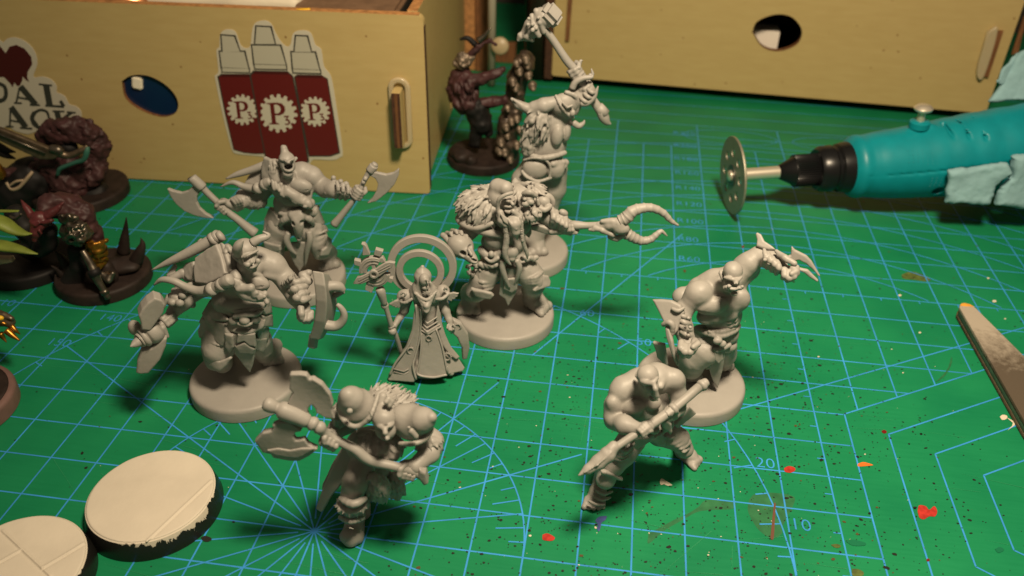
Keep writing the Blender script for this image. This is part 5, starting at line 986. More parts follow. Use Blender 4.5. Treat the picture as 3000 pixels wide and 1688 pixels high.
# front panels of the robe
N.plate('robe_panel', [(640, 680, .45), (688, 720, .52), (692, 850, .52), (675, 1000, .56), (640, 1140, .64), (618, 1220, .72), (652, 1335, .8), (632, 1356, .8), (415, 1338, .62), (408, 1295, .6), (455, 1195, .58), (560, 1050, .52), (615, 900, .46), (632, 770, .42)], .08, .03, fold=.004)
N.plate('robe_panel', [(692, 925, .5), (760, 938, .54), (822, 895, .5), (850, 970, .54), (880, 1080, .6), (922, 1282, .72), (900, 1302, .74), (790, 1318, .76), (680, 1312, .74), (658, 1285, .72), (672, 1200, .66), (690, 1050, .58)], .07, .03, fold=.004)
N.plate('robe_panel', [(835, 690, .4), (860, 760, .38), (870, 860, .36), (905, 960, .4), (950, 1050, .42), (1026, 1140, .42), (990, 1162, .46), (930, 1120, .5), (872, 1040, .5), (840, 930, .48), (815, 800, .46)], .07, .03, fold=.004)
N.plate('robe_panel', [(870, 1060, .45), (940, 1120, .42), (1020, 1160, .35), (1068, 1232, .35), (1050, 1262, .4), (925, 1292, .6), (890, 1180, .52)], .07, .03, fold=.004)
N.plate('sleeve', [(965, 800, .25), (1040, 838, .25), (1095, 925, .25), (1110, 1050, .25), (1088, 1150, .25), (1046, 1152, .25), (1040, 1050, .28), (1000, 965, .32), (945, 915, .36), (960, 860, .3)], .16, .04)
S = N.clay(.016)  # belt chevrons and chest emblem
S.c([(690, 870, .5, 10), (745, 925, .58, 11), (850, 860, .46, 10)], .012); S.c([(692, 840, .5, 8), (742, 890, .58, 8), (835, 835, .46, 8)], .012); S.c([(695, 800, .5, 8), (745, 850, .58, 8), (830, 795, .46, 8)], .012); S.c([(690, 910, .52, 10), (752, 940, .58, 11), (860, 880, .48, 9)], .012); S.done('belt_trim')
def sun(x, y, r, d, stem, nm='sun_emblem'):
    S = N.clay(.014); n = 14
    S.c([(x + r * math.cos(2 * math.pi * i / n), y + r * math.sin(2 * math.pi * i / n), d, r * .26) for i in range(n + 1)], .004)
    for i in range(n): a = 2 * math.pi * i / n; S.c([(x + r * math.cos(a), y + r * math.sin(a), d, r * .14), (x + 1.5 * r * math.cos(a), y + 1.5 * r * math.sin(a), d, r * .12)], .004)
    S.c([(x, y + r, d, r * .2), (x - 4, y + stem, d, r * .22)], .004); S.done(nm)
sun(600, 1088, 26, .62, 58); sun(1008, 880, 24, .36, 52); sun(758, 982, 22, .6, 84); sun(918, 1140, 30, .56, 40)
for y in (1255, 1280): N.tube('hem_chevron', [(455, y - 10, .66, 6), (545, y + 14, .72, 6), (580, y - 8, .74, 6)], n=8, sub=1)
N.tube('panel_edge', [(645, 690, .5, 10), (650, 800, .5, 10), (630, 920, .52, 10), (575, 1055, .58, 10), (470, 1195, .64, 10), (420, 1300, .66, 12)], n=8); N.tube('panel_edge', [(688, 725, .56, 9), (690, 850, .56, 9), (674, 1000, .6, 9), (640, 1140, .68, 9), (622, 1220, .76, 10), (648, 1335, .84, 11)], n=8)
N.tube('panel_edge', [(820, 900, .54, 9), (850, 980, .58, 9), (880, 1080, .64, 9), (920, 1282, .76, 10)], n=8); N.tube('panel_edge', [(690, 930, .54, 8), (690, 1060, .62, 8), (674, 1200, .7, 8), (660, 1290, .76, 10), (790, 1318, .8, 11), (915, 1295, .76, 11)], n=8)
# halo rings behind the head
def ring_geo(cx, cy, ro, ri, th, d, nm, cut=None, par=None):
    c = N.p(cx, cy, d); k = N.cm(c, 1.0); up = unit(Z3 + FH * .06); a = [(ro * k * math.cos(t), ro * k * math.sin(t)) for t in np.linspace(0, 2 * math.pi, 73)[:-1]]; b = [(ri * k * math.cos(t), ri * k * math.sin(t)) for t in np.linspace(0, 2 * math.pi, 73)[:-1]]
    V, F = curve_geo([a, b], th, .012, c, UH, up); return mesh_obj(nm, V, F, RESIN, par or N.root, True, 50)
ring_geo(700, 352, 300, 236, .14, -.25, 'halo_ring'); ring_geo(684, 398, 208, 150, .12, -.18, 'halo_ring')
# staff
o = N.tube('staff', [(520, 1112, .3, 20), (470, 950, .42, 22), (440, 890, .46, 23), (400, 760, .5, 22), (380, 690, .52, 24)], n=14)
for x, y in ((443, 918), (376, 694)): N.tube('staff_collar', [(x + 6, y + 16, .48, 30), (x, y, .5, 36), (x - 6, y - 16, .5, 30)], n=14, sub=2, parent=o)
N.tube('staff_socket', [(376, 690, .52, 26), (360, 640, .54, 34), (340, 570, .56, 44), (330, 545, .56, 36)], n=8, sub=2, parent=o)
H0 = N.p(290, 398, .58); k = N.cm(H0, 1.0)
def hp(L, off=0): return [((x - 290) * k, -(y - 398) * k * 1.12) for x, y in L]
def arcband(r0, r1, a0, a1, n=26): return [((r0) * k * math.cos(t), r0 * k * 1.12 * math.sin(t)) for t in np.radians(np.linspace(a0, a1, n))] + [((r1) * k * math.cos(t), r1 * k * 1.12 * math.sin(t)) for t in np.radians(np.linspace(a1, a0, n))]
hd = mesh_obj('staff_head', *curve_geo([arcband(134, 66, 62, 186)], .13, .012, H0, UH, Z3), RESIN, o, True, 50)
def hpart(nm, loops, th, off, bev=.01): mesh_obj(nm, *curve_geo(loops, th, bev, H0 - FH * off, UH, Z3), RESIN, o, True, 50)
hpart('gear_arc', [arcband(134, 66, 232, 352)], .13, 0); hpart('gear_groove', [arcband(118, 108, 64, 184)], .02, .066, .004); hpart('gear_groove', [arcband(90, 80, 64, 184)], .02, .066, .004); hpart('gear_groove', [arcband(118, 108, 234, 350)], .02, .066, .004); hpart('gear_groove', [arcband(90, 80, 234, 350)], .02, .066, .004)
hpart('wing_bar', [hp([(100, 498), (140, 438), (180, 428), (290, 368), (390, 300), (430, 290), (476, 298), (440, 345), (330, 425), (190, 490), (160, 500)])], .09, .06)
for e in (-10, 12): hpart('bar_groove', [hp([(150, 470 + e), (430, 318 + e), (434, 326 + e), (154, 478 + e)])], .02, .106, .004)
hpart('spoke', [hp([(262, 300), (290, 292), (330, 480), (300, 492)])], .09, .02); hpart('hub', [ellipse(.0, .0, 40 * k, 42 * k, 28), ellipse(0, 0, 20 * k, 21 * k, 20)], .1, .1)
for L in ([(198, 245), (212, 160), (200, 146), (225, 145), (240, 165), (262, 240)], [(296, 236), (316, 188), (378, 206), (352, 256)], [(180, 300), (126, 290), (120, 330), (180, 352)], [(208, 512), (192, 562), (252, 592), (272, 540)], [(395, 438), (446, 452), (436, 496), (390, 480)], [(330, 270), (372, 262), (390, 300), (350, 310)]): hpart('gear_tooth', [hp(L)], .12, .0)
# ================================================================== hooded shaman with horned staff (centre)
zE = (1280, 500, 2.683)
E_ = Fig('shaman_figurine', zE, base_at(zE, 537, 1092), 'hooded grey resin shaman with feathered mantle, long braided beard and a ram-horned staff pointing right', group=GRP)
E_.disc()
S = E_.clay()
S.e(540, 420, .1, 200, 130, 120, 0, k=.1); S.e(520, 560, .25, 175, 110, 125, k=.1); S.e(520, 660, .2, 165, 90, 115, k=.1); S.e(480, 540, .5, 110, 90, 80, k=.08)
S.e(560, 245, .55, 62, 66, 60, -6, k=.03); E_.off = -.14; S.c([(520, 225, .82, 10), (560, 240, .92, 12), (590, 240, .9, 10), (612, 222, .82, 8)], .015, n=3); S.e(545, 255, .95, 14, 8, 10, k=.01, sub=True); S.e(600, 250, .9, 10, 8, 10, k=.01, sub=True); S.c([(582, 245, .96, 11), (596, 265, 1.0, 15)], .015); S.e(566, 302, .98, 26, 14, 20, 10, k=.01, sub=True); S.c([(535, 282, .95, 10), (570, 285, 1.0, 9), (600, 278, .96, 9)], .012, n=3); S.c([(540, 318, .95, 12), (570, 325, .98, 14), (600, 310, .95, 10)], .015, n=3)
E_.off = 0
# arm with the staff
S.c([(760, 280, .0, 85), (850, 340, .15, 80), (930, 390, .35, 74), (1040, 440, .55, 50)], .07); ax = E_.p(1290, 425, .8) - E_.p(1000, 455, .5); S.fist(1048, 455, .62, ax, E_.p(960, 420, .4) - E_.p(1048, 455, .62), 56)
# arm with the skull
S.c([(330, 400, .1, 85), (250, 470, .2, 72), (190, 540, .4, 62)], .07); S.e(130, 530, .5, 56, 48, 50, k=.03)
# legs
f1, f2 = E_.g(265, 1090, .35), E_.g(790, 1080, .35)
S.c([(440, 750, .3, 115), (360, 850, .45, 98), (310, 950, .5, 80), (E_.fwd(f1, -.12, .42), .25), (E_.fwd(f1, -.1, .2), .24)], .08); S.c([(640, 740, .2, 115), (740, 830, .35, 100), (760, 900, .3, 84), (E_.fwd(f2, -.2, .42, -.15), .25), (E_.fwd(f2, -.12, .2, -.08), .23)], .08)
S.foot(E_.fwd(f1, -.2), E_.fwd(f1, .33, 0, -.02), .25); S.foot(E_.fwd(f2, -.15, 0, -.2), E_.fwd(f2, .22, 0, .3), .24)
S.noise.append((.006, (5, 5, 5), None)); S.done('body')
S = E_.clay(.02)  # hood
S.e(500, 205, .3, 108, 104, 108, -12, k=.02); S.c([(480, 130, .3, 70), (540, 140, .45, 60)], .05); S.e(572, 255, .85, 66, 78, 90, -14, k=.02, sub=True)
S.c([(592, 175, .78, 14), (540, 190, .84, 14), (490, 225, .84, 15), (478, 280, .8, 15), (490, 340, .8, 16), (510, 390, .82, 15)], .02, n=4); S.c([(440, 260, .3, 70), (480, 360, .5, 50), (510, 420, .7, 30)], .06); S.done('hood')
S = E_.clay(.022) # feathered mantle
S.e(365, 285, .15, 180, 140, 150, 18, k=.06); S.e(440, 230, .1, 130, 110, 120, k=.06); S.e(690, 190, .05, 150, 90, 130, -14, k=.06)
S.tufts(E_.p(365, 285, .15), [UH, Z3, -FH], [.58, .44, .48], 200, .27, .042, (-.35, -.2, -1), 21, lift=.28, keep=lambda q: q[2] > -.5 and q[1] > -.7)
S.tufts(E_.p(700, 190, .08), [UH, Z3, -FH], [.46, .28, .4], 100, .24, .036, (.5, -.3, -1), 22, lift=.28, keep=lambda q: q[2] > -.4)
S.c([(650, 330, .6, 40), (720, 340, .55, 44), (780, 320, .45, 34)], .04); S.tufts(E_.p(710, 340, .6), [UH, Z3, -FH], [.3, .16, .14], 46, .16, .036, (.3, -.3, -1), 23); S.c([(615, 60, -.2, 8), (615, 90, -.15, 26), (640, 130, -.1, 30)], .03); S.done('feather_mantle')
S = E_.clay(.02)  # pauldron brim and cape edge
S.c([(190, 345, .0, 26), (172, 385, .2, 26), (215, 425, .45, 24), (280, 450, .6, 22), (350, 448, .68, 20), (430, 415, .7, 18)], .03, n=4); S.e(290, 395, .2, 130, 55, 110, -14, k=.04); S.c([(300, 460, .5, 24), (400, 490, .66, 26), (480, 500, .72, 26), (525, 515, .7, 14)], .05, n=3); S.e(420, 470, .5, 120, 50, 70, -12, k=.04); S.done('mantle_brim')
S = E_.clay(.02)  # skull trophy on the far shoulder and bear-head lumps
S.e(720, 205, .55, 52, 40, 50, -5, k=.03); S.c([(680, 180, .6, 20), (730, 172, .66, 22), (780, 200, .6, 16)], .03, n=3); S.e(690, 225, .78, 18, 16, 18, k=.02); S.e(735, 245, .78, 30, 24, 24, k=.02); S.e(700, 262, .78, 34, 26, 26, k=.02); S.e(760, 230, .7, 20, 18, 18, k=.01, sub=True); S.c([(790, 230, .55, 14), (800, 265, .55, 14)], .02); S.noise.append((.012, (7, 7, 7), None)); S.done('skull_trophy')
S = E_.clay(.02)
S.c([(820, 200, .25, 22), (870, 195, .2, 20), (905, 230, .2, 22), (912, 275, .2, 16)], .03, n=3); S.e(840, 240, .35, 52, 44, 44, -20, k=.04); S.c([(800, 290, .5, 18), (850, 310, .55, 20), (890, 280, .45, 18)], .03, n=3); S.c([(835, 185, .25, 12), (838, 172, .25, 4)], .01)
for i in range(4): S.c([(905 + 36 * i, 300 + 22 * i, .35 + .07 * i, 18), (915 + 34 * i, 370 + 22 * i, .6 + .06 * i, 20), (890 + 34 * i, 440 + 12 * i, .42 + .06 * i, 16)], .025, n=3)
S.e(995, 330, .55, 38, 24, 24, -30, k=.02); S.c([(900, 480, .5, 24), (980, 475, .58, 26), (1050, 495, .62, 18)], .04); S.noise.append((.01, (6, 6, 6), None)); S.done('arm_guard')
E_.plate('hanging_cloth', [(690, 440, .0), (745, 420, .0), (745, 490, .0), (725, 528, .0), (700, 510, .0), (690, 470, .0)], .08, .03); E_.plate('hanging_cloth', [(740, 430, .35), (800, 420, .4), (960, 480, .5), (985, 498, .5), (900, 500, .42), (790, 470, .36), (745, 466, .34)], .1, .03)
S = E_.clay(.02)  # beard with beak charm
S.c([(500, 330, .88, 26), (510, 390, .92, 34), (540, 420, .95, 30)], .03); S.c([(600, 320, .9, 22), (650, 360, .88, 22), (665, 400, .85, 18)], .03); S.e(610, 395, .92, 66, 46, 40, -8, k=.03); S.c([(610, 420, .98, 52), (620, 480, 1.0, 36), (632, 545, .95, 5)], .03); S.c([(560, 380, 1.0, 12), (585, 420, 1.08, 12), (625, 460, 1.1, 10)], .012, n=3); S.c([(660, 370, .98, 10), (655, 430, 1.02, 10)], .012)
for i in range(5): S.c([(505 + 12 * i, 345 + 8 * i, 1.0, 8), (530 + 12 * i, 400 + 8 * i, 1.04, 8)], .008)
S.done('beard')
for L in ([(540, 420), (545, 470), (548, 520), (545, 560), (540, 605)], [(660, 400), (664, 440), (668, 490), (672, 545)]):
    S = E_.clay(.018); n = 11; P = spline(np.array(L, float), 4)
    for i in range(len(P)): S.e(P[i][0], P[i][1], .95, 26 if L[0][0] == 540 else 20, 8, 24, 0, k=.006)
    S.c([(x, y, .95, 17 if L[0][0] == 540 else 13) for x, y in L], .01)
    if L[0][0] == 540: S.c([(540, 600, .95, 22), (535, 650, .95, 22), (550, 700, .93, 17), (585, 745, .9, 5)], .02, n=3)
    else: S.c([(672, 545, .95, 16), (690, 600, .92, 16), (708, 650, .9, 14), (712, 695, .88, 5)], .02, n=3)
    S.done('braid')
S = E_.clay(.02)  # belt with skull
S.c([(350, 620, .4, 34), (420, 680, .6, 34), (500, 650, .72, 26)], .04, n=3); S.e(425, 660, .78, 26, 30, 24, k=.02); S.c([(385, 690, .75, 16), (430, 715, .8, 16), (480, 690, .8, 16)], .02, n=3); S.e(592, 640, .82, 50, 56, 46, k=.03); S.e(575, 640, 1.0, 14, 16, 14, k=.01, sub=True); S.e(612, 640, 1.0, 14, 16, 14, k=.01, sub=True); S.e(594, 690, .88, 28, 24, 24, k=.02)
for i in range(9): S.e(300 + 20 * i + 6 * math.sin(5 * i), 745 - 10 * math.cos(i * 3), .62 + .02 * i, 24, 20, 20, 30 * i, k=.02)
for i in range(7): S.e(670 + 18 * i, 690 + 8 * math.sin(i * 4.), .7 - .03 * i, 20, 22, 18, 40 * i, k=.02)
S.c([(330, 800, .55, 22), (300, 790, .5, 18), (350, 830, .62, 14)], .03); S.c([(460, 690, .7, 16), (510, 720, .75, 16)], .02); S.noise.append((.012, (7, 7, 7), None)); S.done('belt')
E_.tube('tusk', [(520, 705, .85, 22), (515, 770, .85, 25), (540, 850, .82, 20), (572, 925, .78, 6)]); E_.tube('tusk', [(625, 700, .85, 22), (648, 760, .85, 24), (635, 830, .82, 19), (608, 895, .78, 6)])
E_.plate('loincloth', [(505, 760, .7), (640, 760, .7), (640, 890, .66), (620, 960, .64), (590, 1010, .62), (560, 1068, .6), (530, 1000, .62), (485, 970, .64), (495, 880, .68)], .1, .035); E_.plate('cloth_scrap', [(530, 850, .78), (625, 840, .78), (635, 930, .74), (590, 960, .72), (520, 930, .74)], .08, .03)
S = E_.clay(.022)  # trousers
S.c([(400, 790, .42, 112), (365, 870, .5, 96)], .06); S.c([(690, 770, .32, 112), (760, 850, .4, 100)], .06)
for i in range(3): S.c([(300 + 20 * i, 850 + 30 * i, .62, 9), (360 + 10 * i, 882 + 28 * i, .78, 10), (435, 862 + 30 * i, .64, 8)], .05, n=3); S.c([(695 + 8 * i, 850 + 18 * i, .62, 9), (770, 842 + 22 * i, .7, 10), (832 - 4 * i, 795 + 26 * i, .46, 8)], .05, n=3)
S.tufts(E_.p(330, 780, .5), [UH, Z3, -FH], [.3, .16, .2], 30, .14, .03, (0, 0, -1), 25); S.noise.append((.016, (4, 4, 2), None)); S.done('trousers')
E_.plate('knee_plate', [(270, 908, .75), (300, 935, .85), (360, 955, .95), (430, 955, .9), (455, 968, .85), (425, 1005, .88), (360, 1010, .9), (300, 975, .8)], .09, .035); E_.plate('knee_plate', [(825, 815, .5), (870, 825, .45), (892, 870, .45), (880, 905, .5), (820, 935, .68), (760, 952, .72), (738, 935, .7), (790, 910, .72), (830, 880, .62)], .09, .035)
S = E_.clay(.018)  # trophy skull in the left hand
S.e(185, 590, .75, 112, 96, 96, -40, k=.03); S.c([(230, 640, .9, 62), (275, 690, 1.0, 42)], .04); S.e(208, 645, 1.0, 27, 23, 46, -30, k=.012, sub=True); S.e(262, 612, .98, 22, 23, 46, -30, k=.012, sub=True); S.e(252, 658, 1.04, 9, 15, 34, -30, k=.01, sub=True); S.e(285, 700, 1.04, 44, 34, 34, -40, k=.02); S.e(292, 708, 1.12, 26, 12, 50, -35, k=.01, sub=True); S.c([(250, 620, 1.02, 14), (272, 660, 1.1, 14)], .02); S.done('trophy_skull')
S = E_.clay(.018)
for i, q in enumerate(((110, 500), (150, 480), (190, 490), (230, 520))): S.c([(q[0] - 30, q[1] - 10, .5, 17), (q[0], q[1] - 4, .68, 17), (q[0] + 8, q[1] + 14, .76, 13)], .015)
S.c([(50, 510, .5, 24), (75, 530, .6, 26), (95, 560, .75, 22)], .02); S.done('fingers')
# staff
o = E_.tube('staff', [(985, 462, .5, 26), (1060, 430, .62, 34), (1100, 430, .66, 36), (1180, 432, .7, 28), (1290, 432, .78, 32)], n=14)
S = E_.clay(.02); S.c([(1280, 430, .78, 36), (1350, 430, .85, 44), (1430, 420, .9, 56)], .04); S.e(1440, 450, .92, 70, 58, 56, -10, k=.03); S.c([(1200, 465, .8, 14), (1290, 460, .88, 22), (1340, 480, .9, 20), (1290, 490, .9, 12)], .02, n=3); S.c([(1360, 520, .85, 26), (1420, 535, .88, 20), (1470, 510, .9, 24)], .03); S.e(1400, 430, 1.06, 18, 16, 16, k=.01, sub=True); S.c([(1300, 400, .85, 22), (1380, 400, .9, 26), (1430, 400, .9, 26)], .03); S.c([(1240, 445, .82, 20), (1300, 470, .9, 26), (1380, 500, .9, 26)], .03); S.noise.append((.02, (6, 6, 6), None)); S.done('staff_skull', parent=o)
E_.tube('ram_horn', [(1440, 395, .9, 46), (1490, 370, .9, 50), (1540, 320, .88, 46), (1620, 295, .85, 38), (1700, 297, .82, 33), (1780, 335, .8, 28), (1840, 395, .8, 20), (1898, 432, .8, 8)], n=16, sub=8, ridges=(5, .14), parent=o)
E_.tube('ram_horn', [(1500, 500, .9, 44), (1550, 530, .9, 40), (1610, 552, .88, 34), (1680, 540, .86, 29), (1730, 500, .84, 23), (1765, 478, .82, 17), (1810, 514, .82, 5)], n=16, sub=8, ridges=(5, .13), parent=o)
# ================================================================== giant swinging a hammer (behind the shaman)
zF = (1400, 0, 1.811)
def eF(x, y): return (1280 + x / 2.683 - 1400) * 1.811, (500 + y / 2.683) * 1.811
K = Fig('giant_figurine', zF, base_at((1280, 500, 2.683), 689, 600), 'tall grey resin giant twisting to swing a long hammer, behind the shaman', group=GRP)
K.disc()
S = K.clay(.024)
S.e(360, 760, .1, 112, 130, 90, -6, k=.1); S.e(400, 640, .1, 105, 90, 85, 20, k=.1); S.e(350, 870, .1, 105, 80, 90, k=.1); S.c([(390, 600, .1, 62), (470, 570, .25, 56), (540, 520, .35, 44), (590, 480, .4, 32)], .06)
S.c([(450, 600, -.2, 46), (500, 520, -.2, 38), (525, 440, -.05, 30)], .06)
S.e(420, 720, .5, 34, 60, 34, -6, k=.05); S.e(470, 700, .35, 24, 60, 34, -6, k=.05); S.c([(330, 790, .62, 7), (400, 800, .62, 7), (470, 780, .45, 6)], .03, sub=True, n=3)
ax = K.p(370, 180, .3) - K.p(690, 650, .3)
S.fist(528, 385, .3, ax, K.p(515, 450, .0) - K.p(528, 385, .3), 48); S.fist(585, 480, .36, ax, K.p(540, 520, .3) - K.p(585, 480, .36), 44)
f1 = on_z(1537, 735, .35); S.c([(300, 900, .1, 80), (250, 960, .15, 70), (225, 1040, .15, 60), (K.fwd(f1, .2, .5, -.3), .3), (K.fwd(f1, .2, .2, -.35), .26)], .08); S.c([(400, 900, .0, 78), (400, 1000, .0, 66), (370, 1100, .0, 54), (K.fwd(f1, -.1, .4, .25), .28), (K.fwd(f1, -.1, .2, .3), .25)], .08)
S.foot(K.fwd(f1, -.2, 0, .3), K.fwd(f1, .35, 0, .4), .26); S.foot(K.fwd(f1, .0, 0, -.35), K.fwd(f1, .5, 0, -.5), .26)
S.e(455, 540, .1, 40, 44, 40, k=.04); S.noise.append((.008, (4, 4, 4), None)); S.done('body')
S = K.clay(.022)
S.c([(300, 570, .45, 34), (350, 560, .5, 40), (400, 545, .45, 34)], .05); S.c([(180, 525, .3, 8), (215, 555, .35, 22), (270, 580, .42, 30)], .04); S.c([(190, 530, .4, 6), (250, 570, .45, 20), (310, 590, .5, 26)], .03)
S.e(320, 640, .35, 50, 90, 60, -20, k=.05); S.tufts(K.p(320, 650, .35), [UH, Z3, -FH], [.27, .5, .34], 70, .34, .06, (-.45, -.1, -1), 31, lift=.12); S.tufts(K.p(270, 740, .35), [UH, Z3, -FH], [.16, .45, .2], 40, .32, .055, (-.25, 0, -1), 32, lift=.12); S.c([(290, 680, .4, 34), (260, 760, .42, 26), (245, 810, .4, 10)], .04); S.done('feather_cape')
S = K.clay(.02)
S.e(455, 555, .45, 66, 62, 44, 30, k=.03); S.c([(415, 510, .5, 9), (440, 560, .66, 9), (480, 610, .62, 9), (505, 625, .5, 9)], .015, n=3); S.c([(470, 490, .5, 12), (520, 510, .5, 14), (535, 560, .45, 14), (520, 600, .4, 12)], .02, n=3); S.c([(450, 545, .72, 7), (475, 570, .74, 7), (500, 560, .7, 7)], .01); S.e(502, 600, .62, 16, 20, 16, k=.015); S.done('shoulder_guard')
S = K.clay(.02)
for i in range(3): S.c([(545 + 20 * i, 520 - 22 * i, .55, 10), (570 + 18 * i, 540 - 24 * i, .62, 11), (600 + 12 * i, 545 - 26 * i, .5, 10)], .015, n=3)
S.done('arm_guard')
K.tube('tusk', [(500, 470, .5, 18), (520, 435, .5, 17), (560, 415, .5, 15), (600, 410, .5, 12), (612, 400, .5, 4)]); K.tube('tusk', [(545, 548, .55, 18), (580, 545, .55, 19), (615, 515, .55, 15), (630, 480, .55, 9), (638, 458, .55, 3)]); K.tube('tusk', [(505, 650, .3, 18), (535, 668, .3, 17), (558, 655, .3, 11), (566, 638, .3, 4)])
K.tube('spike', [(540, 345, .2, 9), (545, 325, .2, 9), (556, 322, .2, 3)]); K.tube('spike', [(590, 400, .2, 10), (608, 395, .2, 10), (602, 365, .2, 3)])
S = K.clay(.02); S.c([(255, 815, .4, 14), (330, 838, .62, 16), (400, 830, .6, 16), (460, 812, .4, 14)], .02, n=3)
for i in range(9): S.e(400 + 8 * i, 870 + 10 * math.sin(3 * i), .62 - .03 * i, 20, 18, 16, 40 * i, k=.02)
S.e(410, 900, .5, 50, 54, 40, k=.04); S.noise.append((.014, (5, 5, 5), None)); S.done('belt')
S = K.clay(.02); S.e(305, 895, .5, 68, 62, 40, -6, k=.02); S.c([(235, 910, .55, 8), (260, 940, .66, 9), (320, 962, .72, 9), (385, 945, .66, 9)], .012, n=4); S.c([(245, 850, .5, 7), (300, 838, .66, 7), (360, 850, .66, 7), (385, 890, .66, 7), (380, 945, .66, 7)], .012, n=4); S.done('hip_guard')
o = K.tube('hammer_haft', [(350, 150, .3, 20), (400, 215, .3, 20), (470, 320, .3, 22), (530, 390, .3, 22), (590, 500, .3, 22), (650, 590, .3, 25), (670, 620, .3, 28)], n=14)
K.tube('haft_tip', [(655, 590, .3, 28), (668, 622, .3, 29), (685, 648, .3, 20), (706, 660, .3, 4)], parent=o); K.tube('haft_ring', [(640, 565, .3, 26), (672, 605, .3, 31)], n=14, sub=1, parent=o)
hc_ = K.p(385, 82, .3); q = K.cm(hc_, 1.0); a1 = unit(K.p(425, 62, .5) - K.p(345, 112, .1)); a2 = unit(np.cross(a1, FH)); a2 = a2 if a2[2] > 0 else -a2; a3 = np.cross(a1, a2)
bm_obj('hammer_block', box_bm(hc_, (a1, a2, a3), (46 * q, 56 * q, 54 * q), .1, 4), RESIN, o, 70)
S = K.clay(.02); S.c([(345, 95, .25, 58), (300, 140, .2, 50), (260, 185, .15, 34), (225, 205, .15, 18)], .04); S.c([(310, 60, .3, 16), (330, 120, .45, 16), (350, 170, .4, 16)], .02); S.c([(285, 85, .3, 14), (300, 150, .45, 14), (325, 190, .4, 14)], .02)
for x, y in ((270, 100), (265, 130), (290, 130), (310, 150), (290, 160), (320, 95)): S.e(x, y, .5, 12, 12, 12, k=.01)
S.c([(230, 195, .2, 22), (215, 215, .2, 10)], .02); S.c([(255, 190, .25, 24), (290, 215, .25, 10)], .02); S.noise.append((.03, (4, 4, 4), None)); S.done('hammer_skull', parent=o)
# ================================================================== spearman lunging (front right)
zH_ = (1660, 1040, 2.898)
Q_ = Fig('spearman_figurine', zH_, on_z(1660 + 650 / 2.898, 1040 + 1130 / 2.898), 'bare-chested grey resin spearman lunging with a levelled spear, standing without a base', group=GRP)
Q_.off = -.2
S = Q_.clay(.022)
S.e(640, 450, .4, 185, 130, 125, -12, k=.1); S.e(640, 570, .3, 150, 120, 115, k=.1); S.e(700, 640, .2, 150, 90, 110, k=.1); S.c([(480, 280, .35, 105), (620, 240, .25, 120), (760, 200, .2, 125), (890, 210, .15, 105)], .12)
S.e(570, 440, .63, 105, 72, 55, 16, k=.05); S.e(735, 410, .6, 70, 70, 50, 10, k=.05); S.c([(690, 380, .76, 7), (690, 520, .74, 6)], .03, sub=True); S.e(560, 540, .5, 70, 50, 40, 10, k=.05); S.c([(490, 490, .7, 6), (600, 512, .78, 7), (680, 490, .76, 6)], .03, sub=True, n=3); S.e(612, 432, .78, 14, 12, 14, k=.015)
for i in range(3): S.e(650, 545 + 36 * i, .6 - .03 * i, 32, 19, 22, k=.02); S.e(715, 535 + 36 * i, .58 - .03 * i, 30, 19, 22, k=.02)
# head, bowed
S.c([(680, 300, .4, 92), (690, 240, .55, 82)], .06); S.e(688, 172, .74, 96, 90, 94, -6, k=.03); S.e(722, 268, .9, 62, 62, 62, -12, k=.04); Q_.off = -.29; S.c([(640, 225, .98, 18), (690, 240, 1.08, 20), (740, 225, 1.1, 18), (775, 190, 1.0, 14)], .02, n=3); S.e(686, 262, 1.12, 20, 11, 14, -10, k=.012, sub=True); S.e(768, 232, 1.08, 13, 12, 14, k=.012, sub=True)
S.c([(742, 240, 1.12, 18), (755, 290, 1.2, 20), (764, 345, 1.2, 23)], .02); S.e(765, 352, 1.2, 26, 16, 18, k=.015); S.c([(690, 322, 1.06, 16), (730, 335, 1.1, 14), (768, 378, 1.1, 14)], .02, n=3); S.c([(660, 300, 1.0, 12), (700, 325, 1.08, 5)], .02, sub=True); S.e(732, 368, 1.0, 40, 24, 34, -6, k=.03); S.c([(700, 345, 1.12, 5), (735, 358, 1.16, 5), (770, 362, 1.12, 4)], .012, sub=True)
S.c([(612, 205, .68, 16), (598, 175, .6, 20), (590, 150, .55, 8)], .02); S.c([(818, 220, .5, 22), (800, 270, .6, 24)], .04)
Q_.off = -.2
# arms
S.e(470, 300, .4, 108, 92, 92, 25, k=.05); S.c([(460, 320, .4, 96), (400, 430, .5, 82), (385, 520, .6, 76)], .06); S.e(400, 420, .58, 66, 84, 60, 25, k=.05); S.c([(395, 560, .62, 78), (490, 590, .9, 82), (600, 625, 1.05, 58)], .05)
axs = Q_.p(1190, 230, .35) - Q_.p(110, 1020, 1.9)
S.fist(655, 640, 1.12, axs, Q_.p(520, 600, .9) - Q_.p(655, 640, 1.12), 66)
S.e(905, 210, .25, 104, 100, 92, -25, k=.05); S.c([(910, 230, .2, 96), (950, 350, .3, 72), (950, 460, .45, 62)], .06); S.c([(940, 450, .45, 66), (900, 490, .6, 60), (850, 530, .72, 48)], .05); S.fist(880, 490, .75, axs, Q_.p(945, 450, .45) - Q_.p(880, 490, .75), 60)
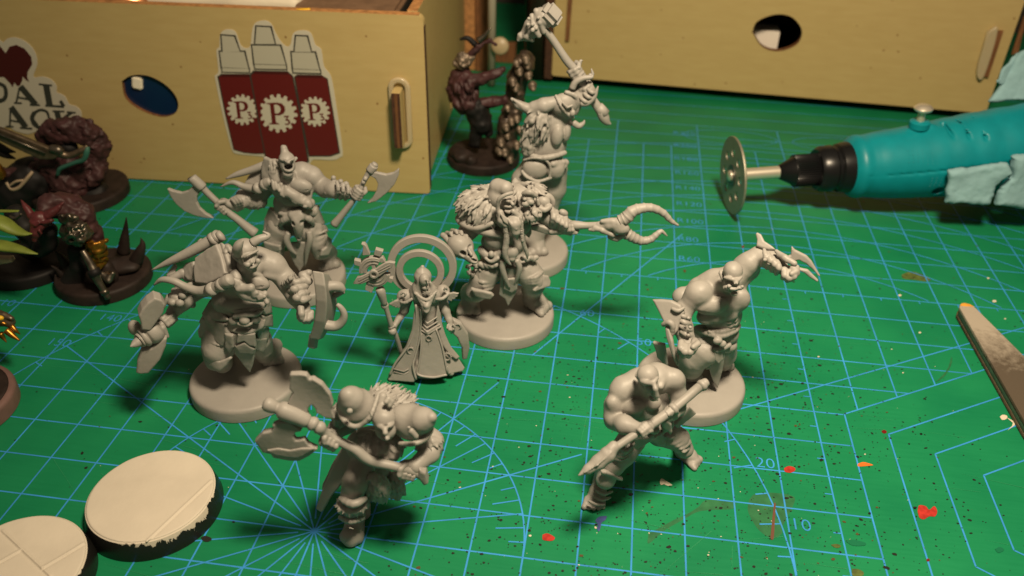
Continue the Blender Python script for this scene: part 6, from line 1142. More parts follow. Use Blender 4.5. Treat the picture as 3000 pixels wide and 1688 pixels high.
# legs
t1 = Q_.g(222, 1345, 0); h1 = Q_.fwd(t1, -.75, 0, .2); t2 = Q_.g(1140, 955, 0); h2 = Q_.fwd(t2, -.35, 0, -.38)
S.c([(560, 720, .35, 118), (470, 830, .6, 108), (400, 940, .75, 84), (330, 1060, .8, 74), (h1 + np.array([.05, .05, .32]), .17), (h1 + np.array([.03, .05, .15]), .15)], .08)
S.c([(790, 660, .1, 118), (900, 690, .0, 105), (960, 740, .0, 84), (1000, 800, .05, 70), (h2 + np.array([.02, .05, .3]), .16), (h2 + np.array([0, .05, .14]), .14)], .08)
S.foot(h1, t1, .185); S.foot(h2, t2, .165)
S.noise.append((.006, (5, 5, 5), None)); S.done('body')
Q_.off = -.35
S = Q_.clay(.02)
S.c([(520, 640, .7, 22), (620, 700, .85, 22), (740, 690, .8, 22), (840, 640, .5, 20)], .03, n=3); S.e(840, 600, .62, 40, 70, 34, 10, k=.03); S.e(880, 600, .6, 26, 66, 26, -8, k=.02); S.e(870, 690, .5, 50, 24, 30, -15, k=.03); S.e(740, 640, .85, 50, 40, 40, k=.03); S.noise.append((.01, (7, 7, 7), None)); S.done('belt')
Q_.off = -.2
S = Q_.clay(.022)
S.c([(540, 740, .42, 122), (470, 840, .62, 112), (410, 930, .75, 92)], .06)
for i in range(4): S.c([(395 + 20 * i, 875 - 24 * i, .86, 10), (470 + 14 * i, 896 - 28 * i, .94, 11), (545 + 10 * i, 845 - 32 * i, .74, 9)], .05, n=3)
S.c([(860, 670, .1, 112), (940, 710, .08, 98), (975, 760, .06, 84)], .06)
for i in range(4): S.c([(850 + 34 * i, 732 + 26 * i, .28, 10), (920 + 28 * i, 752 + 24 * i, .34, 11), (1000 + 14 * i, 685 + 36 * i, .14, 10)], .05, n=3)
S.noise.append((.016, (4, 4, 2), None)); S.done('trousers')
Q_.off = -.36; Q_.plate('knee_plate', [(285, 965, 1.05), (330, 985, 1.12), (400, 1010, 1.12), (470, 1030, 1.0), (472, 1052, 1.0), (430, 1062, 1.08), (360, 1040, 1.14), (290, 1000, 1.06)], .12, .04); Q_.plate('knee_plate', [(925, 765, .45), (960, 800, .48), (1010, 760, .42), (1040, 700, .3), (1050, 740, .3), (1010, 790, .42), (965, 812, .5)], .1, .03)
S = Q_.clay(.02)
for y, r in ((1150, 92), (1200, 84)): S.c([(230 + (1200 - y) * .4, y, .9, 11), (300 + (1200 - y) * .4, y + 30, 1.0, 12), (370 + (1200 - y) * .4, y + 10, .86, 10)], .04, n=3)
S.c([(190, 1240, 1.0, 12), (250, 1270, 1.06, 12), (320, 1270, .95, 12)], .02, n=3); S.done('foot_wrap')
Q_.off = -.2; Q_.plate('hip_cloth', [(910, 590, .3), (960, 520, .2), (1030, 430, .1), (1060, 455, .05), (1095, 490, .0), (1060, 520, .05), (980, 575, .15), (930, 615, .25)], .1, .035)
Q_.plate('hip_cloth', [(800, 560, .8), (850, 540, .8), (890, 580, .76), (895, 640, .72), (880, 670, .7), (850, 640, .74), (810, 610, .78)], .1, .035)
Q_.off = -.4; Q_.plate('loincloth', [(560, 690, .9), (700, 690, .92), (760, 650, .86), (720, 720, .86), (620, 770, .84), (570, 835, .8), (540, 790, .84)], .1, .035)
Q_.off = -.2; o = Q_.tube('spear_shaft', [(1190, 230, .35, 36), (1165, 245, .38, 42), (1100, 295, .42, 41), (1000, 380, .55, 41), (900, 460, .7, 41), (800, 535, .84, 42), (700, 600, 1.0, 42), (560, 690, 1.15, 36), (440, 770, 1.28, 34), (380, 815, 1.34, 38)], n=16, sub=3)
for x, y, d in ((1150, 258, .4), (905, 458, .72), (700, 600, 1.0), (640, 640, 1.1)): Q_.tube('shaft_ring', [(x + 16, y - 12, d - .03, 44), (x, y, d, 52), (x - 16, y + 12, d + .03, 44)], n=16, sub=2, parent=o)
S = Q_.clay(.02); S.c([(395, 800, 1.32, 46), (350, 845, 1.38, 68), (270, 912, 1.46, 64), (180, 972, 1.56, 42), (98, 1025, 1.66, 5)], .03); S.c([(375, 830, 1.46, 8), (260, 935, 1.6, 9), (150, 1000, 1.66, 6)], .02); S.c([(400, 780, 1.3, 50), (375, 805, 1.34, 52)], .02); S.done('spear_head', parent=o)
# ================================================================== painted bases at the lower left
def painted_base_mat(seed):
    m = mat('white_on_black', (.012, .012, .011), .38, spec=.4); nt = m.node_tree; p = nt.nodes['Principled BSDF']
    tc = nt.nodes.new('ShaderNodeTexCoord'); sx = nt.nodes.new('ShaderNodeSeparateXYZ'); nt.links.new(tc.outputs['Object'], sx.inputs[0])
    mp = nt.nodes.new('ShaderNodeMapping'); mp.inputs['Scale'].default_value = (2.2, 2.2, .8); mp.inputs['Location'].default_value = (seed, 0, 0); nt.links.new(tc.outputs['Object'], mp.inputs[0])
    n = nt.nodes.new('ShaderNodeTexNoise'); n.inputs['Scale'].default_value = 1.6; n.inputs['Detail'].default_value = 9; n.inputs['Roughness'].default_value = .62; nt.links.new(mp.outputs[0], n.inputs['Vector'])
    n2 = nt.nodes.new('ShaderNodeTexNoise'); n2.inputs['Scale'].default_value = .9; n2.inputs['Detail'].default_value = 2; nt.links.new(tc.outputs['Object'], n2.inputs['Vector'])
    def M(op, a, b):
        q = nt.nodes.new('ShaderNodeMath'); q.operation = op
        for i, v in enumerate((a, b)):
            if isinstance(v, (int, float)): q.inputs[i].default_value = v
            else: nt.links.new(v, q.inputs[i])
        return q.outputs[0]
    side = M('SUBTRACT', M('MULTIPLY', sx.outputs['X'], .9), M('MULTIPLY', sx.outputs['Y'], .75))     # brush strokes ran down one side of the rim
    msk = M('MINIMUM', M('MAXIMUM', M('MULTIPLY', M('SUBTRACT', side, .82), 3.0), 0.0), 1.0); reach = M('MULTIPLY', msk, M('ADD', M('MULTIPLY', M('SUBTRACT', n.outputs['Fac'], .5), 1.0), .06))
    h = M('ADD', M('SUBTRACT', sx.outputs['Z'], .385), reach); g = M('GREATER_THAN', h, 0.0); top = M('GREATER_THAN', sx.outputs['Z'], .392); f = M('MAXIMUM', g, top)
    low = M('GREATER_THAN', sx.outputs['Z'], .14); f = M('MULTIPLY', f, low)
    mx = nt.nodes.new('ShaderNodeMix'); mx.data_type = 'RGBA'; nt.links.new(f, mx.inputs['Factor']); mx.inputs['A'].default_value = (.012, .012, .011, 1)
    r = nt.nodes.new('ShaderNodeValToRGB'); r.color_ramp.elements[0].position = .3; r.color_ramp.elements[0].color = (.50, .455, .375, 1); r.color_ramp.elements[1].position = .7; r.color_ramp.elements[1].color = (.545, .495, .405, 1)
    nt.links.new(n2.outputs['Fac'], r.inputs[0]); nt.links.new(r.outputs[0], mx.inputs['B']); nt.links.new(mx.outputs['Result'], p.inputs['Base Color'])
    mr = nt.nodes.new('ShaderNodeMapRange'); mr.inputs['To Min'].default_value = .35; mr.inputs['To Max'].default_value = .7; nt.links.new(f, mr.inputs['Value']); nt.links.new(mr.outputs[0], p.inputs['Roughness'])
    n3 = nt.nodes.new('ShaderNodeTexNoise'); n3.inputs['Scale'].default_value = 4; n3.inputs['Detail'].default_value = 8; mp3 = nt.nodes.new('ShaderNodeMapping'); mp3.inputs['Scale'].default_value = (1.2, 3.5, 1); mp3.inputs['Rotation'].default_value = (0, 0, -.6); nt.links.new(tc.outputs['Object'], mp3.inputs[0]); nt.links.new(mp3.outputs[0], n3.inputs['Vector'])
    b = nt.nodes.new('ShaderNodeBump'); b.inputs['Strength'].default_value = .35; b.inputs['Distance'].default_value = .03; nt.links.new(n3.outputs['Fac'], b.inputs['Height']); nt.links.new(b.outputs[0], p.inputs['Normal'])
    return m
M_TOP = mat('white_primer', (.53, .48, .395), .7, var=.06, vscale=1, bump=.3, bscale=6)
def white_base(c, seed, lines, lab):
    t = thing('painted_base', Vector(c), lab, 'miniature base', 'white-topped bases at the lower left')
    v, f = lathe_geo([(1.27, 0), (1.275, .03), (1.2, .33), (1.18, .385), (1.15, .402)], c, n=128); mesh_obj('rim', v, f, painted_base_mat(seed), t, True, 40)
    # top plate as slabs with planking joints between them
    S = Clay(.02); S.chain([np.asarray(c) + [0, 0, .372]] * 2, [.01, .01], 0); cc = np.asarray(c, float)
    def disc(X): 
        q = X - cc; return np.maximum(np.hypot(q[..., 0], q[..., 1]) - 1.155, np.abs(q[..., 2] - .395) - .028)
    S._push(disc, cc + [-1.16, -1.16, .36], cc + [1.16, 1.16, .43], .0, False)
    for (x0, y0, x1, y1, r) in lines:
        a, b = cc + [x0, y0, .424], cc + [x1, y1, .424]; S.chain([a, b], [r, r], .03); n_ = np.array([y1 - y0, x0 - x1, 0]); n_ = n_ / np.linalg.norm(n_) * r * 1.3
        S.chain([a + n_ + [0, 0, .006], b + n_ + [0, 0, .006]], [r * .75, r * .75], .02, sub=True)
    S.noise.append((.004, (3, 5, 3), None)); V, Q = S.mesh(); mesh_obj('top', V, Q, M_TOP, t)
c1 = np.array([-5.22, -1.94, 0]); c2 = np.array([-6.75, -3.9, 0])
zW = (0, 1200, 2.862)
def lw(c, *q): a = on_z(zW[0] + q[0] / zW[2], zW[1] + q[1] / zW[2], .42) - c; b = on_z(zW[0] + q[2] / zW[2], zW[1] + q[3] / zW[2], .42) - c; return (a[0], a[1], b[0], b[1], q[4])
white_base(c1, 1.7, [lw(c1, 1230, 1108, 1770, 600, .022)], 'whole white-painted round base with a black rim, beside the black paint drop')
white_base(c2, 4.1, [lw(c2, 20, 1020, 420, 1397, .026), lw(c2, 360, 1330, 700, 1125, .024), lw(c2, -60, 1310, 160, 1190, .024)], 'white-painted round base with three plank joints, cut off by the lower left corner')
# ================================================================== rotary tool
M_TEAL = mat('teal_plastic', (.002, .19, .225), .4, spec=.3, var=.08, vscale=2, bump=.05, bscale=40); M_TEALD = mat('teal_dark', (.002, .05, .065), .6); M_NUT = mat('black_plastic', (.006, .0062, .0068), .3, spec=.3)
M_STEEL = mat('steel', (.72, .66, .54), .34, metal=.75); M_DISC = mat('diamond_disc', (.30, .28, .22), .5, metal=.7, var=.15, vscale=14, bump=.3, bscale=60)
A0 = np.array([6.66, 12.17, 1.30]); AX = unit((.974, .225, .055)); T0 = thing('rotary_tool', Vector((11, 13.2, 0)), 'teal rotary tool with a silver cutting disc lying in front of the right box', 'rotary tool')
a_, b_ = frame(AX, (0, 0, 1)); 
def TP(s, side=0.0, up=0.0): return A0 + AX * s + np.cross([0, 0, 1.], AX) * side + Z3 * up   # side: + is away from the viewer
upv = unit(Z3 - AX * AX[2]); sdv = np.cross(AX, upv)   # sdv points towards the viewer? handled by sign below
if sdv @ FH > 0: sdv = -sdv
R_D = 1.2; loops = [ellipse(0, 0, R_D, R_D, 72)] + [ellipse(.72 * math.cos(t), .72 * math.sin(t), .135, .135, 16) for t in np.linspace(.2, 2 * math.pi + .2, 9)[:-1]]
mesh_obj('cutting_disc', *curve_geo(loops, .07, .012, A0, sdv, upv), M_DISC, T0, True, 40)
v, f = lathe_geo([(.02, -.17), (.12, -.16), (.17, -.12), (.17, -.06)], A0, AX, 20); mesh_obj('disc_screw', v, f, M_STEEL, T0, True, 40); v, f = lathe_geo([(.34, -.06), (.34, -.036)], A0, AX, 24); mesh_obj('disc_washer', v, f, mat('dark_steel', (.1, .1, .09), .4, metal=.8), T0, True, 40)
v, f = lathe_geo([(.3, .04), (.3, .1), (.19, .12), (.19, 1.55)], A0, AX, 24); mesh_obj('arbor', v, f, M_STEEL, T0, True, 40)
v, f = lathe_geo([(.17, 1.42), (.22, 1.45), (.42, 1.85), (.46, 1.9), (.46, 1.94)], A0, AX, 32); mesh_obj('collet_cone', v, f, M_NUT, T0, True, 40)
mb = MB(); n = 44; prof = []
for i in range(n * 2):
    r = .5 if i % 2 else .465; t = math.pi * i / n; prof.append((r * math.cos(t), r * math.sin(t)))
mesh_obj('collet_nut', *curve_geo([prof], .78, .01, A0 + AX * 2.28, a_, b_), M_NUT, T0, True, 30)
v, f = lathe_geo([(.5, 2.62), (.62, 2.6), (.7, 2.72), (.72, 3.05), (.66, 3.12), (.66, 3.2), (.74, 3.26), (.78, 3.45), (.8, 3.75), (.74, 3.82)], A0, AX, 48); mesh_obj('nose_cap', v, f, M_NUT, T0, True, 40)
S = Clay(.045)
S.chain([TP(4.25), TP(5.6, 0, .02), TP(7.5, 0, .14), TP(10.5, 0, .3), TP(14.5, 0, .45)], [.98, 1.1, 1.25, 1.38, 1.4], .1, n=3); S.ell(TP(3.85), [AX, upv, sdv], [.45, .98, .98], .1)
S.chain([TP(5.4, 0, 1.0), TP(5.9, 0, 1.08)], [.2, .2], .08); S.chain([TP(8.2, 0, 1.05), TP(10, 0, 1.3)], [.25, .3], .2)
E1 = lambda s, up, r=1.5: TP(s, 0, 0) + sdv * math.sqrt(max(r * r - up * up, .01)) + upv * up
for pts in ([(3.9, .12, .98), (5.6, .2, 1.11), (7.5, .36, 1.28), (10.5, .55, 1.42), (13, .6, 1.5)],): S.chain([E1(*q) for q in pts], [.028] * len(pts), .02, sub=True, n=3)
S.ell(E1(6.15, -.52, 1.1), [AX, upv, sdv], [.17, .16, .3], .03, sub=True)
for s in (6.75, 7.1): S.chain([E1(s, -.62, 1.17), E1(s + .12, -.42, 1.18)], [.055, .055], .02, sub=True)
for s in (6.3, 6.75, 7.2): S.chain([TP(s, 0, 1.2 + .08 * (s - 6)), E1(s + .1, 1.04, 1.28 + .015 * s)], [.06, .05], .02, sub=True)
V, Q = S.mesh(); mesh_obj('housing', V, Q, M_TEAL, T0)
GD = MB()
for row in range(6):
    for i in range(26):
        s = 5.0 + .14 * i; up = .42 + .09 * row - .002 * i; r = 1.01 + .08 * (s - 4.2) 
        if (row in (0, 5) and (i < 4 or i > 21)): continue
        P = E1(s, up + .05 * (s - 5), r + .01); d = .02; GD.add([P + AX * d, P + upv * d, P - AX * d, P - upv * d, P + sdv * .02], [(0, 1, 4), (1, 2, 4), (2, 3, 4), (3, 0, 4)])
        if row < 4 and i > 3:
            P = E1(s + .2, -.02 - .09 * row + .05 * (s - 5), r + .02); GD.add([P + AX * d, P + upv * d, P - AX * d, P - upv * d, P + sdv * .02], [(0, 1, 4), (1, 2, 4), (2, 3, 4), (3, 0, 4)])
tag(GD.build('grip_dots', M_TEAL, T0), kind='stuff')
bp_ = TP(5.55, 0, 1.18); v, f = lathe_geo([(.3, 0), (.3, .18), (.24, .22)], bp_, upv, 24); mesh_obj('lock_boss', v, f, M_TEAL, T0, True, 40); v, f = lathe_geo([(.12, .2), (.1, .52), (.26, .56), (.28, .62), (.2, .7), (.05, .73)], bp_, upv, 24); mesh_obj('lock_button', v, f, M_STEEL, T0, True, 40)
# ================================================================== paper towel round the tool
M_TOWEL = mat('paper_towel', (.20, .34, .375), .9, spec=.05, var=.12, vscale=1.5, bump=.5, bscale=26)
z4 = (1900, 0, 2.07); TB = A0 + AX * 9
def towel(P, th, lab, seed, nm='sheet'):
    t = thing('paper_towel', Vector((TB[0], TB[1], 0)), lab, 'paper towel', 'folded blue paper towel round the tool'); rg = np.random.default_rng(seed); Q = []
    P = np.array(P, float)
    for i in range(len(P)):
        a, b = P[i], P[(i + 1) % len(P)]
        for s in np.linspace(0, 1, 7)[:-1]:
            q = a + (b - a) * s; Q.append((q[0] + rg.normal(0, 2.5), q[1] + rg.normal(0, 2.5), q[2]))
    W = [on_plane(z4[0] + x / z4[2], z4[1] + y / z4[2], TB, d) for x, y, d in Q]; K_ = Clay(.035); K_.slab(W, th, th * .42)
    K_.noise.append((.07, (1.3, 1.3, 1.3), None)); K_.noise.append((.035, (3.5, 3.5, 3.5), None)); K_.noise.append((.012, (11, 11, 11), None)); V, F = K_.mesh()
    mesh_obj(nm, V, F, M_TOWEL, t); return t
towel([(1815, 1042, 1.75), (2000, 1010, 1.8), (2090, 985, 1.85), (2180, 985, 1.9), (2200, 1050, 1.9), (2110, 1130, 1.95), (2060, 1235, 2.0), (1925, 1225, 1.95), (1797, 1228, 1.9)], .3, 'torn folded flap of blue paper towel in front of the teal tool', 3)
towel([(2205, 950, 1.6), (2280, 935, 1.6), (2420, 940, 1.6), (2440, 1230, 1.8), (2280, 1255, 1.85), (2100, 1235, 1.85), (2130, 1130, 1.8), (2205, 1050, 1.7)], .4, 'pale folded lump of blue paper towel at the right edge', 4)
towel([(2070, 618, -1.2), (2240, 325, -1.9), (2320, 300, -1.9), (2420, 340, -1.9), (2420, 620, -1.1)], .25, 'upright light blue paper towel corner behind the teal tool', 5)
towel([(2107, 500, -1.3), (2150, 410, -1.6), (2238, 325, -1.95), (2200, 470, -1.6), (2140, 522, -1.35)], .12, 'small shaded fold of paper towel at the left of the upright corner', 6)
# ================================================================== sanding stick
def dusty(name, a, b):
    m = mat(name, a, .85, spec=.1, bump=.6, bscale=60); nt = m.node_tree; p = nt.nodes['Principled BSDF']; tc = nt.nodes.new('ShaderNodeTexCoord'); sx = nt.nodes.new('ShaderNodeSeparateXYZ'); nt.links.new(tc.outputs['Object'], sx.inputs[0])
    n = nt.nodes.new('ShaderNodeTexNoise'); n.inputs['Scale'].default_value = 5; n.inputs['Detail'].default_value = 10; n.inputs['Roughness'].default_value = .7; nt.links.new(tc.outputs['Object'], n.inputs['Vector'])
    ad = nt.nodes.new('ShaderNodeMath'); ad.operation = 'MULTIPLY_ADD'; nt.links.new(n.outputs['Fac'], ad.inputs[0]); ad.inputs[1].default_value = 3.2; nt.links.new(sx.outputs['Y'], ad.inputs[2])
    mr = nt.nodes.new('ShaderNodeMapRange'); mr.inputs['From Min'].default_value = .55; mr.inputs['From Max'].default_value = 2.1; nt.links.new(ad.outputs[0], mr.inputs['Value'])
    mx = nt.nodes.new('ShaderNodeMix'); mx.data_type = 'RGBA'; nt.links.new(mr.outputs[0], mx.inputs['Factor']); mx.inputs['A'].default_value = (*a, 1); mx.inputs['B'].default_value = (*b, 1); nt.links.new(mx.outputs['Result'], p.inputs['Base Color']); return m
SS = thing('sanding_stick', (12.6, 6.0, 0), 'worn brown sanding stick with green core and white dusty tip at the right edge', 'sanding stick')
out = [(12.27, 7.36), (12.33, 7.5), (12.45, 7.55), (12.58, 7.52), (12.68, 7.4), (13.55, 4.3), (14.0, 2.0), (14.0, 0.6), (12.62, .6), (12.42, 2.9)]
def slab2(nm, z0, z1, sc, m, bev=.012):
    c = np.mean(out, 0); L = [tuple(c + (np.array(q) - c) * sc) for q in out]; mesh_obj(nm, *curve_geo([L], z1 - z0, bev, (0, 0, (z0 + z1) / 2), X3, Y3), m, SS, True, 40)
M_GRIT = mat('brown_grit', (.10, .075, .05), .9, spec=.1, var=.3, vscale=10, bump=.6, bscale=50)
slab2('lower_grit', .012, .11, 1.0, M_GRIT); slab2('foam_core', .11, .25, .985, mat('green_foam', (.035, .085, .05), .8, var=.2, vscale=8, bump=.4, bscale=40)); slab2('upper_grit', .25, .35, 1.0, dusty('dusty_grit', (.085, .068, .05), (.33, .29, .235)))
mesh_obj('orange_tip', *curve_geo([[(12.3, 7.42), (12.35, 7.52), (12.45, 7.57), (12.58, 7.535), (12.66, 7.43)]], .36, .01, (0, 0, .182), X3, Y3), mat('orange_foam', (.62, .28, .03), .7, var=.2, vscale=6), SS, True, 40)
# ================================================================== painted figurines at the left edge and behind
P_PURP = mat('plum_paint', (.042, .016, .017), .55, spec=.3, var=.35, vscale=3); P_RED = mat('crimson_skin', (.075, .014, .016), .45, spec=.4, var=.3, vscale=4); P_DARK = mat('umber_paint', (.020, .013, .011), .6, spec=.25, var=.4, vscale=3)
P_BLK = mat('soot_black', (.008, .007, .007), .6, spec=.25); P_MET = mat('gun_metal', (.14, .12, .095), .35, metal=.9, var=.4, vscale=6); P_GOLD = mat('brass_paint', (.30, .14, .02), .34, metal=.85, var=.4, vscale=6); P_GRN = mat('leaf_green', (.15, .19, .03), .5, spec=.35, var=.25, vscale=3, bump=.3, bscale=30); P_TRIM = mat('bone_trim', (.36, .27, .18), .5); P_BRZ = mat('dull_bronze', (.14, .105, .07), .42, metal=.7, var=.3, vscale=7); P_PINK = mat('dusty_pink', (.14, .08, .07), .55, var=.15)
GP_ = 'painted figurines at the left edge'
z50 = (0, 300, 3.15); z60 = (0, 580, 3.15)
L1 = Fig('ogre_figurine', z50, (-13.7, 9.75, 0), 'hulking plum-painted figurine with a long bronze sword, in front of the heart sticker', group=GP_); L1.disc(r=1.45, mat=P_DARK)
S = L1.clay(.035); S.c([(520, 560, .2, 190), (620, 700, .3, 190), (760, 780, .2, 160)], .1); S.c([(440, 330, .2, 80), (560, 250, .2, 100), (700, 230, .2, 100), (820, 300, .1, 95), (900, 400, .1, 80), (880, 520, .1, 90), (860, 620, .2, 100)], .1, n=2)
S.c([(760, 610, .5, 70), (680, 640, .6, 60), (880, 700, .4, 80)], .1); S.e(600, 410, .85, 120, 70, 100, -20, k=.08, sub=True); S.noise.append((.10, (3, 3, 3), None)); S.noise.append((.06, (7, 7, 7), None)); S.noise.append((.03, (14, 14, 14), None)); S.done('body', P_PURP)
S = L1.clay(.035); S.e(600, 420, .25, 130, 90, 70, k=.05); S.c([(300, 700, .5, 200), (200, 800, .5, 220), (100, 900, .5, 200)], .1); S.c([(700, 860, .3, 130), (900, 840, .2, 120)], .1); S.noise.append((.05, (4, 4, 4), None)); S.done('cloak', P_BLK)
o = L1.plate('sword', [(-60, 215, 1.2), (40, 245, 1.2), (520, 440, 1.2), (560, 490, 1.2), (500, 520, 1.2), (380, 520, 1.2), (-60, 320, 1.2)], .16, .04, P_BRZ); L1.tube('sword_fuller', [(-60, 270, 1.34, 10), (420, 470, 1.34, 10)], P_MET, 8, 1, parent=o)
L1.tube('sword_hilt', [(470, 430, 1.2, 40), (540, 440, 1.2, 45), (560, 490, 1.2, 34)], P_MET); L1.tube('sword_hilt', [(540, 470, 1.2, 40), (640, 490, 1.15, 30), (760, 440, 1.1, 26), (805, 400, 1.05, 14)], P_BRZ)
L1.tube('teal_strap', [(530, 670, .95, 16), (560, 610, 1.0, 20), (680, 560, 1.05, 20), (770, 530, 1.1, 22), (800, 460, 1.1, 26), (806, 410, 1.05, 20)], mat('verdigris', (.03, .12, .09), .5))
L1.tube('shoulder_trim', [(60, 740, 1.1, 16), (110, 800, 1.15, 18), (180, 780, 1.15, 18), (260, 690, 1.1, 16), (300, 640, 1.0, 14)], P_TRIM); L1.tube('shoulder_trim', [(90, 770, 1.12, 12), (150, 730, 1.15, 12), (220, 720, 1.12, 12)], P_TRIM)
S = L1.clay(.03); S.c([(20, 660, .9, 60), (160, 650, .8, 56), (280, 610, .7, 50), (380, 570, .7, 44), (470, 570, .75, 40)], .06); S.noise.append((.04, (6, 6, 6), None)); S.done('arm', P_PURP)
for y in (450, 500): L1.tube('crown_spike', [(-40, y - 60, .8, 40), (60, y - 10, .8, 30), (145, y + (10 if y == 450 else 20), .8, 6)], P_BLK)
S = L1.clay(.03); S.e(-20, 640, 1.3, 60, 90, 60, k=.05); S.noise.append((.03, (6, 6, 6), None)); S.done('gold_plate', P_GOLD)
L2 = Fig('daemon_figurine', z60, (-10.38, 5.32, 0), 'stooping crimson horned figurine with brass leg armour on a spiked dark base', group=GP_); L2.disc(r=1.22, mat=P_DARK)
S = L2.clay(.03); S.e(1120, 620, .0, 180, 70, 120, k=.06); S.c([(880, 720, .3, 120), (960, 780, .4, 90)], .08); S.noise.append((.05, (4, 4, 4), None)); S.done('base_rubble', P_DARK)
for L in ([(1140, 500, -.4, 56), (1150, 380, -.4, 40), (1160, 280, -.38, 22), (1166, 180, -.35, 4)], [(1255, 580, -.1, 60), (1290, 500, -.1, 46), (1315, 430, -.1, 26), (1300, 370, -.1, 4)], [(640, 680, .2, 70), (600, 600, .2, 46), (550, 530, .25, 24), (508, 482, .25, 4)], [(600, 740, .3, 54), (560, 690, .35, 34), (520, 655, .35, 18), (470, 625, .35, 4)], [(560, 800, .5, 40), (520, 760, .5, 20), (510, 710, .5, 4)]):
    L2.tube('base_spike', L, P_DARK, 12, 6, ridges=(2, .08))
S = L2.clay(.028); S.c([(640, 60, -.1, 120), (740, 160, .1, 120), (820, 320, .1, 100), (880, 450, .1, 90)], .1); S.c([(440, 90, .3, 110), (560, 60, .1, 120)], .08); S.noise.append((.06, (4, 4, 4), None)); S.noise.append((.035, (10, 10, 10), None)); S.done('body', P_PURP)
S = L2.clay(.024); S.e(370, 200, .9, 90, 86, 80, k=.04); S.c([(350, 250, 1.0, 70), (330, 320, 1.1, 46), (318, 390, 1.15, 26)], .05); S.c([(290, 170, .9, 40), (240, 90, .8, 24), (185, 8, .7, 5)], .03, n=3); S.c([(440, 160, .9, 40), (520, 110, .8, 30), (600, 28, .7, 5)], .03, n=3); S.c([(400, 230, 1.1, 20), (470, 210, 1.05, 22), (500, 205, 1.0, 6)], .02); S.e(410, 270, 1.15, 30, 18, 24, -20, k=.02, sub=True); S.c([(290, 220, 1.05, 22), (330, 250, 1.15, 18), (365, 230, 1.15, 16)], .02)
S.c([(360, 300, 1.2, 14), (380, 330, 1.2, 10)], .01); S.noise.append((.015, (7, 7, 7), None)); S.done('head', P_RED)
S = L2.clay(.03); S.c([(420, 300, .4, 90), (450, 400, .3, 80), (380, 470, .3, 90)], .08); S.c([(720, 480, .4, 80), (730, 620, .5, 70), (700, 760, .4, 120)], .08); S.noise.append((.04, (4, 4, 4), None)); S.done('cloak', P_BLK)
S = L2.clay(.024); S.e(700, 320, .6, 135, 120, 110, -20, k=.03); S.c([(580, 200, .7, 40), (650, 190, .75, 40), (690, 180, .7, 26)], .02)
for i in range(3): S.c([(600 + 10 * i, 330 + 40 * i, .9, 14), (690 + 20 * i, 290 + 50 * i, 1.05, 16), (790, 250 + 60 * i, .9, 14)], .02, n=3)
S.c([(610, 370, 1.0, 26), (660, 340, 1.1, 16), (680, 330, 1.1, 4)], .02); S.c([(650, 260, 1.0, 26), (700, 275, 1.1, 16)], .02); S.noise.append((.05, (6, 6, 6), None)); S.noise.append((.03, (12, 12, 12), None)); S.done('pauldron', P_MET)
S = L2.clay(.024)
for i in range(5): S.c([(800 + 12 * i, 410 + 46 * i, .55, 30), (880 + 10 * i, 440 + 44 * i, .72, 36), (970 - 2 * i, 400 + 52 * i, .5, 30)], .03, n=3)
S.noise.append((.05, (7, 7, 7), None)); S.done('leg_armour', P_GOLD)
S = L2.clay(.024); S.e(1000, 720, .7, 66, 60, 54, k=.03); S.c([(940, 700, .75, 30), (1000, 760, .85, 30), (1040, 700, .75, 26)], .03); S.e(985, 690, .9, 14, 12, 14, k=.01, sub=True); S.noise.append((.02, (7, 7, 7), None)); S.done('skull_trophy', P_MET)
S = L2.clay(.024); S.c([(980, 640, .5, 60), (1030, 720, .5, 60), (1030, 820, .5, 50), (980, 850, .55, 40)], .05); S.noise.append((.02, (6, 6, 6), None)); S.done('leg', P_DARK)
o = L2.tube('weapon_barrel', [(760, 485, .9, 26), (800, 550, .95, 34), (840, 620, 1.0, 38), (870, 680, 1.05, 42), (900, 760, 1.1, 36), (950, 840, 1.15, 30), (1000, 930, 1.2, 28)], P_MET, 14); L2.tube('barrel_ring', [(858, 660, 1.03, 56), (886, 715, 1.07, 56)], P_BLK, 14, 1, parent=o); L2.tube('barrel_ring', [(955, 850, 1.15, 40), (975, 885, 1.17, 40)], P_MET, 14, 1, parent=o)
L6 = Fig('shadow_figurine', z60, base_at(z60, 250, 540, .35), 'black-based dark figurine behind the green spikes, mostly hidden', group=GP_); L6.disc(r=1.2, mat=P_BLK)
S = L6.clay(.04); S.c([(300, 480, .2, 110), (380, 380, .3, 90), (250, 300, .1, 100), (150, 150, .0, 90)], .1); S.noise.append((.05, (4, 4, 4), None)); S.done('body', P_BLK); L6.tube('chain', [(90, 170, .9, 14), (140, 190, .95, 16), (200, 150, .95, 12)], P_MET)
L3 = Fig('leafy_figurine', z60, on_z(-260 / 3.15, 580 + 900 / 3.15), 'olive green spiked leaves of a figurine poking in at the left edge', group=GP_)
for L in ([(-200, 180, .3, 70), (0, 225, .3, 92), (140, 300, .35, 66), (230, 330, .4, 36), (298, 330, .4, 8)], [(-200, 420, .6, 60), (0, 440, .6, 76), (160, 470, .65, 56), (270, 500, .7, 30), (350, 518, .7, 6)], [(-200, 120, .0, 16), (60, 122, .0, 20), (172, 122, .0, 14)]):
    P, R = L3.pts(L); v, f = tube_geo(P, R, 16, 6, None, .55); mesh_obj('leaf', v, f, P_GRN, L3.root)
L3.plate('plank', [(-200, 530, -.2), (110, 545, -.2), (130, 580, -.2), (-200, 640, -.2)], .2, .03, P_TRIM); S = L3.clay(.05); S.e(-200, 480, .2, 150, 260, 120, k=.1); S.done('body', P_GRN); 
z80 = (0, 800, 3.22)
L4 = Fig('clawed_figurine', z80, on_z(-150 / 3.22, 800 + 700 / 3.22), 'brass and steel spiked claw of a figurine reaching in at the left edge', group=GP_); 
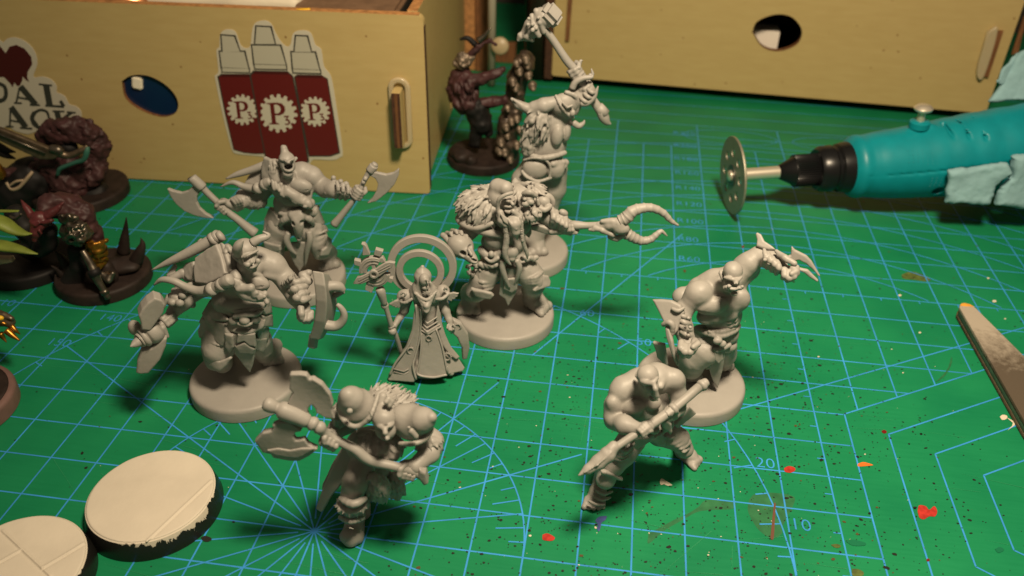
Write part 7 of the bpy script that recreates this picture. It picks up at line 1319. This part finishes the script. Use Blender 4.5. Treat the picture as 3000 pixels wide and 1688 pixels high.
S = L4.clay(.025); S.c([(-150, 420, .6, 80), (0, 430, .7, 70), (90, 470, .75, 46)], .05); S.c([(40, 400, .7, 40), (110, 430, .75, 26)], .03); S.noise.append((.03, (6, 6, 6), None)); S.done('paw', P_BRZ)
S = L4.clay(.02); S.e(0, 425, 1.05, 36, 26, 26, k=.02); S.done('yellow_gem', mat('yellow_paint', (.7, .42, .02), .4))
for L in ([(60, 540, .9, 34), (120, 590, .95, 26), (188, 640, 1.0, 5)], [(110, 500, .8, 26), (150, 545, .85, 18), (192, 578, .85, 4)], [(0, 570, .95, 30), (30, 610, .95, 20), (62, 655, 1.0, 4)], [(20, 470, 1.0, 20), (50, 480, 1.0, 14), (66, 490, 1.0, 4)]): L4.tube('claw', L, P_GOLD)
L5 = Fig('pink_rim_figurine', z80, (-10.82, -.02, 0), 'round base with dusty pink rim cut off by the left edge', 'miniature base', group=GP_); L5.disc(r=1.25, h=.42, mat=P_PINK); v, f = lathe_geo([(1.12, .4), (1.12, .432), (1.05, .45)], L5.base, n=64); mesh_obj('base_top', v, f, P_DARK, L5.root)
zM = (1200, 0, 2.587)
P_SKULL = mat('skull_metal', (.15, .115, .085), .5, metal=.55, var=.4, vscale=6)
M_ = Fig('beast_figurine', zM, (-1.53, 14.52, 0), 'dark red feathered beast figurine and a pillar of metal skulls between the boxes', group='painted figurines'); M_.disc(r=1.26, mat=P_DARK)
S = M_.clay(.035); S.e(420, 1190, .7, 90, 50, 70, k=.06); S.c([(360, 1160, .4, 60), (460, 1220, .9, 50)], .08); S.noise.append((.05, (5, 5, 5), None)); S.done('base_rubble', P_DARK)
S = M_.clay(.03); S.c([(370, 620, .2, 80), (400, 700, .3, 95), (440, 780, .3, 85), (500, 830, .3, 60)], .1); S.e(400, 580, .25, 90, 66, 70, k=.06); S.tufts(M_.p(410, 690, .35), [UH, Z3, -FH], [.42, .62, .4], 60, .4, .07, (.3, 0, -1), 41); S.c([(470, 620, .4, 56), (560, 600, .5, 40), (640, 560, .5, 36), (700, 530, .5, 20)], .06); S.c([(560, 780, .3, 46), (660, 770, .3, 40), (740, 750, .3, 26)], .06); S.c([(470, 420, .3, 26), (520, 350, .3, 22), (600, 310, .3, 18), (650, 340, .3, 14)], .05); S.noise.append((.06, (4, 4, 4), None)); S.noise.append((.03, (9, 9, 9), None)); S.done('body', P_PURP)
S = M_.clay(.03); S.c([(500, 820, .3, 90), (540, 940, .3, 80), (500, 1020, .3, 46), (490, 1090, .3, 40)], .08); S.c([(560, 900, .2, 70), (600, 1020, .3, 30)], .06); S.noise.append((.06, (5, 5, 5), None)); S.done('legs', P_BLK)
S = M_.clay(.03); S.e(410, 450, .3, 66, 50, 50, -15, k=.04); S.c([(350, 480, .3, 26), (420, 500, .4, 30), (470, 440, .35, 26)], .03); S.noise.append((.09, (5, 5, 5), None)); S.noise.append((.05, (11, 11, 11), None)); S.done('mane', P_SKULL)
M_.tube('horn', [(500, 340, .3, 24), (440, 290, .3, 20), (380, 300, .3, 8)], P_BLK); M_.tube('horn', [(520, 310, .35, 26), (570, 270, .35, 18), (612, 210, .35, 6)], P_MET)
S = M_.clay(.03); S.c([(760, 1210, .5, 50), (735, 1100, .4, 80), (750, 950, .35, 78), (780, 840, .25, 70), (790, 700, .2, 66), (820, 600, .15, 84), (860, 500, .1, 84), (880, 450, .1, 60)], .06); S.noise.append((.09, (3.5, 3.5, 3.5), None)); S.noise.append((.04, (8, 8, 8), None)); S.done('pillar', mat('pillar_metal', (.06, .042, .03), .45, metal=.5, var=.5, vscale=5))
rgm = np.random.default_rng(9)
for i, (x, y) in enumerate([(880, 450), (810, 480), (890, 490), (830, 540), (900, 570), (780, 620), (930, 650), (800, 660), (740, 820), (810, 900), (770, 920), (830, 980), (740, 1030), (680, 1140), (720, 1150), (810, 1100), (760, 1210), (730, 960), (850, 1010), (690, 1080)]):
    S = M_.clay(.03); r = rgm.uniform(26, 36); S.e(x, y, .72, r, r * 1.1, r, k=.02); S.e(x + 6, y + r * .8, .85, r * .6, r * .5, r * .6, k=.02); S.e(x - r * .35, y + 6, .75 + r / 110, r * .25, r * .25, r * .3, k=.01, sub=True); S.e(x + r * .4, y + 6, .75 + r / 110, r * .25, r * .25, r * .3, k=.01, sub=True); S.done('skull', P_SKULL)
